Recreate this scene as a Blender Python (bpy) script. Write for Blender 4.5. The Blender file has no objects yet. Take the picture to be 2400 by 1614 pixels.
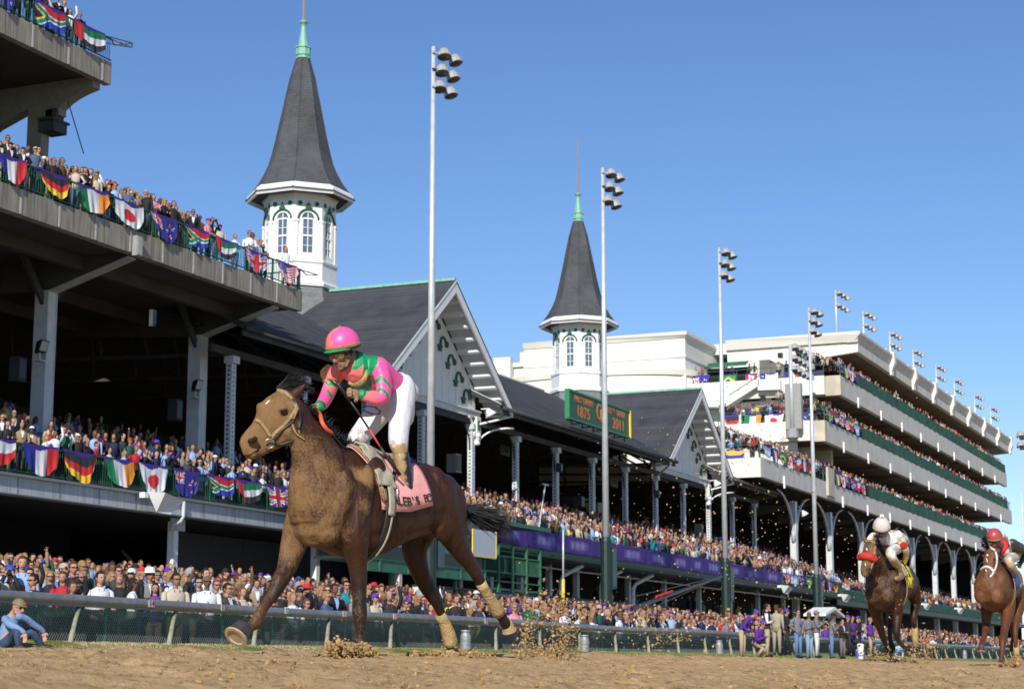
import bpy, math, random
import numpy as np
from mathutils import Vector, Matrix

# ------------------------------------------------------------------ scene, camera, sky, sun
SC = bpy.context.scene
COL = SC.collection
F_PX, VPX, VPY, CX, CY = 4300.0, 3113.0, 1558.0, 1200.0, 807.0     # measured on the photograph (2400 px wide)
PITCH = math.atan2(VPY - CY, F_PX)
PSI = math.atan2(VPX - CX, math.hypot(F_PX, VPY - CY))
FW = np.array([-math.sin(PSI) * math.cos(PITCH), math.cos(PSI) * math.cos(PITCH), math.sin(PITCH)])
RT = np.array([math.cos(PSI), math.sin(PSI), 0.0])
UP = np.cross(RT, FW)
cam_data = bpy.data.cameras.new('camera')
cam = bpy.data.objects.new('camera', cam_data)
COL.objects.link(cam)
cam.matrix_world = Matrix(((RT[0], UP[0], -FW[0], 0), (RT[1], UP[1], -FW[1], 0), (RT[2], UP[2], -FW[2], 0), (0, 0, 0, 1)))
cam_data.sensor_width = 36.0
cam_data.lens = F_PX / 2400 * 36
cam_data.clip_start = 0.1
cam_data.clip_end = 6000
cam_data.dof.use_dof = True
cam_data.dof.focus_distance = 14.3
cam_data.dof.aperture_fstop = 7.0
SC.camera = cam

SUN_AZ = np.array([0.24, -0.97]); SUN_AZ = SUN_AZ / np.linalg.norm(SUN_AZ)
SUN_EL = math.radians(31)
SUN_DIR = np.array([SUN_AZ[0] * math.cos(SUN_EL), SUN_AZ[1] * math.cos(SUN_EL), math.sin(SUN_EL)])
world = bpy.data.worlds.new('World')
SC.world = world
world.use_nodes = True
wn = world.node_tree.nodes
sky = wn.new('ShaderNodeTexSky')
sky.sky_type = 'NISHITA'
sky.sun_disc = False
sky.sun_elevation = SUN_EL
sky.sun_rotation = math.atan2(SUN_AZ[0], SUN_AZ[1])
sky.altitude = 150
sky.air_density = 1.0
sky.dust_density = 0.0
sky.ozone_density = 4.5
bg = wn['Background']
bg.inputs[1].default_value = 0.105
hs_ = wn.new('ShaderNodeHueSaturation'); hs_.inputs['Saturation'].default_value = 1.10; hs_.inputs['Value'].default_value = 1.06; hs_.inputs['Hue'].default_value = 0.508
world.node_tree.links.new(sky.outputs[0], hs_.inputs['Color']); world.node_tree.links.new(hs_.outputs[0], bg.inputs[0])
sun_data = bpy.data.lights.new('sun', 'SUN')
sun_data.energy = 4.6
sun_data.angle = math.radians(0.5)
sun_data.color = (1.0, 0.95, 0.87)
sun = bpy.data.objects.new('sun', sun_data)
COL.objects.link(sun)
sun.rotation_euler = Vector(SUN_DIR).to_track_quat('Z', 'Y').to_euler()
SC.view_settings.view_transform = 'Standard'
SC.view_settings.look = 'None'
SC.view_settings.exposure = 0.15
SC.view_settings.gamma = 1.0
SC.view_settings.use_curve_mapping = False
SC.render.engine = 'CYCLES'
SC.cycles.max_bounces = 6

# ------------------------------------------------------------------ measuring: where a sight line meets a known plane of the place
def ray(u, v):
    return (u - CX) * RT - (v - CY) * UP + F_PX * FW
def WX(u, v, D):            # plane x = -D
    d = ray(u, v); return d * (-D / d[0])
def WY(u, v, Y):            # plane y = Y
    d = ray(u, v); return d * (Y / d[1])
def WD(u, v, dist):         # a given depth along the camera axis
    return ray(u, v) * (dist / F_PX)
def proj(P):
    P = np.asarray(P, float); z = P @ FW
    return CX + F_PX * (P @ RT) / z, CY - F_PX * (P @ UP) / z, z

# ------------------------------------------------------------------ materials
MATS = {}
def mat(name, col, rough=0.6, metal=0.0, var=0.12, scale=6.0, bump=0.0, bscale=None, stretch=None, spec=0.5, extra=None, detail=4.0):
    if name in MATS: return MATS[name]
    m = bpy.data.materials.new(name); m.use_nodes = True
    nt = m.node_tree; N = nt.nodes; L = nt.links
    b = N['Principled BSDF']
    b.inputs['Roughness'].default_value = rough
    b.inputs['Metallic'].default_value = metal
    b.inputs['Specular IOR Level'].default_value = spec
    tc = N.new('ShaderNodeTexCoord'); mp = N.new('ShaderNodeMapping')
    L.new(tc.outputs['Object'], mp.inputs['Vector'])
    if stretch: mp.inputs['Scale'].default_value = stretch
    nz = N.new('ShaderNodeTexNoise'); nz.inputs['Scale'].default_value = scale; nz.inputs['Detail'].default_value = detail
    nz.inputs['Roughness'].default_value = 0.6
    L.new(mp.outputs[0], nz.inputs['Vector'])
    mr = N.new('ShaderNodeMapRange'); mr.inputs['From Min'].default_value = 0.3; mr.inputs['From Max'].default_value = 0.7
    mr.inputs['To Min'].default_value = 1 - var; mr.inputs['To Max'].default_value = 1 + var
    L.new(nz.outputs['Fac'], mr.inputs['Value'])
    sc = N.new('ShaderNodeVectorMath'); sc.operation = 'SCALE'
    if col == 'attr':
        at = N.new('ShaderNodeAttribute'); at.attribute_name = 'col'
        L.new(at.outputs['Color'], sc.inputs[0])
    else:
        sc.inputs[0].default_value = col[:3]
    L.new(mr.outputs[0], sc.inputs['Scale'])
    L.new(sc.outputs[0], b.inputs['Base Color'])
    if bump:
        n2 = N.new('ShaderNodeTexNoise'); n2.inputs['Scale'].default_value = bscale or scale * 3; n2.inputs['Detail'].default_value = 5
        L.new(mp.outputs[0], n2.inputs['Vector'])
        bp = N.new('ShaderNodeBump'); bp.inputs['Strength'].default_value = bump; bp.inputs['Distance'].default_value = 0.02
        L.new(n2.outputs['Fac'], bp.inputs['Height']); L.new(bp.outputs[0], b.inputs['Normal'])
    if extra: extra(nt, b, sc, mp)
    MATS[name] = m
    return m

def streaks(dark, amount, scale=(0.4, 9.0, 0.5)):
    """dirt runs down a wall: darker, vertical, with a shape of its own"""
    def f(nt, b, sc, mp):
        N, L = nt.nodes, nt.links
        m2 = N.new('ShaderNodeMapping'); m2.inputs['Scale'].default_value = scale
        tc = N.new('ShaderNodeTexCoord'); L.new(tc.outputs['Object'], m2.inputs['Vector'])
        nz = N.new('ShaderNodeTexNoise'); nz.inputs['Scale'].default_value = 1.0; nz.inputs['Detail'].default_value = 3
        L.new(m2.outputs[0], nz.inputs['Vector'])
        mr = N.new('ShaderNodeMapRange'); mr.inputs['From Min'].default_value = 0.42; mr.inputs['From Max'].default_value = 0.66
        mr.inputs['To Max'].default_value = amount
        L.new(nz.outputs['Fac'], mr.inputs['Value'])
        mx = N.new('ShaderNodeMix'); mx.data_type = 'RGBA'
        L.new(mr.outputs[0], mx.inputs['Factor']); L.new(sc.outputs[0], mx.inputs['A'])
        mx.inputs['B'].default_value = (*dark, 1)
        L.new(mx.outputs['Result'], b.inputs['Base Color'])
    return f

def courses(bw, bh, mortar, swap, c2, amount=0.5, bumpd=0.01):
    """brick or slate courses: colour variation from piece to piece and recessed joints"""
    def f(nt, b, sc, mp):
        N, L = nt.nodes, nt.links
        tc = N.new('ShaderNodeTexCoord'); sx = N.new('ShaderNodeSeparateXYZ'); cb = N.new('ShaderNodeCombineXYZ')
        L.new(tc.outputs['Object'], sx.inputs[0])
        ad = N.new('ShaderNodeMath'); ad.operation = 'ADD'
        L.new(sx.outputs['X'], ad.inputs[0]); L.new(sx.outputs['Y'], ad.inputs[1])
        L.new(ad.outputs[0] if swap else sx.outputs['Y'], cb.inputs['X']); L.new(sx.outputs['Z'], cb.inputs['Y'])
        br = N.new('ShaderNodeTexBrick')
        br.inputs['Scale'].default_value = 1.0; br.inputs['Brick Width'].default_value = bw; br.inputs['Row Height'].default_value = bh
        br.inputs['Mortar Size'].default_value = mortar; br.inputs['Mortar Smooth'].default_value = 0.2
        br.inputs['Color1'].default_value = (0, 0, 0, 1); br.inputs['Color2'].default_value = (1, 1, 1, 1); br.inputs['Mortar'].default_value = (0.3, 0.3, 0.3, 1)
        L.new(cb.outputs[0], br.inputs['Vector'])
        ml = N.new('ShaderNodeMath'); ml.operation = 'MULTIPLY'; ml.inputs[1].default_value = amount
        L.new(br.outputs['Color'], ml.inputs[0])
        mx = N.new('ShaderNodeMix'); mx.data_type = 'RGBA'
        L.new(ml.outputs[0], mx.inputs['Factor']); L.new(sc.outputs[0], mx.inputs['A']); mx.inputs['B'].default_value = (*c2, 1)
        L.new(mx.outputs['Result'], b.inputs['Base Color'])
        bp = N.new('ShaderNodeBump'); bp.inputs['Strength'].default_value = 0.8; bp.inputs['Distance'].default_value = bumpd; bp.invert = True
        L.new(br.outputs['Fac'], bp.inputs['Height']); L.new(bp.outputs[0], b.inputs['Normal'])
    return f

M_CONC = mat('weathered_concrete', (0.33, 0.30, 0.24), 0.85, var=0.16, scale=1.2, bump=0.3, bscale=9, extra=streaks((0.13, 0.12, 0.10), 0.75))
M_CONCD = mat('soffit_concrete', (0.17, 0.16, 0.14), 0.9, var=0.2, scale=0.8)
M_CONCS = mat('shaded_soffit', (0.055, 0.053, 0.048), 0.9, var=0.25, scale=0.8)  # soffit concrete with the under-deck shade darkened into its colour
M_JOINT = mat('pale_joint', (0.44, 0.43, 0.39), 0.8, var=0.2, scale=5)
M_WHITE = mat('white_painted_steel', (0.62, 0.64, 0.66), 0.45, var=0.10, scale=2.5, extra=streaks((0.34, 0.33, 0.30), 0.35))
M_BEAMW = mat('dull_white_beam', (0.50, 0.52, 0.53), 0.5, var=0.12, scale=1.5, extra=streaks((0.25, 0.25, 0.24), 0.5))
M_WOOD = mat('white_painted_wood', (0.80, 0.80, 0.78), 0.5, var=0.06, scale=3)
M_GREEN = mat('green_painted_steel', (0.015, 0.10, 0.055), 0.45, var=0.25, scale=8)
M_DGREEN = mat('dark_green_steel', (0.007, 0.026, 0.021), 0.5, var=0.25, scale=3)
M_PGREEN = mat('platform_green_paint', (0.03, 0.15, 0.08), 0.55, var=0.25, scale=2)
M_ORNG = mat('green_ornament_paint', (0.01, 0.11, 0.05), 0.5, var=0.1)
M_SLATE = mat('slate_roof', (0.044, 0.047, 0.054), 0.85, var=0.35, scale=0.8, spec=.25, extra=courses(0.42, 0.24, 0.016, False, (0.085, 0.087, 0.092), 0.5, .02))
M_SLATES = mat('spire_slate', (0.068, 0.073, 0.080), 0.8, var=0.35, scale=0.7, spec=.3, extra=courses(0.24, 0.16, 0.012, True, (0.110, 0.112, 0.112), 0.42, .015))
M_COPPER = mat('verdigris_copper', (0.20, 0.44, 0.33), 0.6, var=0.2, scale=4)
M_RUST = mat('rusted_rod', (0.30, 0.21, 0.17), 0.7, var=0.2, scale=6)
M_FLASH = mat('pale_flashing', (0.42, 0.46, 0.45), 0.5, var=0.15, scale=3)
M_DARK = mat('shade_painted_interior', (0.012, 0.012, 0.014), 0.95, var=0.3, scale=0.6)  # near-black: the shade inside the stands is put into the colour
M_DARKS = mat('shade_painted_seating', (0.045, 0.045, 0.048), 0.9, var=0.3, scale=2)  # seating steps darkened in colour for the shade under the roofs
M_DARK2 = mat('dim_steelwork', (0.05, 0.052, 0.055), 0.8, var=0.3, scale=1)  # dark steel, also where shade under roofs is put into the colour
M_BLACKP = mat('black_plastic', (0.015, 0.015, 0.017), 0.4, var=0.2)
M_GREYBOX = mat('grey_housing', (0.30, 0.30, 0.29), 0.5, var=0.12, scale=5)
M_STUCCO = mat('cream_stucco', (0.74, 0.71, 0.63), 0.85, var=0.05, scale=0.5, bump=0.15, bscale=30)
M_STUCCOD = mat('stained_stucco', (0.55, 0.49, 0.38), 0.85, var=0.12, scale=0.7, extra=streaks((0.36, 0.31, 0.24), 0.6, (0.8, 0.8, 0.4)))
M_STUCCOW = mat('white_stucco', (0.80, 0.80, 0.78), 0.8, var=0.04, scale=0.6)
M_BAND = mat('pale_grey_concrete_band', (0.60, 0.585, 0.55), 0.8, var=0.07, scale=0.6, extra=streaks((0.38, 0.35, 0.30), 0.35, (0.3, 1.2, 0.6)))
M_GALV = mat('galvanised_steel', (0.58, 0.61, 0.62), 0.38, metal=0.25, var=0.12, scale=3)
M_LAMPH = mat('lamp_hood_aluminium', (0.36, 0.36, 0.35), 0.5, metal=0.1, var=0.08, scale=3)
M_LAMPG = mat('lamp_glass', (0.05, 0.05, 0.045), 0.15, var=0.2)
M_PURPLE = mat('purple_cloth', (0.055, 0.022, 0.22), 0.75, var=0.2, scale=3, bump=0.3, bscale=4)
M_BRICKW = mat('white_painted_brick', (0.72, 0.73, 0.74), 0.7, var=0.08, scale=2, extra=courses(0.42, 0.16, 0.018, False, (0.56, 0.57, 0.58), 0.4, 0.02))
M_RAIL = mat('aluminium_rail', (0.24, 0.25, 0.26), 0.42, metal=0.35, var=0.22, scale=5, extra=None)
M_PGREENPOST = mat('chipped_green_post', (0.035, 0.19, 0.12), 0.5, var=0.35, scale=9)
M_BRACE = mat('muddy_pale_brace', (0.28, 0.28, 0.19), 0.7, var=0.3, scale=8)
M_WIRE = mat('chain_link_wire', (0.24, 0.27, 0.25), 0.5, metal=0.3, var=0.2)
M_ATTR = mat('printed_cloth', 'attr', 0.75, var=0.10, scale=5, bump=0.25, bscale=6)
M_PEOPLE = mat('clothes_and_skin', 'attr', 0.72, var=0.10, scale=14, spec=0.25)
M_GLASS = mat('window_glass', (0.10, 0.14, 0.19), 0.12, var=0.3, scale=1.2, spec=0.8)
M_YELLOW = mat('yellow_paint', (0.80, 0.55, 0.05), 0.5, var=0.1)
M_BLACKC = mat('black_cloth', (0.012, 0.012, 0.014), 0.85, var=0.2)
M_AWNG = mat('green_awning', (0.012, 0.13, 0.075), 0.7, var=0.15, scale=2)

# ------------------------------------------------------------------ mesh building
class MB:
    def __init__(s): s.v = []; s.f = []; s.c = []
    def add(s, vs, fs, col=None):
        k = len(s.v); s.v.extend([tuple(map(float, p)) for p in vs]); s.f.extend([tuple(i + k for i in f) for f in fs])
        s.c.extend([col or (0.5, 0.5, 0.5)] * len(fs)); return s
    def box(s, a, b, col=None):
        x0, y0, z0 = [min(a[i], b[i]) for i in range(3)]; x1, y1, z1 = [max(a[i], b[i]) for i in range(3)]
        return s.add([(x0, y0, z0), (x1, y0, z0), (x1, y1, z0), (x0, y1, z0), (x0, y0, z1), (x1, y0, z1), (x1, y1, z1), (x0, y1, z1)],
                     [(0, 3, 2, 1), (4, 5, 6, 7), (0, 1, 5, 4), (1, 2, 6, 5), (2, 3, 7, 6), (3, 0, 4, 7)], col)
    def bar(s, p, q, w, h=None, col=None, up=(0, 0, 1)):
        h = h or w; p = np.array(p, float); q = np.array(q, float); d = q - p; L = np.linalg.norm(d)
        if L < 1e-6: return s
        d /= L; upv = np.array(up, float)
        if abs(d @ upv) > 0.97: upv = np.array((1.0, 0, 0))
        a = np.cross(d, upv); a /= np.linalg.norm(a); b = np.cross(a, d)
        vs = []
        for e in (p, q):
            for sa, sb in ((-1, -1), (1, -1), (1, 1), (-1, 1)): vs.append(e + a * sa * w / 2 + b * sb * h / 2)
        return s.add(vs, [(0, 1, 2, 3), (7, 6, 5, 4), (0, 4, 5, 1), (1, 5, 6, 2), (2, 6, 7, 3), (3, 7, 4, 0)], col)
    def tube(s, pts, rad, n=8, col=None, caps=True, flat=None):
        """a round tube through pts; rad one value or one per point, or (ra, rb) pairs; flat = direction of the ra axis"""
        pts = [np.array(p, float) for p in pts]; m = len(pts)
        if not hasattr(rad, '__len__'): rad = [rad] * m
        prev = None; vs = []
        for i, p in enumerate(pts):
            t = pts[min(i + 1, m - 1)] - pts[max(i - 1, 0)]; t /= (np.linalg.norm(t) + 1e-9)
            if flat is not None: a = np.array(flat[i] if np.ndim(flat) == 2 else flat, float)
            elif prev is None: a = np.array((0, 0, 1.0)) if abs(t[2]) < 0.9 else np.array((1.0, 0, 0))
            else: a = prev
            a = a - t * (a @ t); a /= (np.linalg.norm(a) + 1e-9); prev = a; b = np.cross(t, a)
            r = rad[i]; ra, rb = r if hasattr(r, '__len__') else (r, r)
            for k in range(n):
                an = 2 * math.pi * k / n; vs.append(p + a * math.cos(an) * ra + b * math.sin(an) * rb)
        fs = [(i * n + k, i * n + (k + 1) % n, (i + 1) * n + (k + 1) % n, (i + 1) * n + k) for i in range(m - 1) for k in range(n)]
        if caps: fs += [tuple(range(n))[::-1], tuple((m - 1) * n + k for k in range(n))]
        return s.add(vs, fs, col)
    def lathe(s, c, prof, n=16, col=None, axis=None):
        """prof = [(r, h)] round the vertical (or axis) through c"""
        ax = np.array(axis if axis is not None else (0, 0, 1), float); ax /= np.linalg.norm(ax)
        a = np.cross(ax, (0, 1, 0.02)); a /= np.linalg.norm(a); b = np.cross(ax, a); c = np.array(c, float)
        vs = [c + ax * h + (a * math.cos(2 * math.pi * k / n) + b * math.sin(2 * math.pi * k / n)) * r for r, h in prof for k in range(n)]
        m = len(prof)
        fs = [(i * n + k, i * n + (k + 1) % n, (i + 1) * n + (k + 1) % n, (i + 1) * n + k) for i in range(m - 1) for k in range(n)]
        fs += [tuple(range(n))[::-1], tuple((m - 1) * n + k for k in range(n))]
        return s.add(vs, fs, col)
    def ball(s, c, r, n=10, m=7, col=None, rot=None):
        r = r if hasattr(r, '__len__') else (r, r, r); c = np.array(c, float); vs = []
        for i in range(m + 1):
            t = math.pi * i / m
            for k in range(n):
                p = 2 * math.pi * k / n
                q = np.array((r[0] * math.sin(t) * math.cos(p), r[1] * math.sin(t) * math.sin(p), r[2] * math.cos(t)))
                vs.append(c + (rot @ q if rot is not None else q))
        fs = [(i * n + k, (i + 1) * n + k, (i + 1) * n + (k + 1) % n, i * n + (k + 1) % n) for i in range(m) for k in range(n)]
        return s.add(vs, fs, col)
    def prism(s, poly, d, col=None):
        """poly = 3D outline, pushed along d"""
        n = len(poly); P = [np.array(p, float) for p in poly]; d = np.array(d, float)
        fs = [tuple(range(n)), tuple(range(2 * n - 1, n - 1, -1))] + [(k, n + k, n + (k + 1) % n, (k + 1) % n) for k in range(n)]
        return s.add(P + [p + d for p in P], fs, col)
    def quad(s, a, b, c, d, col=None): return s.add([a, b, c, d], [(0, 1, 2, 3)], col)
    def build(s, name, m, parent=None, smooth=False, colors=False, world=True, loc=None, fix=True):
        me = bpy.data.meshes.new(name)
        off = np.array(parent['wloc'] if (parent is not None and world) else (loc if loc is not None else (0, 0, 0)), float)
        V = np.array(s.v, float).reshape(-1, 3) - off
        me.from_pydata(V.tolist(), [], s.f)
        if colors:
            at = me.color_attributes.new('col', 'FLOAT_COLOR', 'CORNER')
            lt = np.empty(len(me.polygons), int); me.polygons.foreach_get('loop_total', lt)
            C = np.ones((len(s.c), 4)); C[:, :3] = np.array(s.c)
            at.data.foreach_set('color', np.repeat(C, lt, axis=0).ravel())
        if smooth: me.shade_smooth() if hasattr(me, 'shade_smooth') else None
        me.materials.append(m); me.update()
        if fix:
            import bmesh
            bm = bmesh.new(); bm.from_mesh(me); bmesh.ops.recalc_face_normals(bm, faces=bm.faces); bm.to_mesh(me); bm.free()
        o = bpy.data.objects.new(name, me); COL.objects.link(o)
        if parent is not None: o.parent = parent; o['wloc'] = tuple(float(x) for x in off)
        elif loc is not None: o.location = loc; o['wloc'] = tuple(float(x) for x in loc)
        else: o['wloc'] = (0.0, 0.0, 0.0)
        return o

def tag(o, label=None, cat=None, group=None, kind=None):
    if label: o['label'] = label
    if cat: o['category'] = cat
    if group: o['group'] = group
    if kind: o['kind'] = kind
    return o
def thing(name, label, cat, loc=(0, 0, 0), group=None):
    o = bpy.data.objects.new(name, None); COL.objects.link(o); o.location = [float(x) for x in loc]; o['wloc'] = tuple(float(x) for x in loc)
    o.empty_display_size = 0.2
    return tag(o, label, cat, group)
def copy_tree(o, loc=None, parent=None):
    kids = list(o.children); c = o.copy(); COL.objects.link(c)
    if parent is not None: c.parent = parent
    if loc is not None: c.location = [float(x) for x in loc]; c['wloc'] = tuple(float(x) for x in loc)
    for ch in kids: copy_tree(ch, None, c)
    return c
def inst(mesh_ob, name, parent, off):
    """another piece sharing mesh_ob's mesh, child of parent, shifted by off"""
    o = bpy.data.objects.new(name, mesh_ob.data); COL.objects.link(o); o.parent = parent; o.location = [float(x) for x in off]
    o['wloc'] = tuple(float(a + b) for a, b in zip(parent['wloc'], off)); return o
def text_mesh(txt, size, origin, xdir, updir, m, parent, name='lettering', depth=0.01, align='CENTER', shear=1.0):
    cu = bpy.data.curves.new('lettering', 'FONT'); cu.body = txt; cu.size = size; cu.extrude = depth; cu.align_x = align; cu.align_y = 'CENTER'
    cu.space_character = 1.05; cu.offset = size * 0.012
    to = bpy.data.objects.new('tmp_text', cu); COL.objects.link(to)
    dg = bpy.context.evaluated_depsgraph_get(); me = bpy.data.meshes.new_from_object(to.evaluated_get(dg)); bpy.data.objects.remove(to)
    V = np.empty(len(me.vertices) * 3); me.vertices.foreach_get('co', V); V = V.reshape(-1, 3)
    x = np.array(xdir, float); x /= np.linalg.norm(x); u = np.array(updir, float); u = u - x * (u @ x); u /= np.linalg.norm(u); n = np.cross(x, u)
    off = np.array(parent['wloc']) if parent is not None else 0
    W = np.array(origin, float) + V[:, :1] * x * shear + V[:, 1:2] * u + V[:, 2:3] * n - off
    me.vertices.foreach_set('co', W.ravel()); me.materials.clear(); me.materials.append(m); me.update()
    o = bpy.data.objects.new(name, me); COL.objects.link(o)
    if parent is not None: o.parent = parent; o['wloc'] = tuple(float(a) for a in parent['wloc'])
    return o
def remesh(mb, voxel, smooth_it=6, name='tmp', factor=0.5):
    """fuse overlapping closed shapes into one continuous skin; returns verts, faces"""
    me = bpy.data.meshes.new(name); me.from_pydata([tuple(v) for v in mb.v], [], mb.f); me.update()
    import bmesh
    bm = bmesh.new(); bm.from_mesh(me); bmesh.ops.recalc_face_normals(bm, faces=bm.faces); bm.to_mesh(me); bm.free()
    o = bpy.data.objects.new(name, me); COL.objects.link(o)
    r = o.modifiers.new('r', 'REMESH'); r.mode = 'VOXEL'; r.voxel_size = voxel; r.adaptivity = 0
    if smooth_it:
        s = o.modifiers.new('s', 'SMOOTH'); s.factor = factor; s.iterations = smooth_it
    dg = bpy.context.evaluated_depsgraph_get(); e = bpy.data.meshes.new_from_object(o.evaluated_get(dg))
    V = np.empty(len(e.vertices) * 3); e.vertices.foreach_get('co', V); V = V.reshape(-1, 3)
    F = np.empty(len(e.loops), int); e.loops.foreach_get('vertex_index', F)
    lt = np.empty(len(e.polygons), int); e.polygons.foreach_get('loop_total', lt)
    bpy.data.objects.remove(o); bpy.data.meshes.remove(me)
    return V, F.reshape(-1, 4) if (lt == 4).all() else None, e
def skin_object(e, name, m, parent=None, colfn=None, loc=None):
    """turn a fused mesh (world coordinates) into an object, with a colour per vertex from colfn(V)"""
    off = np.array(parent['wloc'] if parent is not None else (loc if loc is not None else (0, 0, 0)), float)
    V = np.empty(len(e.vertices) * 3); e.vertices.foreach_get('co', V); V = V.reshape(-1, 3)
    if colfn is not None:
        C = np.ones((len(V), 4)); C[:, :3] = colfn(V)
        at = e.color_attributes.new('col', 'FLOAT_COLOR', 'POINT'); at.data.foreach_set('color', C.ravel())
    e.vertices.foreach_set('co', (V - off).ravel()); e.materials.clear(); e.materials.append(m); e.shade_smooth(); e.update(); e.name = name
    o = bpy.data.objects.new(name, e); COL.objects.link(o)
    if parent is not None: o.parent = parent
    elif loc is not None: o.location = loc
    o['wloc'] = tuple(float(x) for x in off)
    return o
rng = np.random.default_rng(7)
RND = random.Random(11)
# ------------------------------------------------------------------ ground
RAILX = -18.5
def ground_z(x):
    return float(np.interp(x, [-19.25, -19.05, -18.5, -18.1, -17.62, -17.45, -7.0, -3.0, 0.0, 6.0, 60.0], [-0.36, 0.30, 0.37, 0.34, 0.23, 0.185, 0.068, -0.11, -0.24, -0.30, -0.30]))
def vnoise(x, y, f, seed):
    r = np.random.default_rng(seed); g = r.random((256, 256)); X = x * f; Y = y * f; i = np.floor(X).astype(int); j = np.floor(Y).astype(int); a = X - i; b = Y - j
    a = a * a * (3 - 2 * a); b = b * b * (3 - 2 * b); h = lambda p, q: g[p % 256, q % 256]
    return (h(i, j) * (1 - a) + h(i + 1, j) * a) * (1 - b) + (h(i, j + 1) * (1 - a) + h(i + 1, j + 1) * a) * b - 0.5

def dirt_extra(nt, b, sc, mp):
    N, L = nt.nodes, nt.links
    tc = N.new('ShaderNodeTexCoord')
    n1 = N.new('ShaderNodeTexNoise'); n1.inputs['Scale'].default_value = 11; n1.inputs['Detail'].default_value = 8; n1.inputs['Roughness'].default_value = 0.7
    L.new(tc.outputs['Object'], n1.inputs['Vector'])
    cr = N.new('ShaderNodeValToRGB'); e = cr.color_ramp.elements
    e[0].position = 0.28; e[0].color = (0.34, 0.21, 0.093, 1); e[1].position = 0.72; e[1].color = (0.70, 0.49, 0.255, 1)
    k = cr.color_ramp.elements.new(0.5); k.color = (0.59, 0.39, 0.185, 1)
    L.new(n1.outputs['Fac'], cr.inputs['Fac'])
    L.new(cr.outputs['Color'], b.inputs['Base Color'])
    n4 = N.new('ShaderNodeTexNoise'); n4.inputs['Scale'].default_value = 17; n4.inputs['Detail'].default_value = 5; n4.inputs['Roughness'].default_value = .65; L.new(tc.outputs['Object'], n4.inputs['Vector'])
    m4 = N.new('ShaderNodeMapRange'); m4.inputs['From Min'].default_value = .56; m4.inputs['From Max'].default_value = .68; m4.inputs['To Max'].default_value = .75; L.new(n4.outputs['Fac'], m4.inputs['Value'])
    x4 = N.new('ShaderNodeMix'); x4.data_type = 'RGBA'; x4.inputs['B'].default_value = (.17, .10, .045, 1); L.new(m4.outputs[0], x4.inputs['Factor']); L.new(cr.outputs['Color'], x4.inputs['A']); L.new(x4.outputs['Result'], b.inputs['Base Color'])  # darkness of small pits put into the dirt colour as noise spots
    n2 = N.new('ShaderNodeTexNoise'); n2.inputs['Scale'].default_value = 34; n2.inputs['Detail'].default_value = 6; n2.inputs['Roughness'].default_value = 0.75
    L.new(tc.outputs['Object'], n2.inputs['Vector'])
    bp = N.new('ShaderNodeBump'); bp.inputs['Strength'].default_value = 0.85; bp.inputs['Distance'].default_value = 0.03
    L.new(n2.outputs['Fac'], bp.inputs['Height']); L.new(bp.outputs[0], b.inputs['Normal'])
M_DIRT = mat('harrowed_dirt', (0.33, 0.21, 0.10), 0.95, spec=0.15, extra=dirt_extra)
M_CLOD = mat('dirt_clod', (0.36, 0.235, 0.105), 0.95, var=0.5, scale=12, spec=0.1, bump=0.5, bscale=60)

def grid_sheet(xs, ys, zf, name, m, kind='structure'):
    X, Y = np.meshgrid(xs, ys); Z = zf(X, Y); nx, ny = len(xs), len(ys)
    V = np.stack([X, Y, Z], -1).reshape(-1, 3)
    idx = np.arange(nx * ny).reshape(ny, nx)
    F = np.stack([idx[:-1, :-1], idx[:-1, 1:], idx[1:, 1:], idx[1:, :-1]], -1).reshape(-1, 4)
    me = bpy.data.meshes.new(name); me.from_pydata(V.tolist(), [], F.tolist()); me.shade_smooth(); me.materials.append(m)
    o = bpy.data.objects.new(name, me); COL.objects.link(o); tag(o, kind=kind); return o
gz = np.vectorize(ground_z)
_hr = np.random.default_rng(77)
HOOFP = [(-hy_ * t_ + _hr.normal(0, .05), hy_, _hr.uniform(.06, .10)) for hy_, t_ in zip(6 + 26 * _hr.random(230) ** 1.2, _hr.uniform(.12, .80, 230))]
def dirt_z(X, Y):
    fade = np.clip((60 - Y) / 30, 0, 1) * np.clip((X + 17.6) / 0.4, 0, 1)
    d = 0.036 * vnoise(X, Y, 4.1, 1) + 0.045 * vnoise(X, Y, 9.7, 2) + 0.022 * np.abs(vnoise(X, Y, 19, 3)) + 0.05 * vnoise(X, Y, 0.9, 4)
    for hx, hy, hr in HOOFP:
        q = ((X - hx) ** 2 + (Y - hy) ** 2) / hr ** 2; d = d - .055 * np.exp(-q) + .028 * np.exp(-(np.sqrt(q) - 1.6) ** 2 * 4)
    return gz(X) + d * np.clip(fade, 0.15, 1)
ys_near = np.concatenate([np.arange(3.0, 26, 0.07), np.arange(26, 64, 0.22), np.arange(64, 420, 4.0)])
xs_t = np.concatenate([np.arange(-17.5, -1.0, 0.075)])
grid_sheet(xs_t, ys_near, dirt_z, 'dirt_track', M_DIRT)
g = MB()
for (a, b) in ((-1.075, 0.0), (0.0, 6.0), (6.0, 60.0)):
    g.quad((a, 3, ground_z(a) - 0.01), (b, 3, ground_z(b) - 0.01), (b, 416, ground_z(b) - 0.01), (a, 416, ground_z(a) - 0.01))
for (a, b) in ((-17.5, -7.0), (-7, -3), (-3, 0), (0, 6), (6, 60)):
    g.quad((a, -40, ground_z(a) - 0.01), (b, -40, ground_z(b) - 0.01), (b, 3, ground_z(b) - 0.01), (a, 3, ground_z(a) - 0.01))
tag(g.build('dirt_track_verge', M_DIRT), kind='structure')
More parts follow.
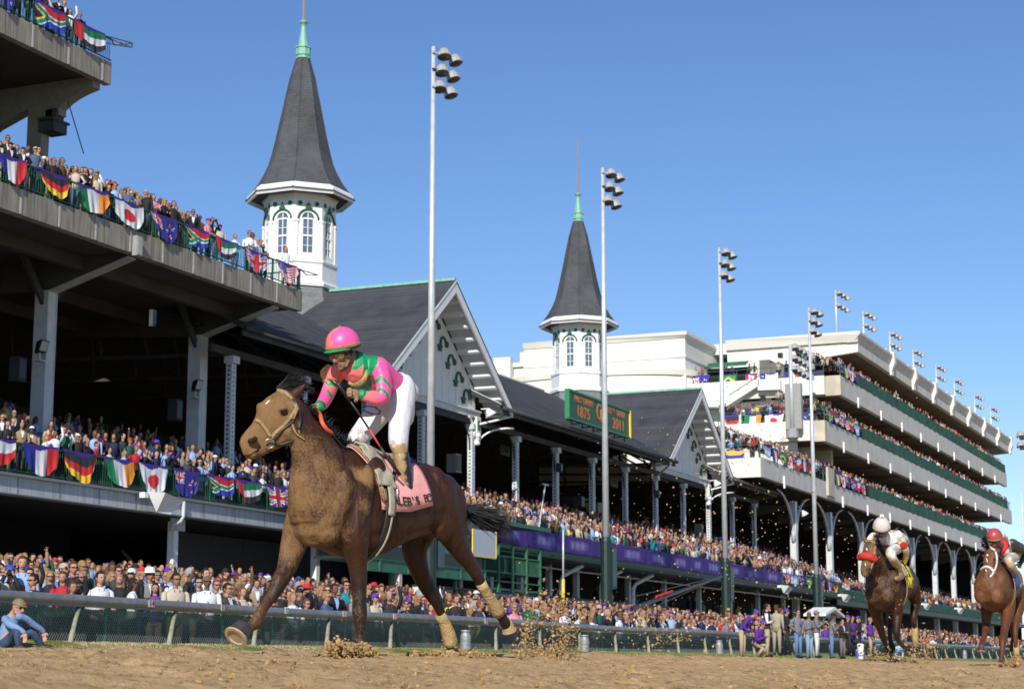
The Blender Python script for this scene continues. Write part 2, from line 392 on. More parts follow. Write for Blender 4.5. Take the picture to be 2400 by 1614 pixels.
# the country all around, down to the horizon
g = MB(); g.quad((-3000, -3000, -0.72), (3000, -3000, -0.72), (3000, 4000, -0.72), (-3000, 4000, -0.72))
tag(g.build('ground', mat('far_turf', (0.10, 0.12, 0.05), 0.9, var=0.3, scale=0.05)), kind='structure')

# grass bank under the rail: dry straw colour near, greener further on
def bank_extra(nt, b, sc, mp):
    N, L = nt.nodes, nt.links
    tc = N.new('ShaderNodeTexCoord'); n1 = N.new('ShaderNodeTexNoise'); n1.inputs['Scale'].default_value = 0.5; n1.inputs['Detail'].default_value = 7
    L.new(tc.outputs['Object'], n1.inputs['Vector'])
    cr = N.new('ShaderNodeValToRGB'); e = cr.color_ramp.elements
    e[0].position = 0.38; e[0].color = (0.34, 0.26, 0.13, 1); e[1].position = 0.60; e[1].color = (0.13, 0.17, 0.035, 1)
    L.new(n1.outputs['Fac'], cr.inputs['Fac']); L.new(cr.outputs['Color'], b.inputs['Base Color'])
M_BANK = mat('straw_and_turf', (0.3, 0.25, 0.1), 0.95, spec=0.1, bump=1.0, bscale=30, extra=bank_extra)
def bank_z(X, Y): return gz(X) + 0.05 * vnoise(X, Y, 1.3, 5) + 0.05 * vnoise(X, Y, 5, 6)
grid_sheet(np.array([-19.25, -19.05, -18.8, -18.5, -18.3, -18.1, -17.85, -17.62, -17.5, -17.4]), np.concatenate([np.arange(14, 60, 0.16), np.arange(60, 420, 3)]), bank_z, 'grass_bank', M_BANK)
# grass blades and straw on the bank
def blades(n, x0, x1, y0, y1, h, cols, name):
    x = rng.uniform(x0, x1, n); y = y0 + (y1 - y0) * rng.random(n) ** 1.5; z = gz(x); a = rng.uniform(0, 6.28, n); hh = h * rng.uniform(0.4, 1.3, n) * (1 + y / 60); w = 0.006 * (1 + y / 25)
    lx = rng.normal(0, 0.35, n) * hh; ly = rng.normal(0, 0.35, n) * hh
    P = np.stack([x, y, z - 0.01], -1); W = np.stack([np.cos(a) * w, np.sin(a) * w, 0 * a], -1); T = P + np.stack([lx, ly, hh], -1)
    V = np.stack([P - W, P + W, T], 1).reshape(-1, 3); F = np.arange(3 * n).reshape(-1, 3)
    me = bpy.data.meshes.new(name); me.from_pydata(V.tolist(), [], F.tolist())
    C = np.ones((n, 4)); g_ = np.clip(vnoise(x, y, 0.35, 8) * 2 + 0.35 + (y - 30) / 40, 0, 1) + rng.normal(0, .15, n); g_ = np.clip(g_, 0, 1)[:, None]
    C[:, :3] = np.array(cols[0]) * (1 - g_) + np.array(cols[1]) * g_; C[:, :3] *= rng.uniform(0.6, 1.3, (n, 1))
    at = me.color_attributes.new('col', 'FLOAT_COLOR', 'CORNER'); at.data.foreach_set('color', np.repeat(C, 3, 0).ravel())
    me.materials.append(mat('grass_blades', 'attr', 0.8, var=0.1)); o = bpy.data.objects.new(name, me); COL.objects.link(o); return o
tag(blades(52000, -18.95, -17.55, 18, 90, 0.024, ((0.46, 0.37, 0.21), (0.17, 0.22, 0.05)), 'bank_grass'), 'short dry grass and green turf on the bank below the rail', 'grass', kind='stuff')
tag(blades(7000, -19.1, -18.7, 18, 80, 0.10, ((0.40, 0.31, 0.17), (0.20, 0.23, 0.06)), 'tall_grass'), 'taller dead grass at the foot of the chain-link fence', 'grass', kind='stuff')

# loose clods on the track and kicked up into the air, one fused object each
def rocks(P, R, name, m=None, sub=0):
    base = np.array([(1, 0, 0), (-1, 0, 0), (0, 1, 0), (0, -1, 0), (0, 0, 1), (0, 0, -1)], float)
    bf = np.array([(0, 2, 4), (2, 1, 4), (1, 3, 4), (3, 0, 4), (2, 0, 5), (1, 2, 5), (3, 1, 5), (0, 3, 5)])
    # one subdivision for a lumpier shape
    vs = list(base); fs = []; mid = {}
    def mp_(i, j):
        k = (min(i, j), max(i, j))
        if k not in mid: q = vs[i] + vs[j]; vs.append(q / np.linalg.norm(q)); mid[k] = len(vs) - 1
        return mid[k]
    for a, b, c in bf:
        ab, bc, ca = mp_(a, b), mp_(b, c), mp_(c, a); fs += [(a, ab, ca), (ab, b, bc), (ca, bc, c), (ab, bc, ca)]
    base = np.array(vs); bf = np.array(fs); n = len(P); nv = len(base)
    S = base[None] * (R[:, None, None] * rng.uniform(0.55, 1.25, (n, 1, 3))) * rng.uniform(0.6, 1.25, (n, nv, 1))
    a = rng.uniform(0, 6.28, n); c, s_ = np.cos(a), np.sin(a); X = S[..., 0] * c[:, None] - S[..., 2] * s_[:, None]; Z = S[..., 0] * s_[:, None] + S[..., 2] * c[:, None]
    S = np.stack([X, S[..., 1], Z], -1); V = (S + P[:, None]).reshape(-1, 3); F = (bf[None] + (np.arange(n) * nv)[:, None, None]).reshape(-1, 3)
    me = bpy.data.meshes.new(name); me.from_pydata(V.tolist(), [], F.tolist()); me.materials.append(m or M_CLOD); o = bpy.data.objects.new(name, me); COL.objects.link(o); return o
n = 15000
yy = 6 + 34 * rng.random(n) ** 1.3; ang = rng.uniform(-0.1, 0.85, n); xx = -yy * np.tan(np.clip(ang, 0.12, 0.74)); ok = (xx > -17.4)
xx, yy = xx[ok], yy[ok]; rr = np.clip(rng.lognormal(-5.1, 0.45, len(xx)), 0.003, 0.022)
zz = dirt_z(xx, yy) + rr * 0.3
tag(rocks(np.stack([xx, yy, zz], -1), rr, 'loose_clods'), 'crumbly brown clods scattered over the harrowed track', 'clods', kind='stuff')

# ------------------------------------------------------------------ the paved apron where the crowd stands
def apron_z(x): return float(np.interp(-x, [19.25, 37.6, 60], [-0.12, 1.62, 1.62]))
g = MB()
for k in range(24):
    x0 = -19.25 - k * 0.77; z = apron_z(x0)
    g.box((x0, -10, z - 1.2), (x0 - 0.77, 420, z + 0.04 * 0))
    if k == 23: break
tag(g.build('crowd_apron', mat('apron_concrete', (0.30, 0.29, 0.27), 0.85, var=0.1)), kind='structure')
g = MB(); g.box((-37.7, -10, 0.2), (-80, 420, 1.6)); tag(g.build('stand_floor', mat('apron_concrete', (0.3, .29, .27))), kind='structure')

# ------------------------------------------------------------------ the outer rail and its fence
fence = thing('track_rail', 'long grey metal track rail on green posts with a chain-link fence and dark green netting', 'rail', (RAILX, 20, 0.37))
r = MB(); pts = [(RAILX + 0.05, y, 1.03 + 0.02 * math.sin(y * 0.35)) for y in list(np.arange(14, 70, 2.0)) + list(np.arange(70, 400, 10))]
r.tube(pts, 0.082, 14); r.build('rail_pipe', M_RAIL, fence, smooth=True)
# flat gutter lip under the pipe
r = MB(); r.box((RAILX - 0.05, 14, 0.935), (RAILX + 0.085, 390, 0.975)); r.build('rail_lip', mat('rail_underside', (0.20, 0.21, 0.21), 0.6), fence)
RAIL_Y0 = 22.0
post = MB(); post.tube([(RAILX - 0.10, RAIL_Y0, 0.30), (RAILX - 0.10, RAIL_Y0, 0.95)], 0.028, 8)
p0 = post.build('fence_post', M_PGREENPOST, fence, smooth=False)
for k in range(1, 72): inst(p0, 'fence_post', fence, (0, k * 1.78, 0))
br_ = MB(); br_.tube([(RAILX + 0.26, 24.15, 0.28), (RAILX + 0.22, 24.25, 0.44), (RAILX + 0.10, 24.5, 0.72), (RAILX + 0.03, 24.7, 0.96)], [0.050, 0.046, 0.038, 0.032], 8)
b0 = br_.build('rail_brace', M_BRACE, fence, smooth=True)
for k in range(1, 46): inst(b0, 'rail_brace', fence, (0, k * 2.75, 0))
w = MB(); y = 19.0; h0, h1 = 0.32, 0.95
while y < 76:
    st = 0.062 if y < 45 else 0.12
    for s_ in (1, -1):
        w.bar((RAILX - 0.08 + 0.004 * s_, y, h0), (RAILX - 0.08 + 0.004 * s_, y + s_ * 0.40, h1), 0.0055 if y < 45 else 0.009)
    y += st
tag(w.build('chain_link', M_WIRE, fence, fix=False), kind='stuff')
# netting behind the wire, a see-through dark green cloth, one panel per bay pair
mn = mat('green_netting', (0.009, 0.068, 0.050), 0.8, var=0.3, scale=2.5)
nt = mn.node_tree; out = nt.nodes['Material Output']; mixs = nt.nodes.new('ShaderNodeMixShader'); tr = nt.nodes.new('ShaderNodeBsdfTransparent')
ns = nt.nodes.new('ShaderNodeTexNoise'); ns.inputs['Scale'].default_value = 1.3; mr = nt.nodes.new('ShaderNodeMapRange'); mr.inputs['To Min'].default_value = 0.80; mr.inputs['To Max'].default_value = 0.98
nt.links.new(ns.outputs['Fac'], mr.inputs['Value']); nt.links.new(mr.outputs[0], mixs.inputs[0]); nt.links.new(tr.outputs[0], mixs.inputs[1]); nt.links.new(nt.nodes['Principled BSDF'].outputs[0], mixs.inputs[2]); nt.links.new(mixs.outputs[0], out.inputs['Surface'])
for k in range(34):
    g = MB(); y0 = 15.0 + k * 3.56
    for j in range(8):
        ya, yb = y0 + j * 0.445, y0 + (j + 1) * 0.445 - (0.01 if j == 7 else 0)
        sa, sb = 0.03 * math.sin(ya * 3.1), 0.03 * math.sin(yb * 3.1)
        g.quad((RAILX - 0.15 + sa, ya, 0.30), (RAILX - 0.15 + sb, yb, 0.30), (RAILX - 0.15 + sb, yb, 0.93 - 0.03 * abs(math.sin(yb * 1.7))), (RAILX - 0.15 + sa, ya, 0.93 - 0.03 * abs(math.sin(ya * 1.7))))
    g.build('netting_panel', mn, fence, fix=False)
# stall numbers on the pipe
for txt, u, v, c in (('14', 356, 1418, (0.16, 0.04, 0.04)), ('13', 525, 1424, (0.05, 0.02, 0.03)), ('12', 674, 1432, (0.02, 0.30, 0.10)), ('11', 809, 1441, (0.30, 0.10, 0.18)), ('10', 927, 1450, (0.35, 0.15, 0.3)), ('9', 1140, 1457, (0.45, 0.05, 0.2)), ('8', 1236, 1464, (0.4, 0.1, 0.1))):
    P = WX(u, v, 18.36); q = MB(); q.box((-18.372, P[1] - 0.085, 1.035 - 0.055), (-18.362, P[1] + 0.085, 1.035 + 0.06))
    pl = q.build('number_plate', mat('plate_%s' % txt, (0.55, 0.50, 0.50), 0.6), fence)
    text_mesh(txt, 0.15, (-18.360, P[1], 1.037), (0, 1, 0), (0, 0, 1), mat('number_ink_%s' % txt, c, 0.6), pl, name='number', depth=0.002)

# steel cans standing on the bank in front of the netting
def can(u, v, lab):
    P = WX(u, v, 18.15); z = ground_z(-18.15); o = thing('metal_can', lab, 'can', (P[0], P[1], z), 'steel cans by the fence')
    b = MB(); b.lathe((P[0], P[1], z), [(0.105, 0.0), (0.125, 0.01), (0.130, 0.05), (0.122, 0.06), (0.122, 0.20), (0.131, 0.215), (0.122, 0.23), (0.122, 0.32), (0.095, 0.39), (0.085, 0.41)], 20); b.build('can_body', mat('dull_can_steel', (.30, .31, .32), .45, metal=.3, var=.25, scale=12), o, smooth=False)
    b = MB(); b.lathe((P[0], P[1], z + 0.41), [(0.1, 0), (0.11, 0.02), (0.1, 0.045), (0.03, 0.05)], 20); b.build('lid', MATS['dull_can_steel'], o)
can(1091, 1513, 'dented steel can on the grass bank behind the hind hooves of the leading horse')
can(1370, 1518, 'steel can on the bank to the right of the big spray of dirt')
can(1686, 1530, 'steel can on the bank just left of the crouching officials in purple')
can(2262, 1560, 'steel can half hidden by the rail near the two chasing horses')
# ------------------------------------------------------------------ flags (printed cloth hung from railings)
RED, WHT, BLU, GRN, YEL, BLK, PUR, ORA = (0.62, 0.025, 0.03), (0.74, 0.74, 0.76), (0.02, 0.03, 0.30), (0.01, 0.20, 0.08), (0.85, 0.50, 0.03), (0.03, 0.03, 0.035), (0.06, 0.025, 0.26), (0.90, 0.30, 0.03)
def union_jack(s, t, asp=1.0):
    x, y = s - 0.5, t - 0.5
    if abs(x) < 0.09 or abs(y) < 0.10: return RED
    if abs(x) < 0.15 or abs(y) < 0.17: return WHT
    d = min(abs(x - y), abs(x + y))
    if d < 0.045: return RED
    if d < 0.12: return WHT
    return BLU
def star(x, y, r):
    a = math.atan2(x, -y); q = math.hypot(x, y); k = (a / (2 * math.pi / 5)) % 1.0; k = abs(k - 0.5) * 2
    return q < r * (0.42 + 0.58 * k ** 2)
def flagcol(kind, s, t):
    if kind == 'france': return BLU if s < .34 else WHT if s < .67 else RED
    if kind == 'germany': return BLK if t < .36 else RED if t < .68 else YEL
    if kind == 'ireland': return GRN if s < .33 else WHT if s < .68 else ORA
    if kind == 'japan': return RED if (s - .5) ** 2 * 1.7 + (t - .5) ** 2 < .075 else WHT
    if kind == 'uk': return union_jack(s, t)
    if kind == 'newzealand':
        if s < .42 and t < .52: return union_jack(s / .42, t / .52)
        for a, b in ((.72, .25), (.84, .42), (.62, .45), (.73, .72)):
            if star(s - a, (t - b) * .8, .055): return RED
            if star(s - a, (t - b) * .8, .075): return WHT
        return (0.03, 0.03, 0.24)
    if kind == 'australia':
        if s < .45 and t < .5: return union_jack(s / .45, t / .5)
        for a, b in ((.25, .75), (.72, .22), (.84, .40), (.62, .45), (.73, .75)):
            if star(s - a, (t - b) * .8, .07): return WHT
        return (0.05, 0.03, 0.30)
    if kind == 'southafrica':
        y = abs(t - .5); e = .5 - s * 1.05
        if y < e - .20: return BLK
        if y < e - .13: return YEL
        if (e > 0.02 and abs(y - (.5 - s * 1.05)) < .10) or y < .085: return (0.01, 0.25, 0.11)
        if y < .15 or (e > 0 and y < e + .17): return WHT
        return RED if t < .5 else (0.02, 0.05, 0.36)
    if kind == 'uae':
        if s < .27: return RED
        return GRN if t < .34 else WHT if t < .68 else BLK
    if kind == 'usa':
        if s < .48 and t < .54:
            i, j = (s * 16) % 1 - .5, (t * 14) % 1 - .5
            return WHT if i * i + j * j < .07 else BLU
        return RED if int(t * 13) % 2 == 0 else WHT
    if kind == 'chile':
        if t > .5: return RED
        if s < .34: return WHT if star(s - .17, t - .27, .09) else BLU
        return WHT
    if kind == 'canada':
        if s < .27 or s > .73: return RED
        x, y = abs(s - .5), t - .5
        return RED if (x < .14 * (1 - abs(y) * 2.6) or (abs(y) < .05 and x < .16)) and abs(y) < .33 else WHT
    if kind == 'brazil':
        if (s - .5) ** 2 + (t - .5) ** 2 * .8 < .028: return BLU
        return (0.90, 0.75, 0.05) if abs(s - .5) / .42 + abs(t - .5) / .40 < 1 else (0.02, 0.28, 0.06)
    if kind == 'venezuela': return YEL if t < .34 else (0.03, 0.05, .38) if t < .67 else RED
    if kind == 'argentina': return WHT if .33 < t < .67 else (0.25, 0.45, 0.75)
    return WHT
FLAGW = {'france': 'blue white red', 'germany': 'black red gold', 'ireland': 'green white orange', 'japan': 'red disc on white', 'newzealand': 'dark blue red-starred',
         'southafrica': 'green Y-striped', 'uae': 'red green white black', 'uk': 'union jack', 'usa': 'stars and stripes', 'chile': 'white over red',
         'canada': 'red maple leaf', 'brazil': 'green and yellow', 'venezuela': 'yellow blue red', 'argentina': 'sky blue and white', 'australia': 'blue white-starred'}
ORD = ['first', 'second', 'third', 'fourth', 'fifth', 'sixth', 'seventh', 'eighth', 'ninth', 'tenth', 'eleventh', 'twelfth', 'thirteenth', 'fourteenth']
FSEQ = {}
def flag(kind, P, along, width, h, where, group, nx=40, ny=28, swag=0.55, out=(1, 0, 0), seed=0, gather=0.10):
    """P = upper left corner as seen; along = unit vector to the viewer's right; a cloth pinned at the top, its lower corners drawn in"""
    r = random.Random(seed * 31 + 5); al = np.array(along, float); ou = np.array(out, float); g = MB(); vs = []
    ph = r.uniform(0, 6); k1 = r.uniform(0.8, 1.2); swag *= r.uniform(.6, 1.15); gather += r.uniform(-.04, .10); skew = r.uniform(-.08, .08); lop = r.uniform(-.12, .12); h *= r.uniform(.9, 1.06)
    for j in range(ny + 1):
        t = j / ny
        for i in range(nx + 1):
            s = i / nx; q = abs(2 * s - 1)
            hh = h * (1 - swag * q ** 3.2) * (1 + lop * (s - .5) * 2) * (1 + 0.05 * math.sin(ph + s * 7))
            ds = (s - .5) * width * (1 - gather * t) + width * .5 + skew * width * t
            sag = -0.05 * width * math.sin(math.pi * s) * (1 - t) * 0.4
            fold = 0.030 * t * math.sin(s * 15 * k1 + ph + t * 2) + 0.022 * math.sin(s * 33 + ph * 2) * t + 0.05 * t
            vs.append(np.array(P) + al * ds + np.array((0, 0, sag - hh * t)) + ou * (0.02 + fold))
    fs, cs = [], []
    for j in range(ny):
        for i in range(nx):
            a = j * (nx + 1) + i; fs.append((a, a + nx + 1, a + nx + 2, a + 1)); s, t = (i + .5) / nx, (j + .5) / ny
            rim = 0.13 + 0.05 * math.sin(s * 9 + ph)
            cs.append(PUR if t < rim else flagcol(kind, s, (t - rim) / (1 - rim)))
    k = 0; g.v = [tuple(map(float, p)) for p in vs]; g.f = fs; g.c = cs
    mid = np.array(P) + al * width / 2
    o = g.build('flag', M_ATTR, None, smooth=True, colors=True, loc=tuple(mid), fix=False)
    n_ = FSEQ.get(where, 0); FSEQ[where] = n_ + 1
    tag(o, '%s flag, %s %s' % (FLAGW[kind], ORD[n_], where), 'flag', group); return o

# ------------------------------------------------------------------ railing builder: posts as parts, thin balusters joined
def railing(parent, y0, y1, x, z, h, m=M_GREEN, post_step=2.05, bal=0.125, mid=True):
    g = MB(); g.box((x - 0.03, y0, z + h - 0.05), (x + 0.03, y1, z + h)); g.build('handrail', m, parent)
    g = MB(); g.box((x - 0.02, y0, z + 0.08), (x + 0.02, y1, z + 0.12)); g.build('bottom_rail', m, parent)
    p = MB(); p.box((x - 0.035, y0, z), (x + 0.035, y0 + 0.07, z + h - 0.052)); p = p.build('railing_post', m, parent)
    n = int((y1 - y0) / post_step)
    for k in range(1, n + 1): inst(p, 'railing_post', parent, (0, min(k * post_step, y1 - y0 - 0.07), 0))
    g = MB(); y = y0 + 0.1
    while y < y1 - 0.05: g.box((x - 0.009, y, z + 0.121), (x + 0.009, y + 0.018, z + h - 0.052)); y += bal
    tag(g.build('balusters', m, parent), kind='stuff')

# ------------------------------------------------------------------ LEFT: the concrete three-deck grandstand
YE = 65.0
st = thing('concrete_grandstand', 'weathered concrete grandstand with three cantilevered decks at the left edge', 'grandstand', (-42, 55, 1.6))
# lower deck edge: dull white steel beam
g = MB()
g.box((-38.0, 0, 5.38), (-38.5, 74.0, 5.93)); g.build('edge_beam', M_BEAMW, st)
g = MB(); g.box((-37.86, 0, 5.93), (-38.6, 74.0, 6.02)); g.box((-37.9, 0, 5.34), (-38.4, 74.0, 5.378)); g.build('beam_flange', mat('grey_gutter', (0.20, 0.21, 0.22), 0.5), st)
j = MB(); j.box((-37.985, 0, 5.381), (-38.0 + 0.012, 0.03, 5.929)); j0 = j.build('beam_joint', mat('dark_joint', (0.2, 0.2, 0.2)), st)
for k in range(1, 34): inst(j0, 'beam_joint', st, (0, 2.15 * k, 0))
railing(st, 38, 74, -38.05, 6.02, 1.02)
# lower seating steps
g = MB()
for k in range(24):
    x0 = -38.6 - k * 0.85; z = 6.0 + k * 0.30
    g.box((x0, 0, z - 0.35), (x0 - 0.85, 70, z))
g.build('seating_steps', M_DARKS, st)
# mid deck
step = 2.02
for k in range(33):
    y0 = YE - (k + 1) * step
    if y0 < 20: break
    g = MB(); g.box((-38.0, y0 + 0.012, 14.45), (-38.35, y0 + step - 0.012, 15.30)); g.build('fascia_panel', M_CONC, st)
g = MB(); g.box((-38.03, 0, 14.45), (-38.35, 20, 15.3)); g.build('fascia_panel', M_CONC, st)
s_ = MB(); s_.box((-37.985, YE - step - 0.05, 14.47), (-38.02, YE - step + 0.05, 15.28)); s0 = s_.build('joint_strip', M_JOINT, st)
for k in range(1, 21): inst(s0, 'joint_strip', st, (0, -k * step, 0))
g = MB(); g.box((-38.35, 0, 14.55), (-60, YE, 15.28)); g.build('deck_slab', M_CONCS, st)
railing(st, 36, YE, -38.06, 15.31, 0.92)
g = MB()
g.bar((-38.06, YE - .03, 16.21), (-38.4, YE + 1.0, 16.22), 0.03); g.bar((-38.06, YE - .03, 16.21), (-37.8, YE + .9, 16.15), 0.03); g.bar((-37.8, YE + .9, 16.15), (-38.4, YE + 1.0, 16.22), 0.03)
g.build('bird_wire_frame', M_DARK2, st)
g = MB(); g.box((-38.06, YE - 0.04, 16.18), (-46, YE, 16.23)); g.box((-38.06, YE - .04, 15.4), (-46, YE, 15.44)); g.build('end_handrail', M_GREEN, st)
g = MB()
for k in range(60): g.box((-38.1 - k * 0.13, YE - 0.03, 15.31), (-38.118 - k * 0.13, YE - 0.012, 16.18))
tag(g.build('end_balusters', M_GREEN, st), kind='stuff')
# terrace steps on the mid deck
g = MB()
for k in range(8):
    x0 = -38.9 - k * 0.85; g.box((x0, 10, 15.285), (x0 - 0.85, YE - (1.2 if k else 1.2), 15.34 + k * 0.30))
g.build('terrace_steps', M_CONCS, st)
g = MB(); zr = 15.34 + 7 * 0.30
g.box((-45.6, 30, zr + 1.05), (-45.66, YE - 1, zr + 1.11)); g.box((-45.6, 30, zr + .7), (-45.64, YE - 1, zr + .74)); g.box((-45.6, 30, zr + .35), (-45.64, YE - 1, zr + .39))
for k in range(18): g.box((-45.6, YE - 1.06 - k * 2, zr), (-45.66, YE - 1 - k * 2, zr + 1.05))
g.build('rear_railing', M_GREEN, st)
# cantilever beams and columns
for k, yc in enumerate((33.4, 43.4, 53.4, 63.4)):
    g = MB()
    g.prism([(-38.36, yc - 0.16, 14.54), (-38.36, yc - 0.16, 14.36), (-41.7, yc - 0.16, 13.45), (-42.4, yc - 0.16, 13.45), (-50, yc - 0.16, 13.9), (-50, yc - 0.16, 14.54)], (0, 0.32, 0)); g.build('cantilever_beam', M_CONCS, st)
    g = MB(); g.prism([(-38.3, yc - 0.24, 14.40), (-38.3, yc - 0.24, 14.345), (-41.7, yc - 0.24, 13.38), (-41.7, yc - 0.24, 13.44)], (0, 0.48, 0)); g.build('beam_flange', M_BEAMW, st)
    g = MB(); g.box((-41.68, yc - 0.27, 6.3), (-42.28, yc - 0.22, 13.44)); g.box((-41.68, yc + 0.22, 6.3), (-42.28, yc + 0.27, 13.44)); g.box((-41.70, yc - 0.219, 6.3), (-41.76, yc + 0.219, 13.44)); g.box((-42.2, yc - 0.219, 6.3), (-42.26, yc + 0.219, 13.44)); g.build('steel_column', M_WHITE, st)
    for dy in (-1, 1):
        g = MB(); g.prism([(-42.0, yc + dy * 0.3, 13.3), (-42.0, yc + dy * 0.3, 12.9), (-42.0, yc + dy * 1.3, 14.1), (-42.0, yc + dy * 1.6, 14.5), (-42.0, yc + dy * 1.25, 14.5)], (0.14, 0, 0)); g.build('knee_brace', M_DARK2, st)  # braces given a dark colour to read as shaded
for xb in (-40.2, -44.5, -48):
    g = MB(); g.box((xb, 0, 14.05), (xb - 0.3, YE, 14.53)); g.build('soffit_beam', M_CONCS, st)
# back wall, side screens: inside shade put into a near-black colour
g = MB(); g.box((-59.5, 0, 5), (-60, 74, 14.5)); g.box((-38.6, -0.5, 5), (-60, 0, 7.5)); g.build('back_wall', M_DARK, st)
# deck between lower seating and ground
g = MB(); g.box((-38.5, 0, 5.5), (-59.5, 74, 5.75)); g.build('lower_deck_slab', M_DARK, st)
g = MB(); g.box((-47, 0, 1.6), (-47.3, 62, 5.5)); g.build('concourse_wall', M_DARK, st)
g = MB()
for k in range(6): g.box((-43.2, 64 + k * 2.6, 1.6), (-43.35, 66.57 + k * 2.6, 5.45))
g.build('concourse_wall_panels', mat('blue_grey_board', (0.10, 0.125, 0.15), 0.7, var=0.15), st)
for k, uv in enumerate(((406, 1300), (741, 1300), (935, 1320))):
    P = WX(uv[0], uv[1], 38.5); y = P[1]
    g = MB(); g.box((-38.4, y - 0.14, 1.6), (-38.68, y + 0.14, 5.2)); g.build('concourse_column', M_WOOD, st)
    g = MB(); g.box((-38.3, y - 0.42, 4.86), (-38.399, y + 0.42, 5.3)); g.build('column_head', M_BEAMW, st)
# rain pipe
P = WX(430, 1195, 37.9)
g = MB(); g.tube([(-37.9, P[1], 5.9), (-37.9, P[1], 5.35), (-37.95, P[1] - 0.1, 5.15), (-38.2, P[1] - 0.35, 5.0)], 0.07, 8); g.build('rain_pipe', M_BEAMW, st, smooth=True)
# top deck
xt = -40.0; YT = 54.1
for k in range(12):
    y0 = YT - (k + 1) * 2.02
    g = MB(); g.box((xt, y0 + 0.012, 21.25), (xt - 0.3, y0 + 2.008, 22.10)); g.build('fascia_panel', M_CONC, st)
g = MB(); g.box((xt + 0.015, YT - 0.6, 21.27), (xt - 0.02, YT - 0.5, 22.08)); s0 = g.build('joint_strip', M_JOINT, st)
for k in range(1, 10): inst(s0, 'joint_strip', st, (0, -k * 2.02, 0))
g = MB(); g.box((xt - 0.3, 10, 21.45), (-52, YT - 0.02, 22.05)); g.build('deck_slab', M_CONCS, st)
for yc in (53.6, 43.6):
    pr = [(x_, yc - .2, z_) for x_, z_ in ((xt - .31, 21.44), (xt - .31, 21.02), (-40.75, 20.92), (-41.18, 20.78), (-41.5, 20.62), (-41.8, 20.40), (-41.8, 20.14), (-42.5, 20.14), (-43.3, 20.5), (-44.7, 20.0), (-46, 19.2), (-48, 18.6), (-52, 18.4), (-52, 21.44))]
    g = MB(); g.prism(pr, (0, 0.45, 0)); g.build('haunched_beam', mat('lit_soffit_concrete', (0.25, 0.24, 0.21), 0.85, var=0.15), st)  # paler copy of the soffit concrete, light put into its colour
    g = MB(); g.box((-42.5, yc - 0.28, 15.3), (-43.15, yc + 0.20, 20.5)); g.build('deck_column', M_CONC, st)
railing(st, 34, YT, xt - 0.05, 22.1, 0.95)
g = MB()
for a, b in (((-40.05, YT - .5, 23.03), (-39.5, YT + .55, 22.98)), ((-40.05, YT - .5, 22.75), (-39.5, YT + .5, 22.80)), ((-39.5, YT + .55, 22.98), (-39.5, YT + .5, 22.80)), ((-40.05, YT - .02, 23.03), (-39.5, YT + .5, 22.80)), ((-40.05, YT - .02, 23.03), (-40.3, YT + .5, 23.0)), ((-40.3, YT + .5, 23.0), (-39.5, YT + .55, 22.98))): g.bar(a, b, 0.035)
g.build('bird_wire_frame', M_DARK2, st)
g = MB(); g.box((-41.85, 53.2, 19.5), (-42.55, 54.0, 19.9)); g.prism([(-41.8, 53.1, 19.98), (-42.55, 53.1, 20.02), (-42.55, 53.1, 19.94), (-41.8, 53.1, 19.9)], (0, 1.0, 0)); g.box((-42.1, 53.4, 20.0), (-42.4, 53.7, 20.4)); g.box((-41.86, 53.3, 20.0), (-42.0, 53.8, 20.38)); g.build('sound_equipment_shelf', M_DARK2, st)
g = MB(); g.tube([WX(159, 236, 41.4), WX(196, 360, 41.4)], 0.022, 5); g.build('guy_cable', mat('dark_cable', (0.02, 0.06, 0.08), 0.5), st)

# lamps and speakers: each a thing mounted on the stand
def flood(P, lab, s=0.5, group='floodlights on the stand columns', yaw=0):
    o = thing('floodlight', lab, 'floodlight', P, group); x, y, z = P
    g = MB(); c, q = math.cos(yaw), math.sin(yaw)
    pts = [(0.0, -s * .45, -s * .35), (0.0, s * .45, -s * .35), (s * .25, s * .5, s * .45), (s * .25, -s * .5, s * .45)]
    bk = [(-s * .45, -s * .3, -s * .5), (-s * .45, s * .3, -s * .5), (-s * .3, s * .35, s * .3), (-s * .3, -s * .35, s * .3)]
    V = [(x + a, y + b, z + d) for a, b, d in pts + bk]
    g.add(V, [(7, 6, 5, 4), (0, 4, 5, 1), (1, 5, 6, 2), (2, 6, 7, 3), (3, 7, 4, 0), (0, 1, 2, 3)]); g.build('housing', M_BLACKP, o)
    g = MB(); g.add([(x + a * 1 + 0.012, y + b * .82, z + d * .82 - .01) for a, b, d in pts], [(0, 1, 2, 3)]); g.build('lamp_glass', mat('flood_glass', (0.45, 0.46, 0.45), 0.2), o)
    g = MB(); g.box((x - s * .3, y - .04, z - s * 1.0), (x - s * .2, y + .04, z - s * .45)); g.box((x - s * .6, y - s * .35, z - s * 1.05), (x + .02, y + s * .35, z - s * .97)); g.build('bracket', M_BEAMW, o)
    return o
flood(WX(100, 812, 41.4), 'black floodlight on the leftmost tall white column'); flood(WX(464, 903, 41.4), 'black floodlight on the second tall white column, near the horse head')
def wedge(P, lab, s=0.55):
    o = thing('wedge_lamp', lab, 'lamp', P, 'white wedge lamps under deck edges'); x, y, z = P
    g = MB(); g.add([(x - .1, y - s * .5, z + s * .3), (x - .1, y + s * .75, z + s * .1), (x + s * .7, y + s * .75, z + s * .02), (x + s * .7, y - s * .5, z + s * .22), (x + s * .1, y - s * .15, z - s * .45), (x + s * .35, y + s * .4, z - s * .5)],
                    [(0, 3, 2, 1), (0, 4, 3), (4, 5, 2, 3), (5, 1, 2), (0, 1, 5, 4)]); g.build('shade', M_WOOD, o)
    g = MB(); g.box((x - .25, y - s * .75, z + s * .05), (x - .02, y - s * .52, z + s * .25)); g.build('arm', M_WOOD, o); return o
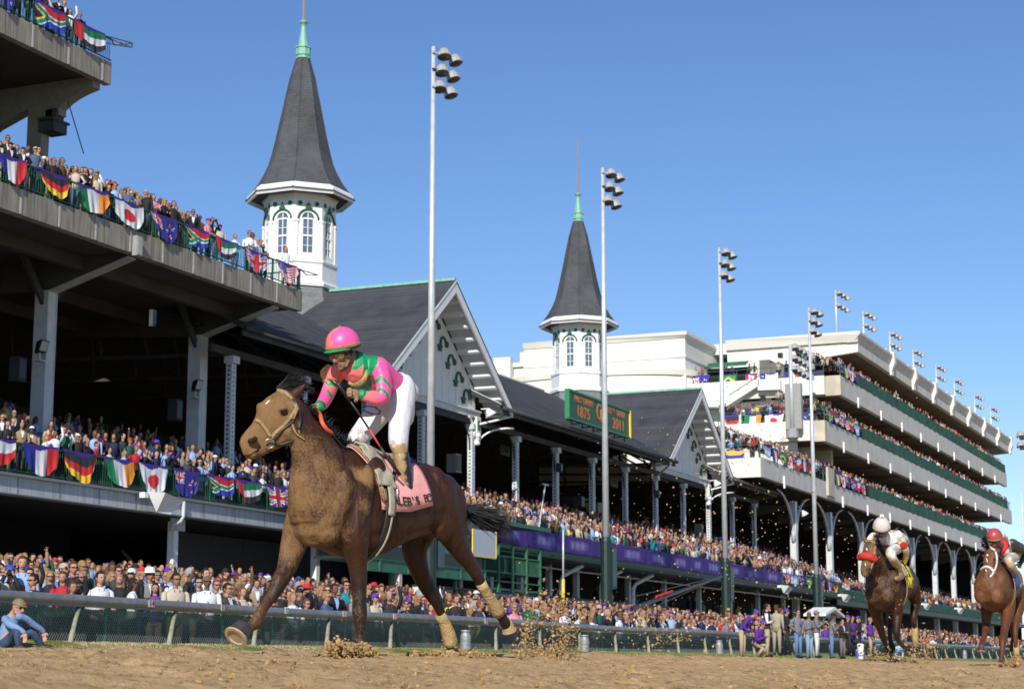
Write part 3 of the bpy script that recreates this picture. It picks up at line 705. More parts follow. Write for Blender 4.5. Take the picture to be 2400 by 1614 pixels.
wedge(WX(368, 1172, 37.5), 'white wedge-shaped lamp sticking out under the lower deck beam, beside the rain pipe', 0.95)
def speaker(P, lab, w=.5, h=.9, m=M_DARK2):
    o = thing('loudspeaker', lab, 'loudspeaker', P, 'loudspeakers hung under the decks'); x, y, z = P
    g = MB(); g.prism([(x, y - w / 2, z - h / 2), (x, y + w / 2, z - h / 2), (x, y + w / 2, z + h / 2), (x, y - w / 2, z + h / 2)], (-w * .8, 0, 0)); g.build('cabinet', m, o)
    g = MB(); g.box((x + .01, y - w * .4, z - h * .4), (x + .03, y + w * .4, z + h * .4)); g.build('grille', M_BLACKP, o); return o
speaker(WX(52, 865, 43), 'dark loudspeaker hanging left of the leftmost tall column'); speaker(WX(420, 960, 43), 'dark loudspeaker hanging left of the second tall column')
speaker(WX(268, 630, 43), 'pale box hung under the middle deck ceiling', .7, .75, M_CONCS)
speaker(WX(362, 745, 37.9), 'slim loudspeaker above the crowd under the lower deck', .2, .6)
o = thing('control_box', 'small pale metal box fixed on the middle deck fascia', 'box', WX(321, 577, 37.9)); P = o['wloc']
g = MB(); g.box((P[0] - .08, P[1] - .17, P[2] - .36), (P[0] + .12, P[1] + .17, P[2] + .36)); g.build('housing', M_GREYBOX, o); g = MB(); g.box((P[0] + .121, P[1] - .14, P[2] - .32), (P[0] + .135, P[1] + .14, P[2] + .32)); g.build('door', M_JOINT, o)
o = thing('stand_sign', 'small dark numbered sign hung under the middle deck near the second column', 'sign', WX(431, 735, 43)); P = o['wloc']
g = MB(); g.box((P[0] - .04, P[1] - .35, P[2] - .22), (P[0], P[1] + .35, P[2] + .22)); g.build('board', M_BLACKP, o); text_mesh('317', .35, (P[0] + .008, P[1], P[2]), (0, 1, 0), (0, 0, 1), M_DARK2, o, depth=.004)

# flags along the two decks
G_F = 'national flags hung along the balcony railings'
mids = [('france', -12, 62, 0.95), ('germany', 87, 163, 0.92), ('ireland', 178, 253, 0.92), ('japan', 268, 336, 0.92), ('newzealand', 351, 415, 0.95), ('southafrica', 432, 490, .8), ('uae', 505, 558, .8), ('uk', 576, 628, .88), ('usa', 646, 696, .82)]
for i, (k, ua, ub, h) in enumerate(mids):
    va, vb = 385 + ua * .352, 385 + ub * .352; A = WX(ua, va, 37.93); B = WX(ub, vb, 37.93)
    flag(k, (-37.95, A[1], 16.24), (0, 1, 0), B[1] - A[1], h, 'from the left on the middle deck railing', G_F, seed=i)
lows = [('chile', -50, 37), ('france', 54, 138), ('germany', 148, 228), ('ireland', 242, 315), ('japan', 327, 396), ('newzealand', 408, 473), ('southafrica', 485, 548), ('uae', 554, 614), ('uk', 623, 680), ('usa', 690, 745)]
for i, (k, ua, ub) in enumerate(lows):
    A = WX(ua, 1036, 37.93); B = WX(ub, 1036, 37.93)
    flag(k, (-37.95, A[1], 7.08), (0, 1, 0), B[1] - A[1], 1.0 if k not in ('southafrica', 'uae') else .9, 'from the left on the lower deck railing', G_F, seed=i + 20, swag=.5)
for i, (k, ua, ub) in enumerate((('newzealand', -5, 30), ('southafrica', 80, 150), ('uae', 176, 246))):
    A = WX(ua, 20, 39.93); B = WX(ub, 100, 39.93)
    flag(k, (-39.95, A[1], 23.05), (0, 1, 0), B[1] - A[1], .95, 'from the left on the top deck railing', G_F, seed=i + 40, swag=.25, gather=.03)
# ------------------------------------------------------------------ MIDDLE: the old grandstand, two gables, two spires
og = thing('old_grandstand', 'long old grandstand with a dark slate roof, two gables and rows of thin white columns', 'grandstand', (-42, 95, 1.6))
EX, EZ, RX, RZ = -39.2, 13.55, -49.6, 19.1
Y0, Y1 = 62.5, 142.0
def slab(poly, th, name, m, parent):
    """a sloping roof plane with thickness"""
    P = [np.array(p, float) for p in poly]; n = np.cross(P[1] - P[0], P[2] - P[0]); n /= np.linalg.norm(n)
    if n[2] > 0: n = -n
    g = MB(); g.prism(P, n * th); return g.build(name, m, parent)
def cut(yc, k):        # main roof plane split around a gable valley
    return yc
HW, RISE = 7.1, 5.6                      # gable half width and rise at the overhang
GY = (82.3, 122.8)
def roofz(x): return EZ + (RZ - EZ) * (EX - x) / (EX - RX)
# main roof: panels left of, between, right of the gables (valley lines meet the ridge)
vx = RX                                   # valley ends at the ridge line
segs = [(Y0, GY[0]), (GY[0], GY[1]), (GY[1], Y1)]
for i, (a, b) in enumerate(segs):
    poly = [(EX, a if i == 0 else a + HW - 1.4, EZ + .02), (EX, b if i == 2 else b - HW + 1.4, EZ + .02), (RX, b, RZ), (RX, a, RZ)]
    slab(poly, 0.18, 'roof_plane', M_SLATE, og)
g = MB(); g.prism([(RX - 0.02, Y0, RZ - .05), (RX - 12, Y0, EZ - 1), (RX - 12, Y0, EZ - 1.2), (RX - 0.02, Y0, RZ - .25)], (0, Y1 - Y0, 0)); g.build('rear_roof_plane', M_SLATE, og)
for i, (a, b) in enumerate(segs):
    g = MB(); g.bar((RX, a + (4.2 if i else 0), RZ + .03), (RX, b - (4.2 if i < 2 else 0), RZ + .03), .28, .12); g.build('ridge_capping', M_FLASH, og)
    g = MB(); ya, yb = (a if i == 0 else a + HW - 1.2), (b if i == 2 else b - HW + 1.2); g.tube([(EX + .08, ya, EZ - .12), (EX + .08, yb, EZ - .12)], .11, 8); g.build('gutter', M_DARK2, og, smooth=True)
    g = MB(); g.box((EX - .04, ya, EZ - .42), (EX - .14, yb, EZ - .18)); g.build('eaves_board', M_DARK2, og)
def valley(yc, sgn):
    g = MB(); g.bar((EX, yc + sgn * (HW - 1.35), EZ + .06), (RX, yc + sgn * .2, RZ + .05), .22, .05); g.build('valley_flashing', M_FLASH, og)
# ceiling underneath, back wall, near-black, the shade put into their colour
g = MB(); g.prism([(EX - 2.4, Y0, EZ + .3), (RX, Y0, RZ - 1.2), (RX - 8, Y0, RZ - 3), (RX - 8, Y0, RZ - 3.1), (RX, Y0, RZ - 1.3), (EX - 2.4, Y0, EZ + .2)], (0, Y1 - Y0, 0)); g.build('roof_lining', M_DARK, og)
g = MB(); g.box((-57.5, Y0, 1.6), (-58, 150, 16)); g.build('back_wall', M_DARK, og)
g = MB()
for k in range(26):
    x0 = -36.9 - k * 0.8; z = 5.75 + k * 0.26; g.box((x0, 74.0, z - .4), (x0 - .8, 150, z))
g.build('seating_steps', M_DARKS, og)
# roof trusses, dimness put into their dark colour
for k in range(14):
    y = 64.1 + 5.9 * k; g = MB()
    g.bar((-40.8, y, 12.7), (-56, y, 13.3), .14); g.bar((-40.8, y, 12.7), (-49, y, 17.2), .12)
    for j in range(5): g.bar((-42.5 - j * 2.4, y, 12.75 + .1 * j), (-43.5 - j * 2.2, y, 14.2 + j * .85 if j < 3 else 15.5), .08)
    g.build('roof_truss', M_DARK2, og)
g = MB(); g.bar((-40.8, Y0, 12.75), (-40.8, Y1, 12.75), .18, .3); g.build('wall_plate', M_DARK2, og)
# columns: latticed steel, holes shown as a row of small dark punches
cols_y = [64.1 + 5.9 * k for k in range(14)]
for k, y in enumerate(cols_y):
    c = MB(); c.box((-40.66, y - 0.17, 5.9), (-40.71, y + 0.17, 12.6)); c.box((-40.89, y - 0.17, 5.9), (-40.94, y + 0.17, 12.6)); c.box((-40.711, y - .17, 5.9), (-40.889, y - .12, 12.6)); c.box((-40.711, y + .12, 5.9), (-40.889, y + .17, 12.6))
    c.box((-40.70 + .16, y - .25, 12.3), (-41.0, y + .25, 12.6)); cc = c.build('lattice_column', M_WHITE, og)
    h = MB()
    for j in range(34):
        z = 6.0 + j * .19; h.box((-40.655, y - .028, z), (-40.66, y + .028, z + .075)); h.box((-40.75, y - .1745, z + .08), (-40.85, y - .1701, z + .15))
    tag(h.build('lattice_holes', M_DARK, cc), kind='stuff')
    if k >= 4:
        for s_ in (-1, 1):
            g = MB(); pts = [(-40.8, y + s_ * (.17 + 1.0 * (1 - math.cos(t))), 11.3 + 1.25 * math.sin(t)) for t in np.linspace(0, 1.35, 6)]; g.tube(pts, .045, 5); g.build('arched_brace', M_DARK2, cc)

def disc(c, r, m, name, parent, n=16, x=.03, ry=None):
    g = MB(); c = np.array(c, float); g.prism([c + np.array((0, math.cos(2 * math.pi * k / n) * r, math.sin(2 * math.pi * k / n) * (ry or r))) for k in range(n)], (x, 0, 0)); return g.build(name, m, parent)
def gable(yc):
    zf = EZ - .05; zp = zf + RISE; xo, xw = -39.2, -40.7
    # roof planes of the cross gable running back to the ridge
    for s_ in (-1, 1):
        poly = [(xo, yc, zp + .12), (xo, yc + s_ * HW, zf + .12), (xo - 1.5, yc + s_ * (HW - .0), zf + .12), (RX + .2, yc + s_ * .6, zp - .35), (RX - 1, yc, zp + .12)]
        P0, P1, P2 = [np.array(p) for p in (poly[0], poly[1], poly[4])]
        slab([poly[0], poly[1], (xo - 1.6, yc + s_ * HW, zf + .12), (RX, yc + s_ * .02, zp + .10)], .16, 'roof_plane', M_SLATE, og)
        # barge board along the rake, pale edge
        g = MB(); dz = np.array((0, 0, 1.0))
        a, b = np.array((xo + .06, yc, zp - .02)), np.array((xo + .06, yc + s_ * (HW + .05), zf - .02))
        g.prism([a, b, b - dz * .42, a - dz * .50], (-.10, 0, 0)); g.build('barge_board', M_WOOD, og)
        g = MB(); g.prism([a + dz * .10 + (.02, 0, 0), b + dz * .10 + (.02, 0, 0), b + dz * .003 + (.02, 0, 0), a + dz * .003 + (.02, 0, 0)], (-.16, 0, 0)); g.build('rake_flashing', M_FLASH if s_ < 0 else M_DARK2, og)
        # soffit and its lookout brackets
        g = MB(); off = .20
        g.prism([(xo - .06, yc, zp - off), (xo - .06, yc + s_ * HW, zf - off), (xw + .05, yc + s_ * HW, zf - off), (xw + .05, yc, zp - off)], (0, 0, .05)); g.build('soffit', M_WHITE, og)
        for k in range(10):
            t = (k + .9) / 10.4; y = yc + s_ * HW * t; z = zp - RISE * t - off - .003
            g = MB(); e = np.array((0, s_ * HW, -RISE)); e /= np.linalg.norm(e)
            g.prism([(xo - .10, y, z), (xo - .10, y + e[1] * .16, z + e[2] * .16), (xo - .10, y + e[1] * .16, z + e[2] * .16 - .17), (xo - .10, y, z - .17)], (xw - xo + .12, 0, 0)); g.build('lookout_bracket', M_WOOD, og)
        g = MB(); g.bar((xw + .1, yc + s_ * HW * .97, zf - .35), (xo - .05, yc + s_ * (HW + .02), zf - .30), .14); g.bar((xw + .1, yc + s_ * HW * .8, zf - .9), (xo - .05, yc + s_ * (HW + .02), zf - .38), .1); g.build('corner_strut', M_WOOD, og)
    g = MB(); g.bar((xo, yc, zp + .17), (RX, yc, zp + .17), .22, .14); g.build('copper_ridge', M_COPPER, og)
    # boarded wall in the gable: every board its own piece
    hw = HW * .80; zt = lambda y: zp - .28 - RISE * abs(y - yc) / HW
    n = 14; bw = 2 * hw / n; zb = zf - .15
    for k in range(n):
        a, b = yc - hw + k * bw + .018, yc - hw + (k + 1) * bw - .018
        top = [(xw, b, max(zt(b), zb + .05)), (xw, a, max(zt(a), zb + .05))]
        if a < yc < b: top = [(xw, b, zt(b)), (xw, yc, zt(yc)), (xw, a, zt(a))]
        g = MB(); g.prism([(xw, a, zb), (xw, b, zb)] + top, (-.08, 0, 0)); g.build('wall_board', M_WOOD, og)
    g = MB(); g.prism([(xw - .09, yc - hw, zb), (xw - .09, yc + hw, zb), (xw - .09, yc, zt(yc))], (-.05, 0, 0)); g.build('board_backing', M_BEAMW, og)
    g = MB(); g.box((xw + .12, yc - hw - .4, zb - .42), (xw - .22, yc + hw + .4, zb - .003)); g.build('gable_beam', M_WHITE, og)
    g = MB(); g.box((xw + .2, yc - hw - .4, zb - .1), (xw + .121, yc + hw + .4, zb - .02)); g.build('beam_moulding', M_WOOD, og)
    # arches, discs and keystones climbing the rakes
    for s_ in (-1, 1):
        for t in (.10, .24, .38, .52, .66):
            y = yc + s_ * HW * t * .96; z = zp - RISE * t - 1.62
            g = MB(); pts = [(xw + .05, y + .34 * math.cos(a), z + .10 + .42 * math.sin(a)) for a in np.linspace(-.15, math.pi + .15, 11)]
            g.tube(pts, .065, 6); g.build('arch_moulding', M_ORNG, og, smooth=True)
            g = MB(); yy = y - s_ * .38 if s_ < 0 else y - .40
            g.prism([(xw + .01, yy - .24, z + .06), (xw + .01, yy + .24, z + .06), (xw + .01, yy + .22, z - .05), (xw + .01, yy + .13, z - .10), (xw + .01, yy + .15, z - .26), (xw + .01, yy - .15, z - .26), (xw + .01, yy - .13, z - .10), (xw + .01, yy - .22, z - .05)], (.09, 0, 0)); g.build('bracket_ornament', M_ORNG, og)
            disc((xw + .01, y + s_ * .52, z + .22), .17, M_ORNG, 'disc_ornament', og)
    valley(yc, -1); valley(yc, 1)
    # ornate column and capital at the far foot
    for s_ in (1,):
        yk = yc + s_ * (hw + .05)
        g = MB(); g.lathe((xw + .05, yk, 12.1), [(.16, -.6), (.20, -.55), (.20, -.45), (.15, -.4), (.2, -.2), (.24, -.15), (.24, 0), (.19, .05)], 12); g.build('capital', M_WOOD, og)
        g = MB(); g.box((xw + .2, yk - .25, 12.15), (xw - .1, yk + .25, 13.0)); g.build('column_block', M_WOOD, og)
        disc((xw + .205, yk, 12.55), .17, M_ORNG, 'disc_ornament', og, ry=.28)
        g = MB(); pts = [(xw + .05, yk - .28 - .9 * (1 - math.cos(t)), 11.9 + 1.05 * math.sin(t)) for t in np.linspace(0, 1.5, 7)]; g.tube(pts, .09, 6); g.build('curved_bracket', M_WOOD, og, smooth=True)
        g = MB(); pts = [(xw + .1 + 1.35 * (1 - math.cos(t)), yk + .2 + .5 * t, 11.7 + .75 * math.sin(t)) for t in np.linspace(0, 1.5, 7)] + [(xo, yk + 1.6, 12.5)]; g.tube(pts, .055, 6); g.build('curved_bracket', M_WOOD, og, smooth=True)
for yc in GY: gable(yc)

# ------------------------------------------------------------------ twin spires
def spire(yc, lab):
    xc = -48.4; o = thing('spire', lab, 'spire', (xc, yc, 18.2), 'twin spires on the roof'); R = 1.90
    def octo(r, z): return [(xc + r * math.cos(math.pi / 8 + k * math.pi / 4) / math.cos(math.pi / 8), yc + r * math.sin(math.pi / 8 + k * math.pi / 4) / math.cos(math.pi / 8), z) for k in range(8)]
    def ring(prof, name, m, par=o):
        g = MB(); vs = [];
        for r, z in prof: vs += octo(r, z)
        n = len(prof); fs = [(i * 8 + k, i * 8 + (k + 1) % 8, (i + 1) * 8 + (k + 1) % 8, (i + 1) * 8 + k) for i in range(n - 1) for k in range(8)] + [tuple(range(8)), tuple((n - 1) * 8 + k for k in range(8))]
        g.add(vs, fs); return g.build(name, m, par)
    H = .93; ap = R * H
    ring([(ap + .95, 17.2), (ap + .45, 18.0), (ap + .18, 18.8), (ap + .12, 19.35)], 'slate_skirt', mat('pale_slate_skirt', (0.16, 0.17, 0.17), .7, var=.25, scale=2, extra=courses(.3, .19, .012, True, (.26, .27, .27), .5)))
    ring([(ap + .22, 19.35), (ap + .26, 19.50), (ap + .18, 19.62), (ap + .10, 19.66), (ap + .10, 20.55), (ap + .16, 20.6), (ap + .18, 20.72), (ap + .06, 20.8)], 'base_moulding', M_WOOD)
    ring([(ap - .14, 20.8), (ap - .14, 24.0)], 'drum_core', M_DARK)
    zt = 24.05
    for k in range(8):
        a = k * math.pi / 4; nrm = np.array((math.cos(a), math.sin(a), 0)); tg = np.array((-math.sin(a), math.cos(a), 0)); c = np.array((xc, yc, 0)) + nrm * (ap); hw = ap * math.tan(math.pi / 8)
        P = lambda s, z, d=0: c + tg * s + np.array((0, 0, z)) + nrm * d
        # wall pieces round the arched window opening
        w2 = .34; zs = 21.05; zsp = 22.95
        for s_ in (-1, 1):
            g = MB(); g.prism([P(s_ * w2, 20.8), P(s_ * (hw - .002), 20.8), P(s_ * (hw - .002), zt), P(s_ * w2, zt)], -nrm * .12); g.build('drum_wall', M_WOOD, o)
            g = MB(); g.prism([P(s_ * (hw - .16), 20.8, .03), P(s_ * (hw + .01), 20.8, .03), P(s_ * (hw + .01), 22.75, .03), P(s_ * (hw - .16), 22.75, .03)], nrm * .05); g.prism([P(s_ * (hw - .20), 22.75, .02), P(s_ * (hw + .02), 22.75, .02), P(s_ * (hw + .02), 22.87, .02), P(s_ * (hw - .20), 22.87, .02)], nrm * .09); g.build('pilaster', M_WOOD, o)
        g = MB(); g.prism([P(-w2, 20.8), P(w2, 20.8), P(w2, zs), P(-w2, zs)], -nrm * .12); g.build('sill_wall', M_WOOD, o)
        arc = [P(w2 * math.cos(t), zsp + w2 * math.sin(t)) for t in np.linspace(0, math.pi, 11)]
        g = MB(); g.prism([P(w2, zt)] + arc + [P(-w2, zt)], -nrm * .12); g.build('arch_wall', M_WOOD, o)
        wf = MB()
        for s_ in (-1, 1): wf.prism([P(s_ * w2, zs, -.02), P(s_ * (w2 - .08), zs, -.02), P(s_ * (w2 - .08), zsp, -.02), P(s_ * w2, zsp, -.02)], -nrm * .06)
        wf.prism([P(-w2 + .08, zs, -.02), P(w2 - .08, zs, -.02), P(w2 - .08, zs + .09, -.02), P(-w2 + .08, zs + .09, -.02)], -nrm * .06)
        wf.prism([P(-w2 + .08, 22.0, -.02), P(w2 - .08, 22.0, -.02), P(w2 - .08, 22.09, -.02), P(-w2 + .08, 22.09, -.02)], -nrm * .06)
        wf.prism([P(-w2 + .08, zsp - .04, -.02), P(w2 - .08, zsp - .04, -.02), P(w2 - .08, zsp + .04, -.02), P(-w2 + .08, zsp + .04, -.02)], -nrm * .06)
        wf.prism([P(-.022, zs + .09, -.03), P(.022, zs + .09, -.03), P(.022, zsp + .38, -.03), P(-.022, zsp + .38, -.03)], -nrm * .04)
        for zz in (21.5, 22.45): wf.prism([P(-w2 + .08, zz, -.035), P(w2 - .08, zz, -.035), P(w2 - .08, zz + .03, -.035), P(-w2 + .08, zz + .03, -.035)], -nrm * .03)
        wo = wf.build('window_frame', M_WOOD, o)
        g = MB(); g.prism([P(w2, zs, -.085), P(w2, zsp, -.085)] + [P(w2 * math.cos(t), zsp + w2 * math.sin(t), -.085) for t in np.linspace(.2, math.pi - .2, 9)] + [P(-w2, zsp, -.085), P(-w2, zs, -.085)], -nrm * .02); g.build('pane', M_GLASS, wo)
        # green hood, leaf and discs
        g = MB(); pts = [P(.54 * math.cos(t), zsp - .02 + .50 * math.sin(t), .04) for t in np.linspace(-.05, math.pi + .05, 13)]; g.tube(pts, .055, 6); g.build('hood_moulding', M_ORNG, o, smooth=True)
        lf = [P(x_ * .85, zsp + .52 + z_ * .85, .05) for x_, z_ in ((-.22, 0), (-.20, .12), (-.10, .14), (-.15, .28), (-.06, .26), (0, .46), (.06, .26), (.15, .28), (.10, .14), (.20, .12), (.22, 0))]
        g = MB(); g.prism(lf, nrm * .04); g.build('leaf_ornament', M_ORNG, o)
        for s_ in (-1, 1):
            g = MB(); cc = P(s_ * .45, zt - .30, .01); g.prism([cc + tg * .12 * math.cos(t) + np.array((0, 0, .12 * math.sin(t))) for t in np.linspace(0, 2 * math.pi, 14)[:-1]], nrm * .04); g.build('disc_ornament', M_ORNG, o)
    ring([(ap + .02, zt), (ap + .06, zt + .1), (ap + .12, zt + .14), (ap + .12, zt + .30), (ap + .35, zt + .36), (ap + .35, zt + .42)], 'frieze', M_WOOD)
    d = MB()
    for k in range(8):
        a = k * math.pi / 4; nrm = np.array((math.cos(a), math.sin(a), 0)); tg = np.array((-math.sin(a), math.cos(a), 0)); c = np.array((xc, yc, zt + .31)) + nrm * (ap + .2)
        for j in range(11):
            q = c + tg * (j - 5) * .17; d.prism([q, q + tg * .08, q + tg * .08 + np.array((0, 0, .09)), q + np.array((0, 0, .09))], nrm * .08)
    tag(d.build('dentils', M_BEAMW, o), kind='stuff')
    ring([(ap + .35, zt + .42), (ap + .80, zt + .14), (ap + .86, zt + .12), (ap + .91, zt + .24), (ap + .85, zt + .46), (ap + .66, zt + .66)], 'flared_cornice', M_WOOD)
    zr = zt + .12
    pr = [(ap + .94, zr + .12), (ap + .90, zr + .20), (ap + .60, zr + .60), (ap + .32, zr + 1.02), (ap + .04, zr + 1.55), (ap - .18, zr + 2.1), (ap - .34, zr + 2.75), (ap - .52, zr + 3.6), (ap - .82, zr + 5.2), (ap - 1.14, zr + 6.9), (.31, zr + 8.1)]
    sp = ring(pr, 'slate_roof', M_SLATES)
    g = MB(); g.lathe((xc, yc, zr + 8.1), [(.40, -.1), (.40, 0), (.34, .05), (.40, .10), (.40, .46), (.45, .50), (.42, .58), (.28, .60), (.12, 1.75), (.16, 1.85), (.25, 1.95), (.26, 2.02), (.05, 2.05)], 8); g.build('copper_finial', M_COPPER, o)
    g = MB(); g.tube([(xc, yc, zr + 10.1), (xc, yc, zr + 14.2)], [.085, .04], 6); g.build('rod', M_RUST, o)
    for k in range(8):      # hip rolls
        a = math.pi / 8 + k * math.pi / 4; g = MB(); g.tube([(xc + r / math.cos(math.pi / 8) * math.cos(a), yc + r / math.cos(math.pi / 8) * math.sin(a), z) for r, z in pr], .03, 4); g.build('hip_roll', M_SLATES, o)
spire(82.35, 'nearer white octagonal tower with tall dark slate spire and copper finial'); spire(122.6, 'farther white octagonal tower with slate spire, in front of the cream clubhouse')

# ------------------------------------------------------------------ front of the old stand below the seats
g = MB(); g.box((-36.0, 74.2, 5.35), (-36.5, 150, 5.80)); g.build('green_fascia', M_DGREEN, og)
g = MB(); g.tube([(-35.93, 74.2, 5.42), (-35.93, 150, 5.42)], .12, 8); g.build('lower_gutter', M_DGREEN, og, smooth=True)
g = MB(); g.box((-36.5, 74.2, 5.36), (-41, 150, 5.5)); g.build('lower_soffit', M_DARK2, og)
railing(og, 74.2, 150, -36.1, 5.8, .85, bal=.3)
g = MB(); g.bar((-37.3, 88, 5.05), (-37.3, 150, 5.05), .1, .08); g.build('pipe_rail', M_BEAMW, og)
# white brick front with window openings
yb0, yb1 = 76.0, 111.4
g = MB(); g.box((-38.0, yb0, 1.6), (-38.3, yb1, 3.55)); g.build('brick_wall', M_BRICKW, og)
g = MB(); g.box((-37.9, yb0, 3.56), (-38.35, yb1, 3.66)); g.build('window_ledge', M_DGREEN, og)
g = MB(); g.box((-40.5, yb0, 3.6), (-40.6, 150, 5.35)); g.build('dining_room_back', M_DARK, og)
for y in (77, 80.6, 84.2, 88, 91.9, 95.9, 100.2, 104.3, 110.9, 118, 125, 132, 139):
    g = MB(); g.box((-37.98, y - .17, 3.67 if y < 112 else 1.6), (-38.25, y + .17, 5.34)); g.build('window_pier', M_BEAMW, og)
for u, v in ((1310, 1400), (1405, 1400), (1480, 1360)):
    P = WX(u, v, 37.5); g = MB(); g.tube([(-37.4, P[1], 1.6), (-37.4, P[1], 4.4), (-37.3, P[1] + .15, 4.75), (-36.3, P[1] + .5, 5.3)], .12, 8); g.build('rain_pipe', M_WOOD, og, smooth=True)
g = MB(); g.box((-40.6, yb1, 1.6), (-40.9, 150, 5.3)); g.build('recess_wall', M_DARK, og)

# long purple banner pieces with washed-out pale lettering patches
def banner(y0, y1, k):
    g = MB(); n = 30; vs = []; cs = []; fs = []; r = random.Random(k); 
    for j in range(9):
        for i in range(n + 1):
            s = i / n; t = j / 8; vs.append((-35.88 + .03 * math.sin(s * 19 + k) * t, y0 + (y1 - y0) * s, 6.66 - .86 * t + .03 * math.sin(s * 4 + k) * (t > .9)))
    a0, a1 = r.uniform(.16, .24), r.uniform(.70, .84)
    for j in range(8):
        for i in range(n):
            a = j * (n + 1) + i; fs.append((a, a + n + 1, a + n + 2, a + 1)); s, t = (i + .5) / n, (j + .5) / 8
            w = max(0, min(1, (s - a0) * 9)) * max(0, min(1, (a1 - s) * 9)) * max(0, min(1, (t - .2) * 5)) * max(0, min(1, (.85 - t) * 5)) * (0.75 + .25 * math.sin(s * 40 + k))
            cs.append(tuple(p * (1 - w) + q * w for p, q in zip((.055, .022, .22), (.26, .24, .52))))
    g.v = [tuple(map(float, p)) for p in vs]; g.f = fs; g.c = cs
    o = g.build('purple_banner', M_ATTR, None, smooth=True, colors=True, loc=(-35.9, (y0 + y1) / 2, 6.2), fix=False); return o
ys = [74.4, 79.2, 83.8, 88.4, 93.3, 96.5, 101.4, 105.6, 109.9, 112.2, 116.7, 121.3, 125.9, 130.6]
for k in range(len(ys) - 1):
    tag(banner(ys[k], ys[k + 1] - .05, k), ORD[k] + ' purple banner from the left on the old grandstand railing', 'banner', 'purple banners along the old grandstand')
for i, k in enumerate(('uk', 'argentina', 'newzealand', 'brazil', 'canada', 'chile', 'france', 'germany')):
    flag(k, (-35.88, 131 + i * 2.1, 6.66), (0, 1, 0), 1.7, .85, 'past the purple banners of the old grandstand', G_F, seed=60 + i)

# lamps fixed on the old stand
for i, (u, v, D) in enumerate(((1148, 968, 39.6), (1680, 1133, 39.6), (1885, 1203, 38.4))):
    P = WX(u, v, D); o = thing('shaded_lamp', ['white shaded lamp under the foot of the nearer gable', 'white shaded lamp under the foot of the farther gable', 'white shaded lamp on a clubhouse column'][i], 'lamp', P)
    g = MB(); g.lathe(P, [(.06, .25), (.12, .2), (.34, -.12), (.30, -.16)], 12, axis=(-.5, -.3, 1)); g.build('shade', M_WOOD, o, smooth=True); g = MB(); g.bar(P + np.array((-.5, 0, .25)), P + np.array((0, 0, .25)), .05); g.build('arm', M_WOOD, o)
for i, (u, v) in enumerate(((860, 783), (1518, 1005))):
    P = WX(u, v, 44); o = thing('roof_box', ['small grey vent box on the slate roof above the jockey', 'small grey lamp box on the slate roof beside the farther gable'][i], 'box', P)
    g = MB(); g.box(P + np.array((-.3, -.4, -.25)), P + np.array((.35, .4, .2))); g.build('housing', M_DARK2, o); g = MB(); g.box(P + np.array((-.35, -.45, .2)), P + np.array((.4, .45, .28))); g.build('lid', M_GREYBOX, o)
for i, (u, v) in enumerate(((1184, 1055), (1440, 1130))):
    P = WX(u, v, 43); o = thing('section_sign', ['small dark section sign hanging inside the old stand beyond the first column', 'small dark section sign hanging deep in the old stand'][i], 'sign', P)
    g = MB(); g.box(P + np.array((-.05, -.7, -.3)), P + np.array((0, .7, .3))); g.build('board', M_DGREEN, o); text_mesh(['318', '319'][i], .45, P + np.array((.01, 0, 0)), (0, 1, 0), (0, 0, 1), M_DARK2, o, depth=.004)
for i, (u, v, D) in enumerate(((1075, 1085, 42), (1316, 1095, 40.2), (1545, 1157, 40.2), (1366, 1175, 42), (1645, 1240, 42))):
    speaker(WX(u, v, D), ['grey loudspeaker cluster beside the first lattice column', 'small loudspeaker on the third lattice column', 'small loudspeaker near the farther gable column', 'dark loudspeaker between two inner columns', 'grey loudspeaker beside the farther gable column'][i], [.7, .35, .35, .6, .6][i], [1.0, .5, .5, .7, .8][i], M_GREYBOX if i in (0, 4) else M_DARK2)

# the green and orange sign standing on the eaves
sgn = thing('derby_sign', 'green roof sign with orange letters and yellow right edge reading first derby 1875', 'sign', (-38.6, 100.5, 13.7))
A = WX(1333, 912, 38.4); B = WX(1474, 965, 38.4); ya, yb = A[1], B[1]; zb_, zt_ = 13.76, 15.42
g = MB(); g.box((-38.4, ya, zb_), (-38.55, yb, zt_)); g.build('board', mat('sign_green', (0.012, 0.085, 0.03), .5, var=.1), sgn)
fr = mat('sign_frame_green', (0.02, .22, .09), .5)
for a, b, m in (((-38.33, ya - .12, zt_ - .08), (-38.6, yb, zt_ + .03), fr), ((-38.33, ya - .12, zb_ - .03), (-38.6, yb, zb_ + .06), fr), ((-38.33, ya - .13, zb_ + .061), (-38.6, ya + .04, zt_ - .081), fr), ((-38.30, yb + .003, zb_ - .03), (-38.6, yb + .14, zt_ + .03), M_YELLOW)):
    g = MB(); g.box(a, b); g.build('frame', m, sgn)
ms = mat('sign_orange', (0.62, 0.20, 0.04), .5, var=.08); msd = mat('sign_letter_edge', (0.30, 0.10, 0.02), .6); L_ = yb - ya; zc = (zb_ + zt_) / 2
for txt, s, yy, zz, sh in (('FIRST DERBY', .50, ya + L_ * .235, zc + .42, 1.0), ('1875', .92, ya + L_ * .225, zc - .28, 1.12), ('137', .50, ya + L_ * .66, zc + .42, 1.0), ('TH', .26, ya + L_ * .725, zc + .52, 1.0), ('DERBY', .50, ya + L_ * .855, zc + .42, .98), ('2011', .92, ya + L_ * .81, zc - .28, 1.12)):
    text_mesh(txt, s, (-38.385, yy, zz), (0, 1, 0), (0, 0, 1), ms, sgn, depth=.006, shear=sh)
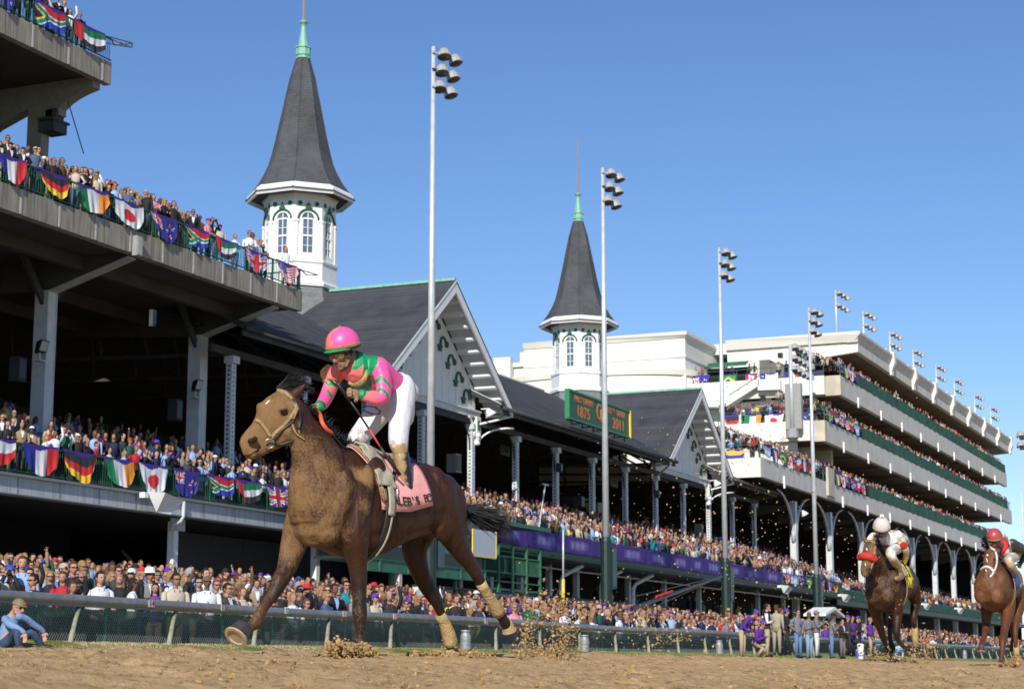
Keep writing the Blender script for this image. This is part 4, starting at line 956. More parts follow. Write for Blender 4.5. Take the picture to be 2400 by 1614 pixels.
text_mesh('C', 1.35, (-38.385, ya + L_ * .475, zc + .08), (0, 1, 0), (0, 0, 1), ms, sgn, depth=.012, shear=.75); text_mesh('D', 1.1, (-38.375, ya + L_ * .53, zc - .12), (0, 1, 0), (0, 0, 1), ms, sgn, depth=.02, shear=.75)
for k in range(6):
    y = ya + .6 + k * (L_ - 1.2) / 5; g = MB(); g.bar((-38.5, y, zb_), (-39.6, y, EZ + .2), .06); g.bar((-38.5, y, zb_ + .1), (-38.5, y, zb_ - .3), .07); g.build('support', M_DARK2, sgn)

# ------------------------------------------------------------------ green camera platform in front
pf = thing('camera_platform', 'green steel viewing platform with railings, canopy and plastic-sheeted booth in front of the stand', 'platform', (-34.5, 75, 1.6))
pz = 4.25; pa, pb, pc = 63.5, 74.6, 81.4
g = MB(); g.box((-34.0, pa, pz - .12), (-36.4, pb, pz)); g.box((-34.2, pb, pz - .10), (-36.3, pc, pz - .01)); g.build('floor', M_DGREEN, pf)
g = MB(); g.box((-33.95, pa, pz - .62), (-34.10, pb, pz - .13)); g.box((-33.90, pa, pz - .16), (-34.12, pb, pz - .121)); g.build('edge_girder', M_PGREEN, pf)
for k in range(5): g = MB(); g.box((-33.9, pa + .9 + k * 2.5, pz - .6), (-33.95, pa + 1.02 + k * 2.5, pz - .17)); g.build('girder_rib', M_PGREEN, pf)
g = MB(); g.box((-34.15, pb, pz - .9), (-34.25, pc, pz - .8)); g.build('edge_girder', M_PGREEN, pf)
for k in range(5):
    y = pb + .15 + k * (pc - pb - .3) / 4; g = MB(); g.prism([(-34.1, y - .06, pz + 1.15), (-34.1, y + .06, pz + 1.15), (-34.1, y + .06, pz - .8), (-34.1, y + .06 + .12, pz - 1.0), (-34.1, y - .06 - .12, pz - 1.0), (-34.1, y - .06, pz - .8)], (-.12, 0, 0)); g.build('stanchion', M_PGREEN, pf)
for z in (1.13, .65, -.1, -.5): g = MB(); g.box((-34.13, pb, pz + z - .03), (-34.19, pc, pz + z + .03)); g.build('guard_rail', M_PGREEN, pf)
g = MB()
for k in range(46): g.box((-34.15, pb + .1 + k * .15, pz - .09), (-34.17, pb + .12 + k * .15, pz + .6))
tag(g.build('balusters', M_PGREEN, pf), kind='stuff')
g = MB(); g.box((-34.0, pa, pz + .0), (-34.06, pb - .3, pz + .42)); g.build('kick_board', M_DGREEN, pf)
ms_ = mat('clear_plastic_sheet', (0.30, 0.34, 0.34), .12, var=.5, scale=5, spec=.9, bump=1.0, bscale=3); nt = ms_.node_tree; mx = nt.nodes.new('ShaderNodeMixShader'); tr = nt.nodes.new('ShaderNodeBsdfTransparent'); mx.inputs[0].default_value = .35
nt.links.new(tr.outputs[0], mx.inputs[1]); nt.links.new(nt.nodes['Principled BSDF'].outputs[0], mx.inputs[2]); nt.links.new(mx.outputs[0], nt.nodes['Material Output'].inputs['Surface'])
for k in range(4):
    g = MB(); ya, yb_ = pa + k * 2.7, pa + (k + 1) * 2.7 - .05; n = 10
    for i in range(n):
        a, b = ya + (yb_ - ya) * i / n, ya + (yb_ - ya) * (i + 1) / n; xa, xb = -34.03 + .03 * math.sin(a * 7), -34.03 + .03 * math.sin(b * 7); g.quad((xa, a, pz + .43), (xb, b, pz + .43), (xb, b, pz + 1.95), (xa, a, pz + 1.95))
    g.build('plastic_sheet', ms_, pf, fix=False)
for y in (pa, pa + 5.5, pb - .12): g = MB(); g.box((-33.98, y, pz), (-34.12, y + .12, pz + 2.05)); g.build('canopy_post', M_PGREEN, pf)
g = MB(); g.prism([(-33.75, pa - .3, pz + 2.02), (-33.75, pa - .3, pz + 2.20), (-36.0, pa - .3, pz + 2.38), (-36.0, pa - .3, pz + 2.2)], (0, pc - pa + .6, 0)); g.build('canopy', mat('green_tarpaulin', (.012, .11, .06), .45, var=.3, scale=2, bump=1, bscale=2), pf)
for (y, h) in ((66, 0), (72, 0)):
    g = MB(); g.box((-34.2, y, .9), (-34.34, y + .14, pz - .62)); g.build('leg', M_PGREEN, pf)
g = MB(); g.box((-36.2, pa, pz), (-36.3, pc, pz + 2.0)); g.build('rear_screen', M_DARK, pf)
sb = thing('blank_sign', 'pale blank board with a yellow edge on the green viewing platform', 'sign', (-33.7, 73.7, 5.4))
g = MB(); g.box((-33.72, 72.75, 4.72), (-33.75, 75.15, 5.86)); g.build('board', mat('pale_board', (.52, .56, .60), .6, var=.05), sb)
g = MB(); g.box((-33.70, 75.15, 4.70), (-33.76, 75.22, 5.88)); g.box((-33.70, 72.7, 4.66), (-33.76, 75.15, 4.719)); g.box((-33.70, 72.68, 4.72), (-33.76, 72.749, 5.86)); g.build('yellow_edge', M_YELLOW, sb)
for nm, (u, v0, v1), lab, m1 in (('flag_pole', (1273, 1135, 1235), 'thin grey aerial mast leaning above the green platform', M_GALV),):
    A, B = WX(1263, 1237, 35), WX(1278, 1135, 35); o = thing('aerial_mast', lab, 'mast', A)
    g = MB(); g.tube([A, B], .04, 6); g.build('mast', M_GALV, o); g = MB(); g.bar(B + np.array((0, -.35, 0)), B + np.array((0, .35, 0)), .05); g.build('crossbar', M_GALV, o)
o = thing('marker_pole', 'slim pole, grey above and bright yellow below, standing in the crowd', 'pole', WX(1320, 1430, 26)); A, M_, B = WX(1320, 1430, 26), WX(1320, 1357, 26), WX(1320, 1240, 26)
g = MB(); g.tube([A, M_], .065, 8); g.build('yellow_sleeve', M_YELLOW, o, smooth=True); g = MB(); g.tube([M_, B], .038, 8); g.build('pole_shaft', M_GALV, o, smooth=True)
# camera crane arm over the crowd
o = thing('camera_crane', 'black camera crane arm reaching diagonally over the crowd', 'crane', WX(1500, 1420, 27)); A, B = WX(1480, 1426, 27), WX(1690, 1350, 27)
g = MB(); g.tube([A, B], [.11, .07], 6); g.build('boom', M_BLACKP, o); g = MB(); g.tube([A + (B - A) * .25 + np.array((0, 0, .14)), A + (B - A) * .42 + np.array((0, 0, .12))], .06, 6); g.build('red_sleeve', mat('red_paint', (.6, .03, .03)), o)
g = MB(); g.bar(A + np.array((0, 0, .5)), B, .03); g.bar(A - np.array((0, 0, .35)), B, .03); g.build('stay_cables', M_BLACKP, o)
# little white tent
P = WX(1958, 1434, 24); o = thing('white_canopy', 'small white gable-shaped canopy among the crowd by the far light pole', 'canopy', (P[0], P[1], 1.0)); x, y, z = P
for s_ in (-1, 1): g = MB(); g.prism([(x, y, z + .28), (x, y + s_ * 2.1, z - .12), (x, y + s_ * 2.1, z - .24), (x, y, z + .12)], (-1.2, 0, 0)); g.build('canopy_slope', M_WOOD, o)
for dy in (-1.9, 1.9): g = MB(); g.box((x - .1, y + dy - .05, .2), (x - .2, y + dy + .05, z - .2)); g.build('leg', M_GREEN, o)
for i, (u, v) in enumerate(((1835, 1378), (1975, 1398), (2166, 1418), (2245, 1428))): wedge(WX(u, v, 35.6), ['white wedge lamp under the purple banner near the third light pole', 'white wedge lamp below the small flags', 'white wedge lamp between the two chasing horses, nearer', 'white wedge lamp beside the right-hand horse'][i], .8)
# ------------------------------------------------------------------ RIGHT: the cream clubhouse
ch = thing('clubhouse', 'big cream clubhouse with three long crowded balconies and a flat overhanging roof', 'building', (-45, 165, 1.6))
XF = -38.0; YR = 258.0
# roof: cornice, fascia, coved soffit
g = MB(); g.box((XF, 166.8, 28.67), (XF - .5, YR, 29.55)); g.build('roof_fascia', M_BAND, ch)
g = MB(); g.prism([(XF + .35, 166.5, 30.52), (XF + .35, 166.5, 30.30), (XF + .12, 166.5, 29.95), (XF + .02, 166.5, 29.551), (XF - 1, 166.5, 29.551), (XF - 1, 166.5, 30.52)], (0, YR - 166.5, 0)); g.build('roof_cornice', M_BAND, ch)
g = MB(); g.box((XF - 1.0, 166.8, 29.3), (-60, YR, 30.3)); g.build('roof_slab', M_STUCCO, ch)
g = MB(); g.prism([(XF - .5, 167, 28.7), (-44.5, 167, 28.3), (-46, 167, 27.6), (-46.6, 167, 26.4), (-46.6, 167, 29.3), (XF - .5, 167, 29.3)], (0, YR - 167, 0)); g.build('roof_soffit', M_CONCD, ch)
for k in range(8):      # hanging cornice brackets and little roof plinths
    y = 180.5 + k * 10.8; g = MB(); g.prism([(XF + .5, y, 30.75), (XF + .5, y, 29.6), (XF + .22, y, 28.9), (XF + .22, y, 28.45), (XF + .003, y, 28.45), (XF + .003, y, 30.75)], (0, .9, 0)); g.box((XF - .2, y - .3, 30.53), (XF - 1.0, y + 1.2, 31.1)); g.build('cornice_bracket', M_STUCCO, ch)
# end wall of the roof storey (faces the camera)
g = MB(); g.prism([(XF - .003, 166.78, 28.67), (XF - .003, 166.78, 29.56), (-50.6, 166.78, 29.56), (-50.6, 166.78, 26.9), (-43.6, 166.78, 26.9), (-42.4, 166.78, 27.5), (-40.6, 166.78, 28.4)], (0, .6, 0)); g.build('roof_end_wall', M_STUCCO, ch)
g = MB(); g.prism([(XF + .34, 166.2, 30.52), (XF + .34, 166.2, 30.25), (XF, 166.5, 29.9), (XF - .3, 166.5, 29.6), (-50.6, 166.5, 29.6), (-50.6, 166.2, 30.52)], (0, .4, 0)); g.build('end_cornice', M_STUCCO, ch)
for k in range(4):      # shallow panels in the end wall
    a = -50.2 + k * 2.1; g = MB(); g.box((a, 166.74, 27.4), (a + 1.9, 166.779, 29.2)); g.build('wall_panel', mat('cream_panel', (.72, .69, .61), .85, var=.04), ch)
# body between the decks
g = MB(); g.box((-46.6, 168, 14.2), (-70, YR - 8, 28.2)); g.build('rear_wall', mat('grey_inner_wall', (.30, .31, .33), .8, var=.12, scale=.3), ch)
g = MB(); g.box((-41.4, 165.4, 25.3), (-50.7, 165.9, 26.85)); g.build('upper_white_wall', M_STUCCOW, ch)
g = MB(); g.box((-40.0, 163.5, 17.5), (-56, 164, 23.7)); g.build('middle_end_wall', M_STUCCO, ch)
g = MB(); g.box((-40.3, 157.5, 14.4), (-56, 158, 18.9)); g.build('lower_end_wall', M_STUCCO, ch)
# block on the left with its cornice
P0, P1 = WY(1605, 778, 158), WY(1421, 791, 158); xr = P0[0]; xl = -68.0
g = MB(); g.box((xr, 158, 28.0), (xl, 170, 29.55)); g.build('block_upper_wall', M_STUCCO, ch)
g = MB(); g.prism([(xr + .3, 157.6, 30.1), (xr + .3, 157.6, 29.8), (xr + .05, 157.9, 29.551), (xl, 157.9, 29.551), (xl, 157.6, 30.1)], (0, 12, 0)); g.build('block_cornice', M_STUCCO, ch)
g = MB(); g.box((xr - .02, 158.02, 24.3), (xl, 168, 27.75)); g.build('block_white_wall', M_STUCCOW, ch)
g = MB(); g.box((xr + .08, 157.9, 27.751), (xl, 169, 27.999)); g.build('string_course', M_STUCCO, ch)
for a in (-55.6, -60.2, -64.8): g = MB(); g.box((a, 157.95, 28.3), (a - 3.6, 157.998, 29.3)); g.build('wall_panel', M_STUCCO, ch)
g = MB(); g.box((xl, 162, 20), (-100, 175, 28.6)); g.box((xl, 161.7, 28.6), (-100, 175, 29.0)); g.build('low_wing', M_STUCCO, ch)
g = MB(); g.box((xl - 1, 161.9, 26.6), (-100, 161.99, 27.0)); g.build('string_course', M_STUCCO, ch)
P = WY(1176, 845, 161); g = MB(); g.box((P[0] + .9, 161, 27), (P[0] - .9, 161.69, 29.5)); g.build('corner_pier', M_STUCCO, ch); 
g = MB(); pts = [np.array((P[0], 160.97, 28.2)) + np.array((.62 * math.cos(t), 0, .62 * math.sin(t))) for t in np.linspace(0, 2 * math.pi, 17)[:-1]]; g.prism(pts, (0, .03, 0)); g.build('round_panel', mat('cream_panel', (.7, .67, .6)), ch)
# rounded canopy with green awning
cx, cy, r0 = -62.0, 160.0, 11.0
def curved(rr, z0, z1, name, m, th=.6, a0=-.45 * math.pi, a1=.10 * math.pi, n=26, dz=0):
    g = MB(); vs = []
    for t in np.linspace(a0, a1, n):
        c, s_ = math.cos(t), math.sin(t)
        for r_, z in ((rr, z0), (rr + dz, z1), (rr + dz - th, z1), (rr - th, z0)): vs.append((cx + r_ * c, cy + r_ * .45 * s_, z))
    fs = [(i * 4 + k, i * 4 + (k + 1) % 4, (i + 1) * 4 + (k + 1) % 4, (i + 1) * 4 + k) for i in range(n - 1) for k in range(4)] + [(0, 1, 2, 3), tuple((n - 1) * 4 + k for k in range(4))]
    g.add(vs, fs); return g.build(name, m, ch, smooth=False)
curved(10.6, 24.3, 26.1, 'rounded_canopy', M_STUCCO, th=9.5, n=40, a0=-.75 * math.pi); curved(10.9, 26.1, 26.6, 'rounded_cornice', M_STUCCO, th=9.5, dz=.2, n=40, a0=-.75 * math.pi)
curved(10.3, 23.85, 24.3, 'canopy_step', M_STUCCO, th=9, n=40, a0=-.75 * math.pi)
curved(9.0, 22.4, 23.7, 'green_awning', M_AWNG, th=.4, dz=-.9, n=40, a0=-.8 * math.pi)
curved(9.2, 21.0, 22.4, 'rounded_wall', M_STUCCO, th=9, n=40, a0=-.75 * math.pi)
oa, ob = WY(1650, 866, 164.9), WY(1756, 893, 164.9); g = MB(); g.box((oa[0], 164.9, ob[2]), (ob[0], 165.39, oa[2])); g.build('dark_opening', M_DARK, ch)  # solid dark panel, its colour stands for the shade of a recess
g = MB(); g.prism([(ob[0], 164.88, oa[2] + .5), (oa[0] - .1, 164.88, oa[2] + .5), (oa[0] - .1, 163.9, oa[2] + .0), (ob[0], 163.9, oa[2] + .0)], (0, .1, .08)); g.build('green_awning', M_AWNG, ch)

# decks
def deck(y0, zb, zt, name_m, x_end=-56, yend=254.0, upper=True):
    g = MB(); g.box((XF, y0, zb), (XF - .45, yend, zt)); g.build('balcony_fascia', M_BAND, ch)
    g = MB(); g.box((XF - .45, y0 + .45, zb + .35), (-50.0, yend, zt - .05)); g.build('balcony_slab', M_CONCD, ch)
    for k in range(int((yend - y0) / 9.6)):
        y = y0 + 6 + k * 9.6; g = MB(); g.box((XF + .003, y, zb - .35), (XF + .12, y + .22, zb + .6)); g.build('drain_spout', M_WOOD, ch)
        g = MB(); g.prism([(XF - .46, y, zb + .34), (-46.5, y, zb + .34), (-46.5, y, zb - .9)], (0, .3, 0)); g.build('cantilever_beam', M_CONCD, ch)
    jj = MB(); jj.box((XF + .004, y0 + 4.7, zb + .02), (XF - .02, y0 + 4.73, zt - .02)); j1 = jj.build('fascia_joint', mat('fascia_joint_grey', (.30, .29, .27), .8), ch)
    for k in range(1, int((yend - y0) / 4.8)): inst(j1, 'fascia_joint', ch, (0, k * 4.8, 0))
    for k in range(int((yend - y0) / 5.5)):
        y = y0 + 3 + k * 5.5; g = MB(); g.box((-44.2, y, zt + 3.0 - .45), (-44.6, y + .45, zt + 3.0)); g.build('ceiling_speaker', M_BLACKP, ch)
    g = MB()      # seating steps rising to the rear
    for k in range(7): g.box((XF - 1.0 - k * .95, y0 + .5, zt - .04), (XF - 1.95 - k * .95, yend - 1, zt + .02 + .33 * k))
    g.build('seating_steps', M_CONCD, ch)
    railing(ch, y0, yend, XF - .12, zt, 1.12, bal=.9, post_step=4.8)
    return
deck(159.9, 23.66, 25.40, 1, yend=253); deck(153.7, 18.86, 20.62, 2, yend=256); deck(133.5, 13.95, 15.35, 3, yend=256)
# end faces of the decks
g = MB(); g.box((XF + .003, 159.5, 23.64), (-40.9, 160.2, 25.42)); g.build('deck_end_block', M_STUCCOD, ch)
g = MB(); g.box((-39.35, 159.0, 23.72), (-52.4, 159.5, 25.40)); g.build('deck_end_wall', M_STUCCO, ch)
g = MB(); g.box((XF + .003, 153.3, 18.84), (-39.4, 154.1, 20.64)); g.build('deck_end_block', M_STUCCOD, ch)
g = MB(); g.box((-39.2, 152.8, 18.9), (-56, 153.3, 20.62)); g.build('deck_end_wall', M_STUCCO, ch)
g = MB(); g.box((XF + .02, 133.1, 13.9), (-56, 133.49, 15.36)); g.build('deck_end_wall', M_STUCCO, ch)
g = MB(); g.box((XF + .2, 153.2, 14.2), (XF + .004, 155.4, 16.6)); g.build('deck_end_block', M_STUCCOD, ch)
g = MB(); g.box((XF - .5, 133.5, 14.0), (-57, 256, 14.3)); g.build('under_deck', M_DARK, ch)  # near-black sheet, shade under the lowest deck put into its colour
# middle band under the second deck seen from the end
g = MB(); g.box((-40.5, 153.31, 15.4), (-56, 153.6, 18.85)); g.build('end_wall_middle', M_STUCCO, ch)
g = MB(); g.prism([(-40.4, 160, 20.7), (-40.4, 160, 23.6), (-52, 160, 23.6), (-52, 160, 20.7)], (0, .4, 0)); g.build('end_wall_upper', M_STUCCO, ch)
# end-wall arch moulding
g = MB(); pts = [np.array((-46.0 + 2.6 * math.cos(t), 159.93, 20.9 + 2.2 * math.sin(t))) for t in np.linspace(0, math.pi, 17)]; g.tube(pts, .14, 5); g.build('arch_moulding', M_STUCCO, ch)
# stair with white parapet
A, B = WY(1515, 948, 158.2), WY(1775, 895, 158.2)
for n_, (p, q, r_, s_) in enumerate((((1500, 952), (1695, 953), (1695, 940), (1500, 938)), ((1690, 940), (1778, 889), (1778, 903), (1700, 953)), ((1776, 889), (1828, 889), (1828, 912), (1776, 914)))):
    pts = [WY(*c, 158.2) for c in (p, q, r_, s_)]; g = MB(); g.prism(pts, (0, 1.3, 0)); g.build(['lower_parapet', 'stair_parapet', 'landing_parapet'][n_], M_STUCCOW, ch)
for a, b in (((1712, 938), (1783, 893)), ((1708, 926), (1783, 878)), ((1710, 930), (1712, 940)), ((1730, 914), (1732, 926)), ((1752, 900), (1754, 911))):
    g = MB(); g.bar(WY(*a, 158.4), WY(*b, 158.4), .07); g.build('stair_rail', M_GREEN, ch)
g = MB(); P = WY(1797, 933, 159.9); g.box(P - np.array((.45, .25, .2)), P + np.array((.45, 0, .25))); g.build('wall_lamp_box', M_STUCCO, ch)
def end_rail(y, z, x0, x1):
    g = MB(); g.box((x0, y - .03, z + 1.0), (x1, y, z + 1.06)); g.box((x0, y - .02, z + .5), (x1, y, z + .53)); g.build('end_rail', M_GREEN, ch)
    g = MB(); k = 0
    while x0 - k * 1.6 > x1: g.box((x0 - k * 1.6, y - .05, z), (x0 - k * 1.6 - .06, y - .001, z + 1.0)); k += 1
    g.build('end_rail_posts', M_GREEN, ch)
end_rail(159.2, 25.40, -39.4, -52.2); end_rail(153.0, 20.62, -39.3, -52); end_rail(133.3, 15.36, -38.1, -44)
# green windbreak cloth hung along the long railings, one panel per bay
for y0, z, ya in ((159.9, 25.42, 165.5), (153.7, 20.64, 167), (133.5, 15.37, 169)):
    k = 0; y = ya
    while y < 250:
        g = MB(); n = 6
        for i in range(n):
            a, b = y + 4.75 * i / n, y + 4.75 * (i + 1) / n; xa, xb = XF + .02 + .05 * math.sin(a * 2.3), XF + .02 + .05 * math.sin(b * 2.3); g.quad((xa, a, z), (xb, b, z), (xb - .04, b, z + 1.1), (xa - .04, a, z + 1.1))
        g.build('windbreak_panel', mat('windbreak_green', (.012, .085, .052), .75, var=.5, scale=1.2), ch, fix=False); y += 4.8; k += 1
# arched arcade on the ground level
cy_ = [WX(u, v, 39)[1] for u, v in ((1869, 1300), (1951.6, 1300), (2025, 1300), (2088, 1320), (2145, 1350), (2197, 1350), (2241, 1380), (2288, 1400), (2325, 1400))]
for k, y in enumerate(cy_):
    g = MB(); g.box((-39.0, y - .30, 1.6), (-39.5, y + .30, 13.2)); g.build('arcade_column', M_WHITE, ch)
    for s_ in (-1, 1):
        g = MB(); pts = [(-39.2, y + s_ * (.28 + 5.0 * (1 - math.cos(t))), 9.9 + 3.9 * math.sin(t)) for t in np.linspace(0, 1.5, 9)]; g.tube(pts, [.20 - .015 * i for i in range(9)], 6); g.build('arch_rib', M_WHITE, ch, smooth=True)
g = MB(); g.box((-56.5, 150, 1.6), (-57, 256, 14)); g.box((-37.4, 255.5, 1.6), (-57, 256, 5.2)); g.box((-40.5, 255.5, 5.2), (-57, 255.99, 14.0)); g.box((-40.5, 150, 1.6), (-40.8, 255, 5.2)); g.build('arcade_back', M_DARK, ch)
g = MB()
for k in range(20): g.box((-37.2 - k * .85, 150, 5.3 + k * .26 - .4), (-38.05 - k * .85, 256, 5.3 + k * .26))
g.build('arcade_seating', M_DARKS, ch)
g = MB(); g.box((-36.6, 150.1, 4.9), (-37.1, 256, 5.35)); g.build('green_fascia', M_DGREEN, ch); railing(ch, 150.1, 256, -36.7, 5.36, .9, bal=1.0, post_step=4.8)
g = MB(); k = 0
while 151 + k * 4.8 < 250:
    y = 151 + k * 4.8; g = MB(); g.quad((-36.62, y, 5.4), (-36.62, y + 4.7, 5.4), (-36.62, y + 4.7, 6.2), (-36.62, y, 6.2)); g.build('windbreak_panel', MATS['windbreak_green'], ch, fix=False); k += 1

# flags of the clubhouse
GC = 'national flags on the clubhouse balconies'
def eflag(k, ua, ub, v, y, h, sd, where='on the end balcony of the clubhouse'):
    A, B = WY(ua, v, y), WY(ub, v, y); flag(k, (A[0], y, A[2]), (1, 0, 0), B[0] - A[0], h, where, GC, nx=22, ny=14, out=(0, -1, 0), seed=sd, swag=.35)
for i, (k, a, b) in enumerate((('newzealand', 1622, 1664), ('brazil', 1685, 1726), ('canada', 1747, 1776), ('chile', 1780, 1824), ('france', 1836, 1876), ('germany', 1888, 1930))): eflag(k, a, b, 880 - (a - 1622) * .035, 159.1, 1.25, 80 + i, 'on the uppermost clubhouse end balcony')
eflag('southafrica', 1653, 1690, 918, 159.6, 1.3, 90, 'on the clubhouse stair landing')
for i, (k, a, b) in enumerate((('germany', 1697, 1732), ('ireland', 1745, 1786), ('japan', 1792, 1838), ('australia', 1866, 1893))): eflag(k, a, b, 972 - (a - 1697) * .03, 152.9, 1.3, 95 + i, 'on the middle clubhouse end balcony')
eflag('venezuela', 1702, 1746, 1052, 133.2, 1.2, 99, 'on the lowest clubhouse end balcony')
for i, k in enumerate(('argentina', 'france', 'brazil', 'canada', 'chile', 'france', 'germany')): flag(k, (XF + .06, 133.9 + i * 2.2, 16.45), (0, 1, 0), 1.9, 1.0, 'on the lowest long clubhouse balcony', GC, nx=18, ny=12, seed=110 + i, swag=.25)
for y0, z, lst, nm in ((160.4, 26.5, ('ireland', 'japan', 'newzealand'), 'highest'), (154.2, 21.72, ('southafrica', 'uae', 'uk', 'usa', 'venezuela', 'argentina'), 'middle'), (156.0, 16.45, ('ireland', 'japan', 'newzealand', 'southafrica', 'chile', 'uk'), 'lower right')):
    for i, k in enumerate(lst): flag(k, (XF + .06, y0 + i * 1.95, z), (0, 1, 0), 1.75, 1.05, 'on the %s long clubhouse balcony' % nm, GC, nx=18, ny=12, seed=130 + i, swag=.25)

# ------------------------------------------------------------------ light poles
def lamp_head(o, P, yaw, s=1.0, hood_dir=None):
    """a hooded round floodlight: aluminium hood, dark glass, short arm"""
    a = np.array((math.cos(yaw), math.sin(yaw), 0)); ax = a * .30 + np.array((0, 0, -.95)); P = np.array(P, float)
    g = MB(); g.lathe(P, [(.10 * s, -.36 * s), (.20 * s, -.33 * s), (.28 * s, -.18 * s), (.33 * s, .06 * s), (.31 * s, .07 * s)], 12, axis=ax); h = g.build('lamp_hood', M_LAMPH, o, smooth=False)
    g = MB(); g.lathe(P, [(.30 * s, .071 * s), (.24 * s, .10 * s), (.1 * s, .13 * s)], 12, axis=ax); g.build('lamp_glass', M_LAMPG, h)
    return h
def light_pole(x, y, z0, z1, lab, group, r0=.165, r1=.08, rows=3, cols=2, green=5.5, box=True, s=.86, dy=.60, drop=.68, bottom=None):
    o = thing('light_pole', lab, 'light pole', (x, y, z0), group)
    g = MB(); zb = max(green, z0); g.tube([(x, y, zb), (x, y, z1)], [r0, r1], 12); g.build('pole_shaft', M_GALV, o, smooth=True)
    if green > z0:
        g = MB(); g.tube([(x, y, z0), (x, y, green)], r0 + .09, 12); g.lathe((x, y, green), [(r0 + .10, 0), (r0 + .10, .05), (r0 + .02, .25)], 12); g.build('green_sleeve', M_DGREEN, o, smooth=False)
        if box: g = MB(); g.box((x + .2, y + .25, green - 2.1), (x - .25, y + .85, green - .15)); g.build('switch_box', M_DGREEN, o); g = MB(); g.box((x + .21, y + .30, green - 2.0), (x + .225, y + .8, green - .25)); g.build('box_door', mat('grey_green_door', (.05, .10, .11), .5), o)
    for i in range(rows):
        z = z1 - .25 - i * drop; g = MB(); g.bar((x + .05, y - .15, z), (x + .45, y + cols * dy * .8, z), .07); g.build('cross_arm', M_DARK2 if i % 2 else M_GALV, o)
        for j in range(cols): lamp_head(o, (x + .30 + .20 * j - .05 * i, y + .36 + dy * j - .10 * i, z - .05 - .10 * j), -.9 + .75 * j, s)
    return o
GP = 'tall floodlight poles in front of the stands'
for i, (y, z1) in enumerate(((60.9, 23.5), (79.2, 23.3), (97.7, 23.3), (117.6, 23.4))):
    light_pole(-30, y, .75, z1, ['tall galvanised floodlight pole standing between the two spires, nearest to the camera', 'tall floodlight pole passing in front of the green sign', 'tall floodlight pole at the left edge of the clubhouse, before the farther gable', 'tall floodlight pole in front of the clubhouse balconies'][i], GP, green=5.55)
light_pole(-45, 314.6, .5, 38.2, 'distant light pole at the far right edge beyond the clubhouse', 'far light poles', green=0, s=2.2, dy=1.8, drop=1.7, rows=2)
ys_ = [168.7, 180.1, 192.5, 204.7, 218.1, 229.9, 244.5, 257.2]
nmz = ['at the front corner', 'second from the front corner', 'third from the front corner', 'fourth from the front corner', 'fourth from the far end', 'third from the far end', 'second from the far end', 'at the far end']
for i, y in enumerate(ys_):
    light_pole(-40.4, y, 30.3, 35.0 + .25 * (i > 3), 'floodlight mast on the clubhouse roof edge, ' + nmz[i], 'floodlight masts on the clubhouse roof', r0=.13, r1=.1, rows=2, cols=3, green=0, s=.95, dy=.80, drop=1.2)
# big lamp cluster hung in front of the end wall
P = WY(1857, 1000, 151.5); o = light_pole(P[0], 151.5, WY(1857, 1012, 151.5)[2], WY(1850, 808, 151.5)[2], 'big cluster of floodlights on a mast fixed before the clubhouse end wall', None, r0=.19, r1=.16, rows=3, cols=5, green=0, s=1.15, dy=.62, drop=.95)
x, z = P[0], WY(1857, 1012, 151.5)[2]
g = MB(); g.box((x + .75, 151.75, z + .3), (x - .65, 152.3, z + 4.2)); g.build('ballast_cabinet', M_GREYBOX, o); g = MB(); g.lathe((x, 151.5, z - .7), [(.3, 0), (.55, .2), (.5, .8), (.25, 1.0)], 10); g.build('mast_foot', M_GREYBOX, o)
g = MB(); pts = [WY(*p, 151.6) for p in ((1850, 1015), (1843, 1025), (1832, 1033), (1829, 1031), (1838, 1022))]; g.tube(pts, .03, 5); g.build('loose_cable', M_GREYBOX, o)
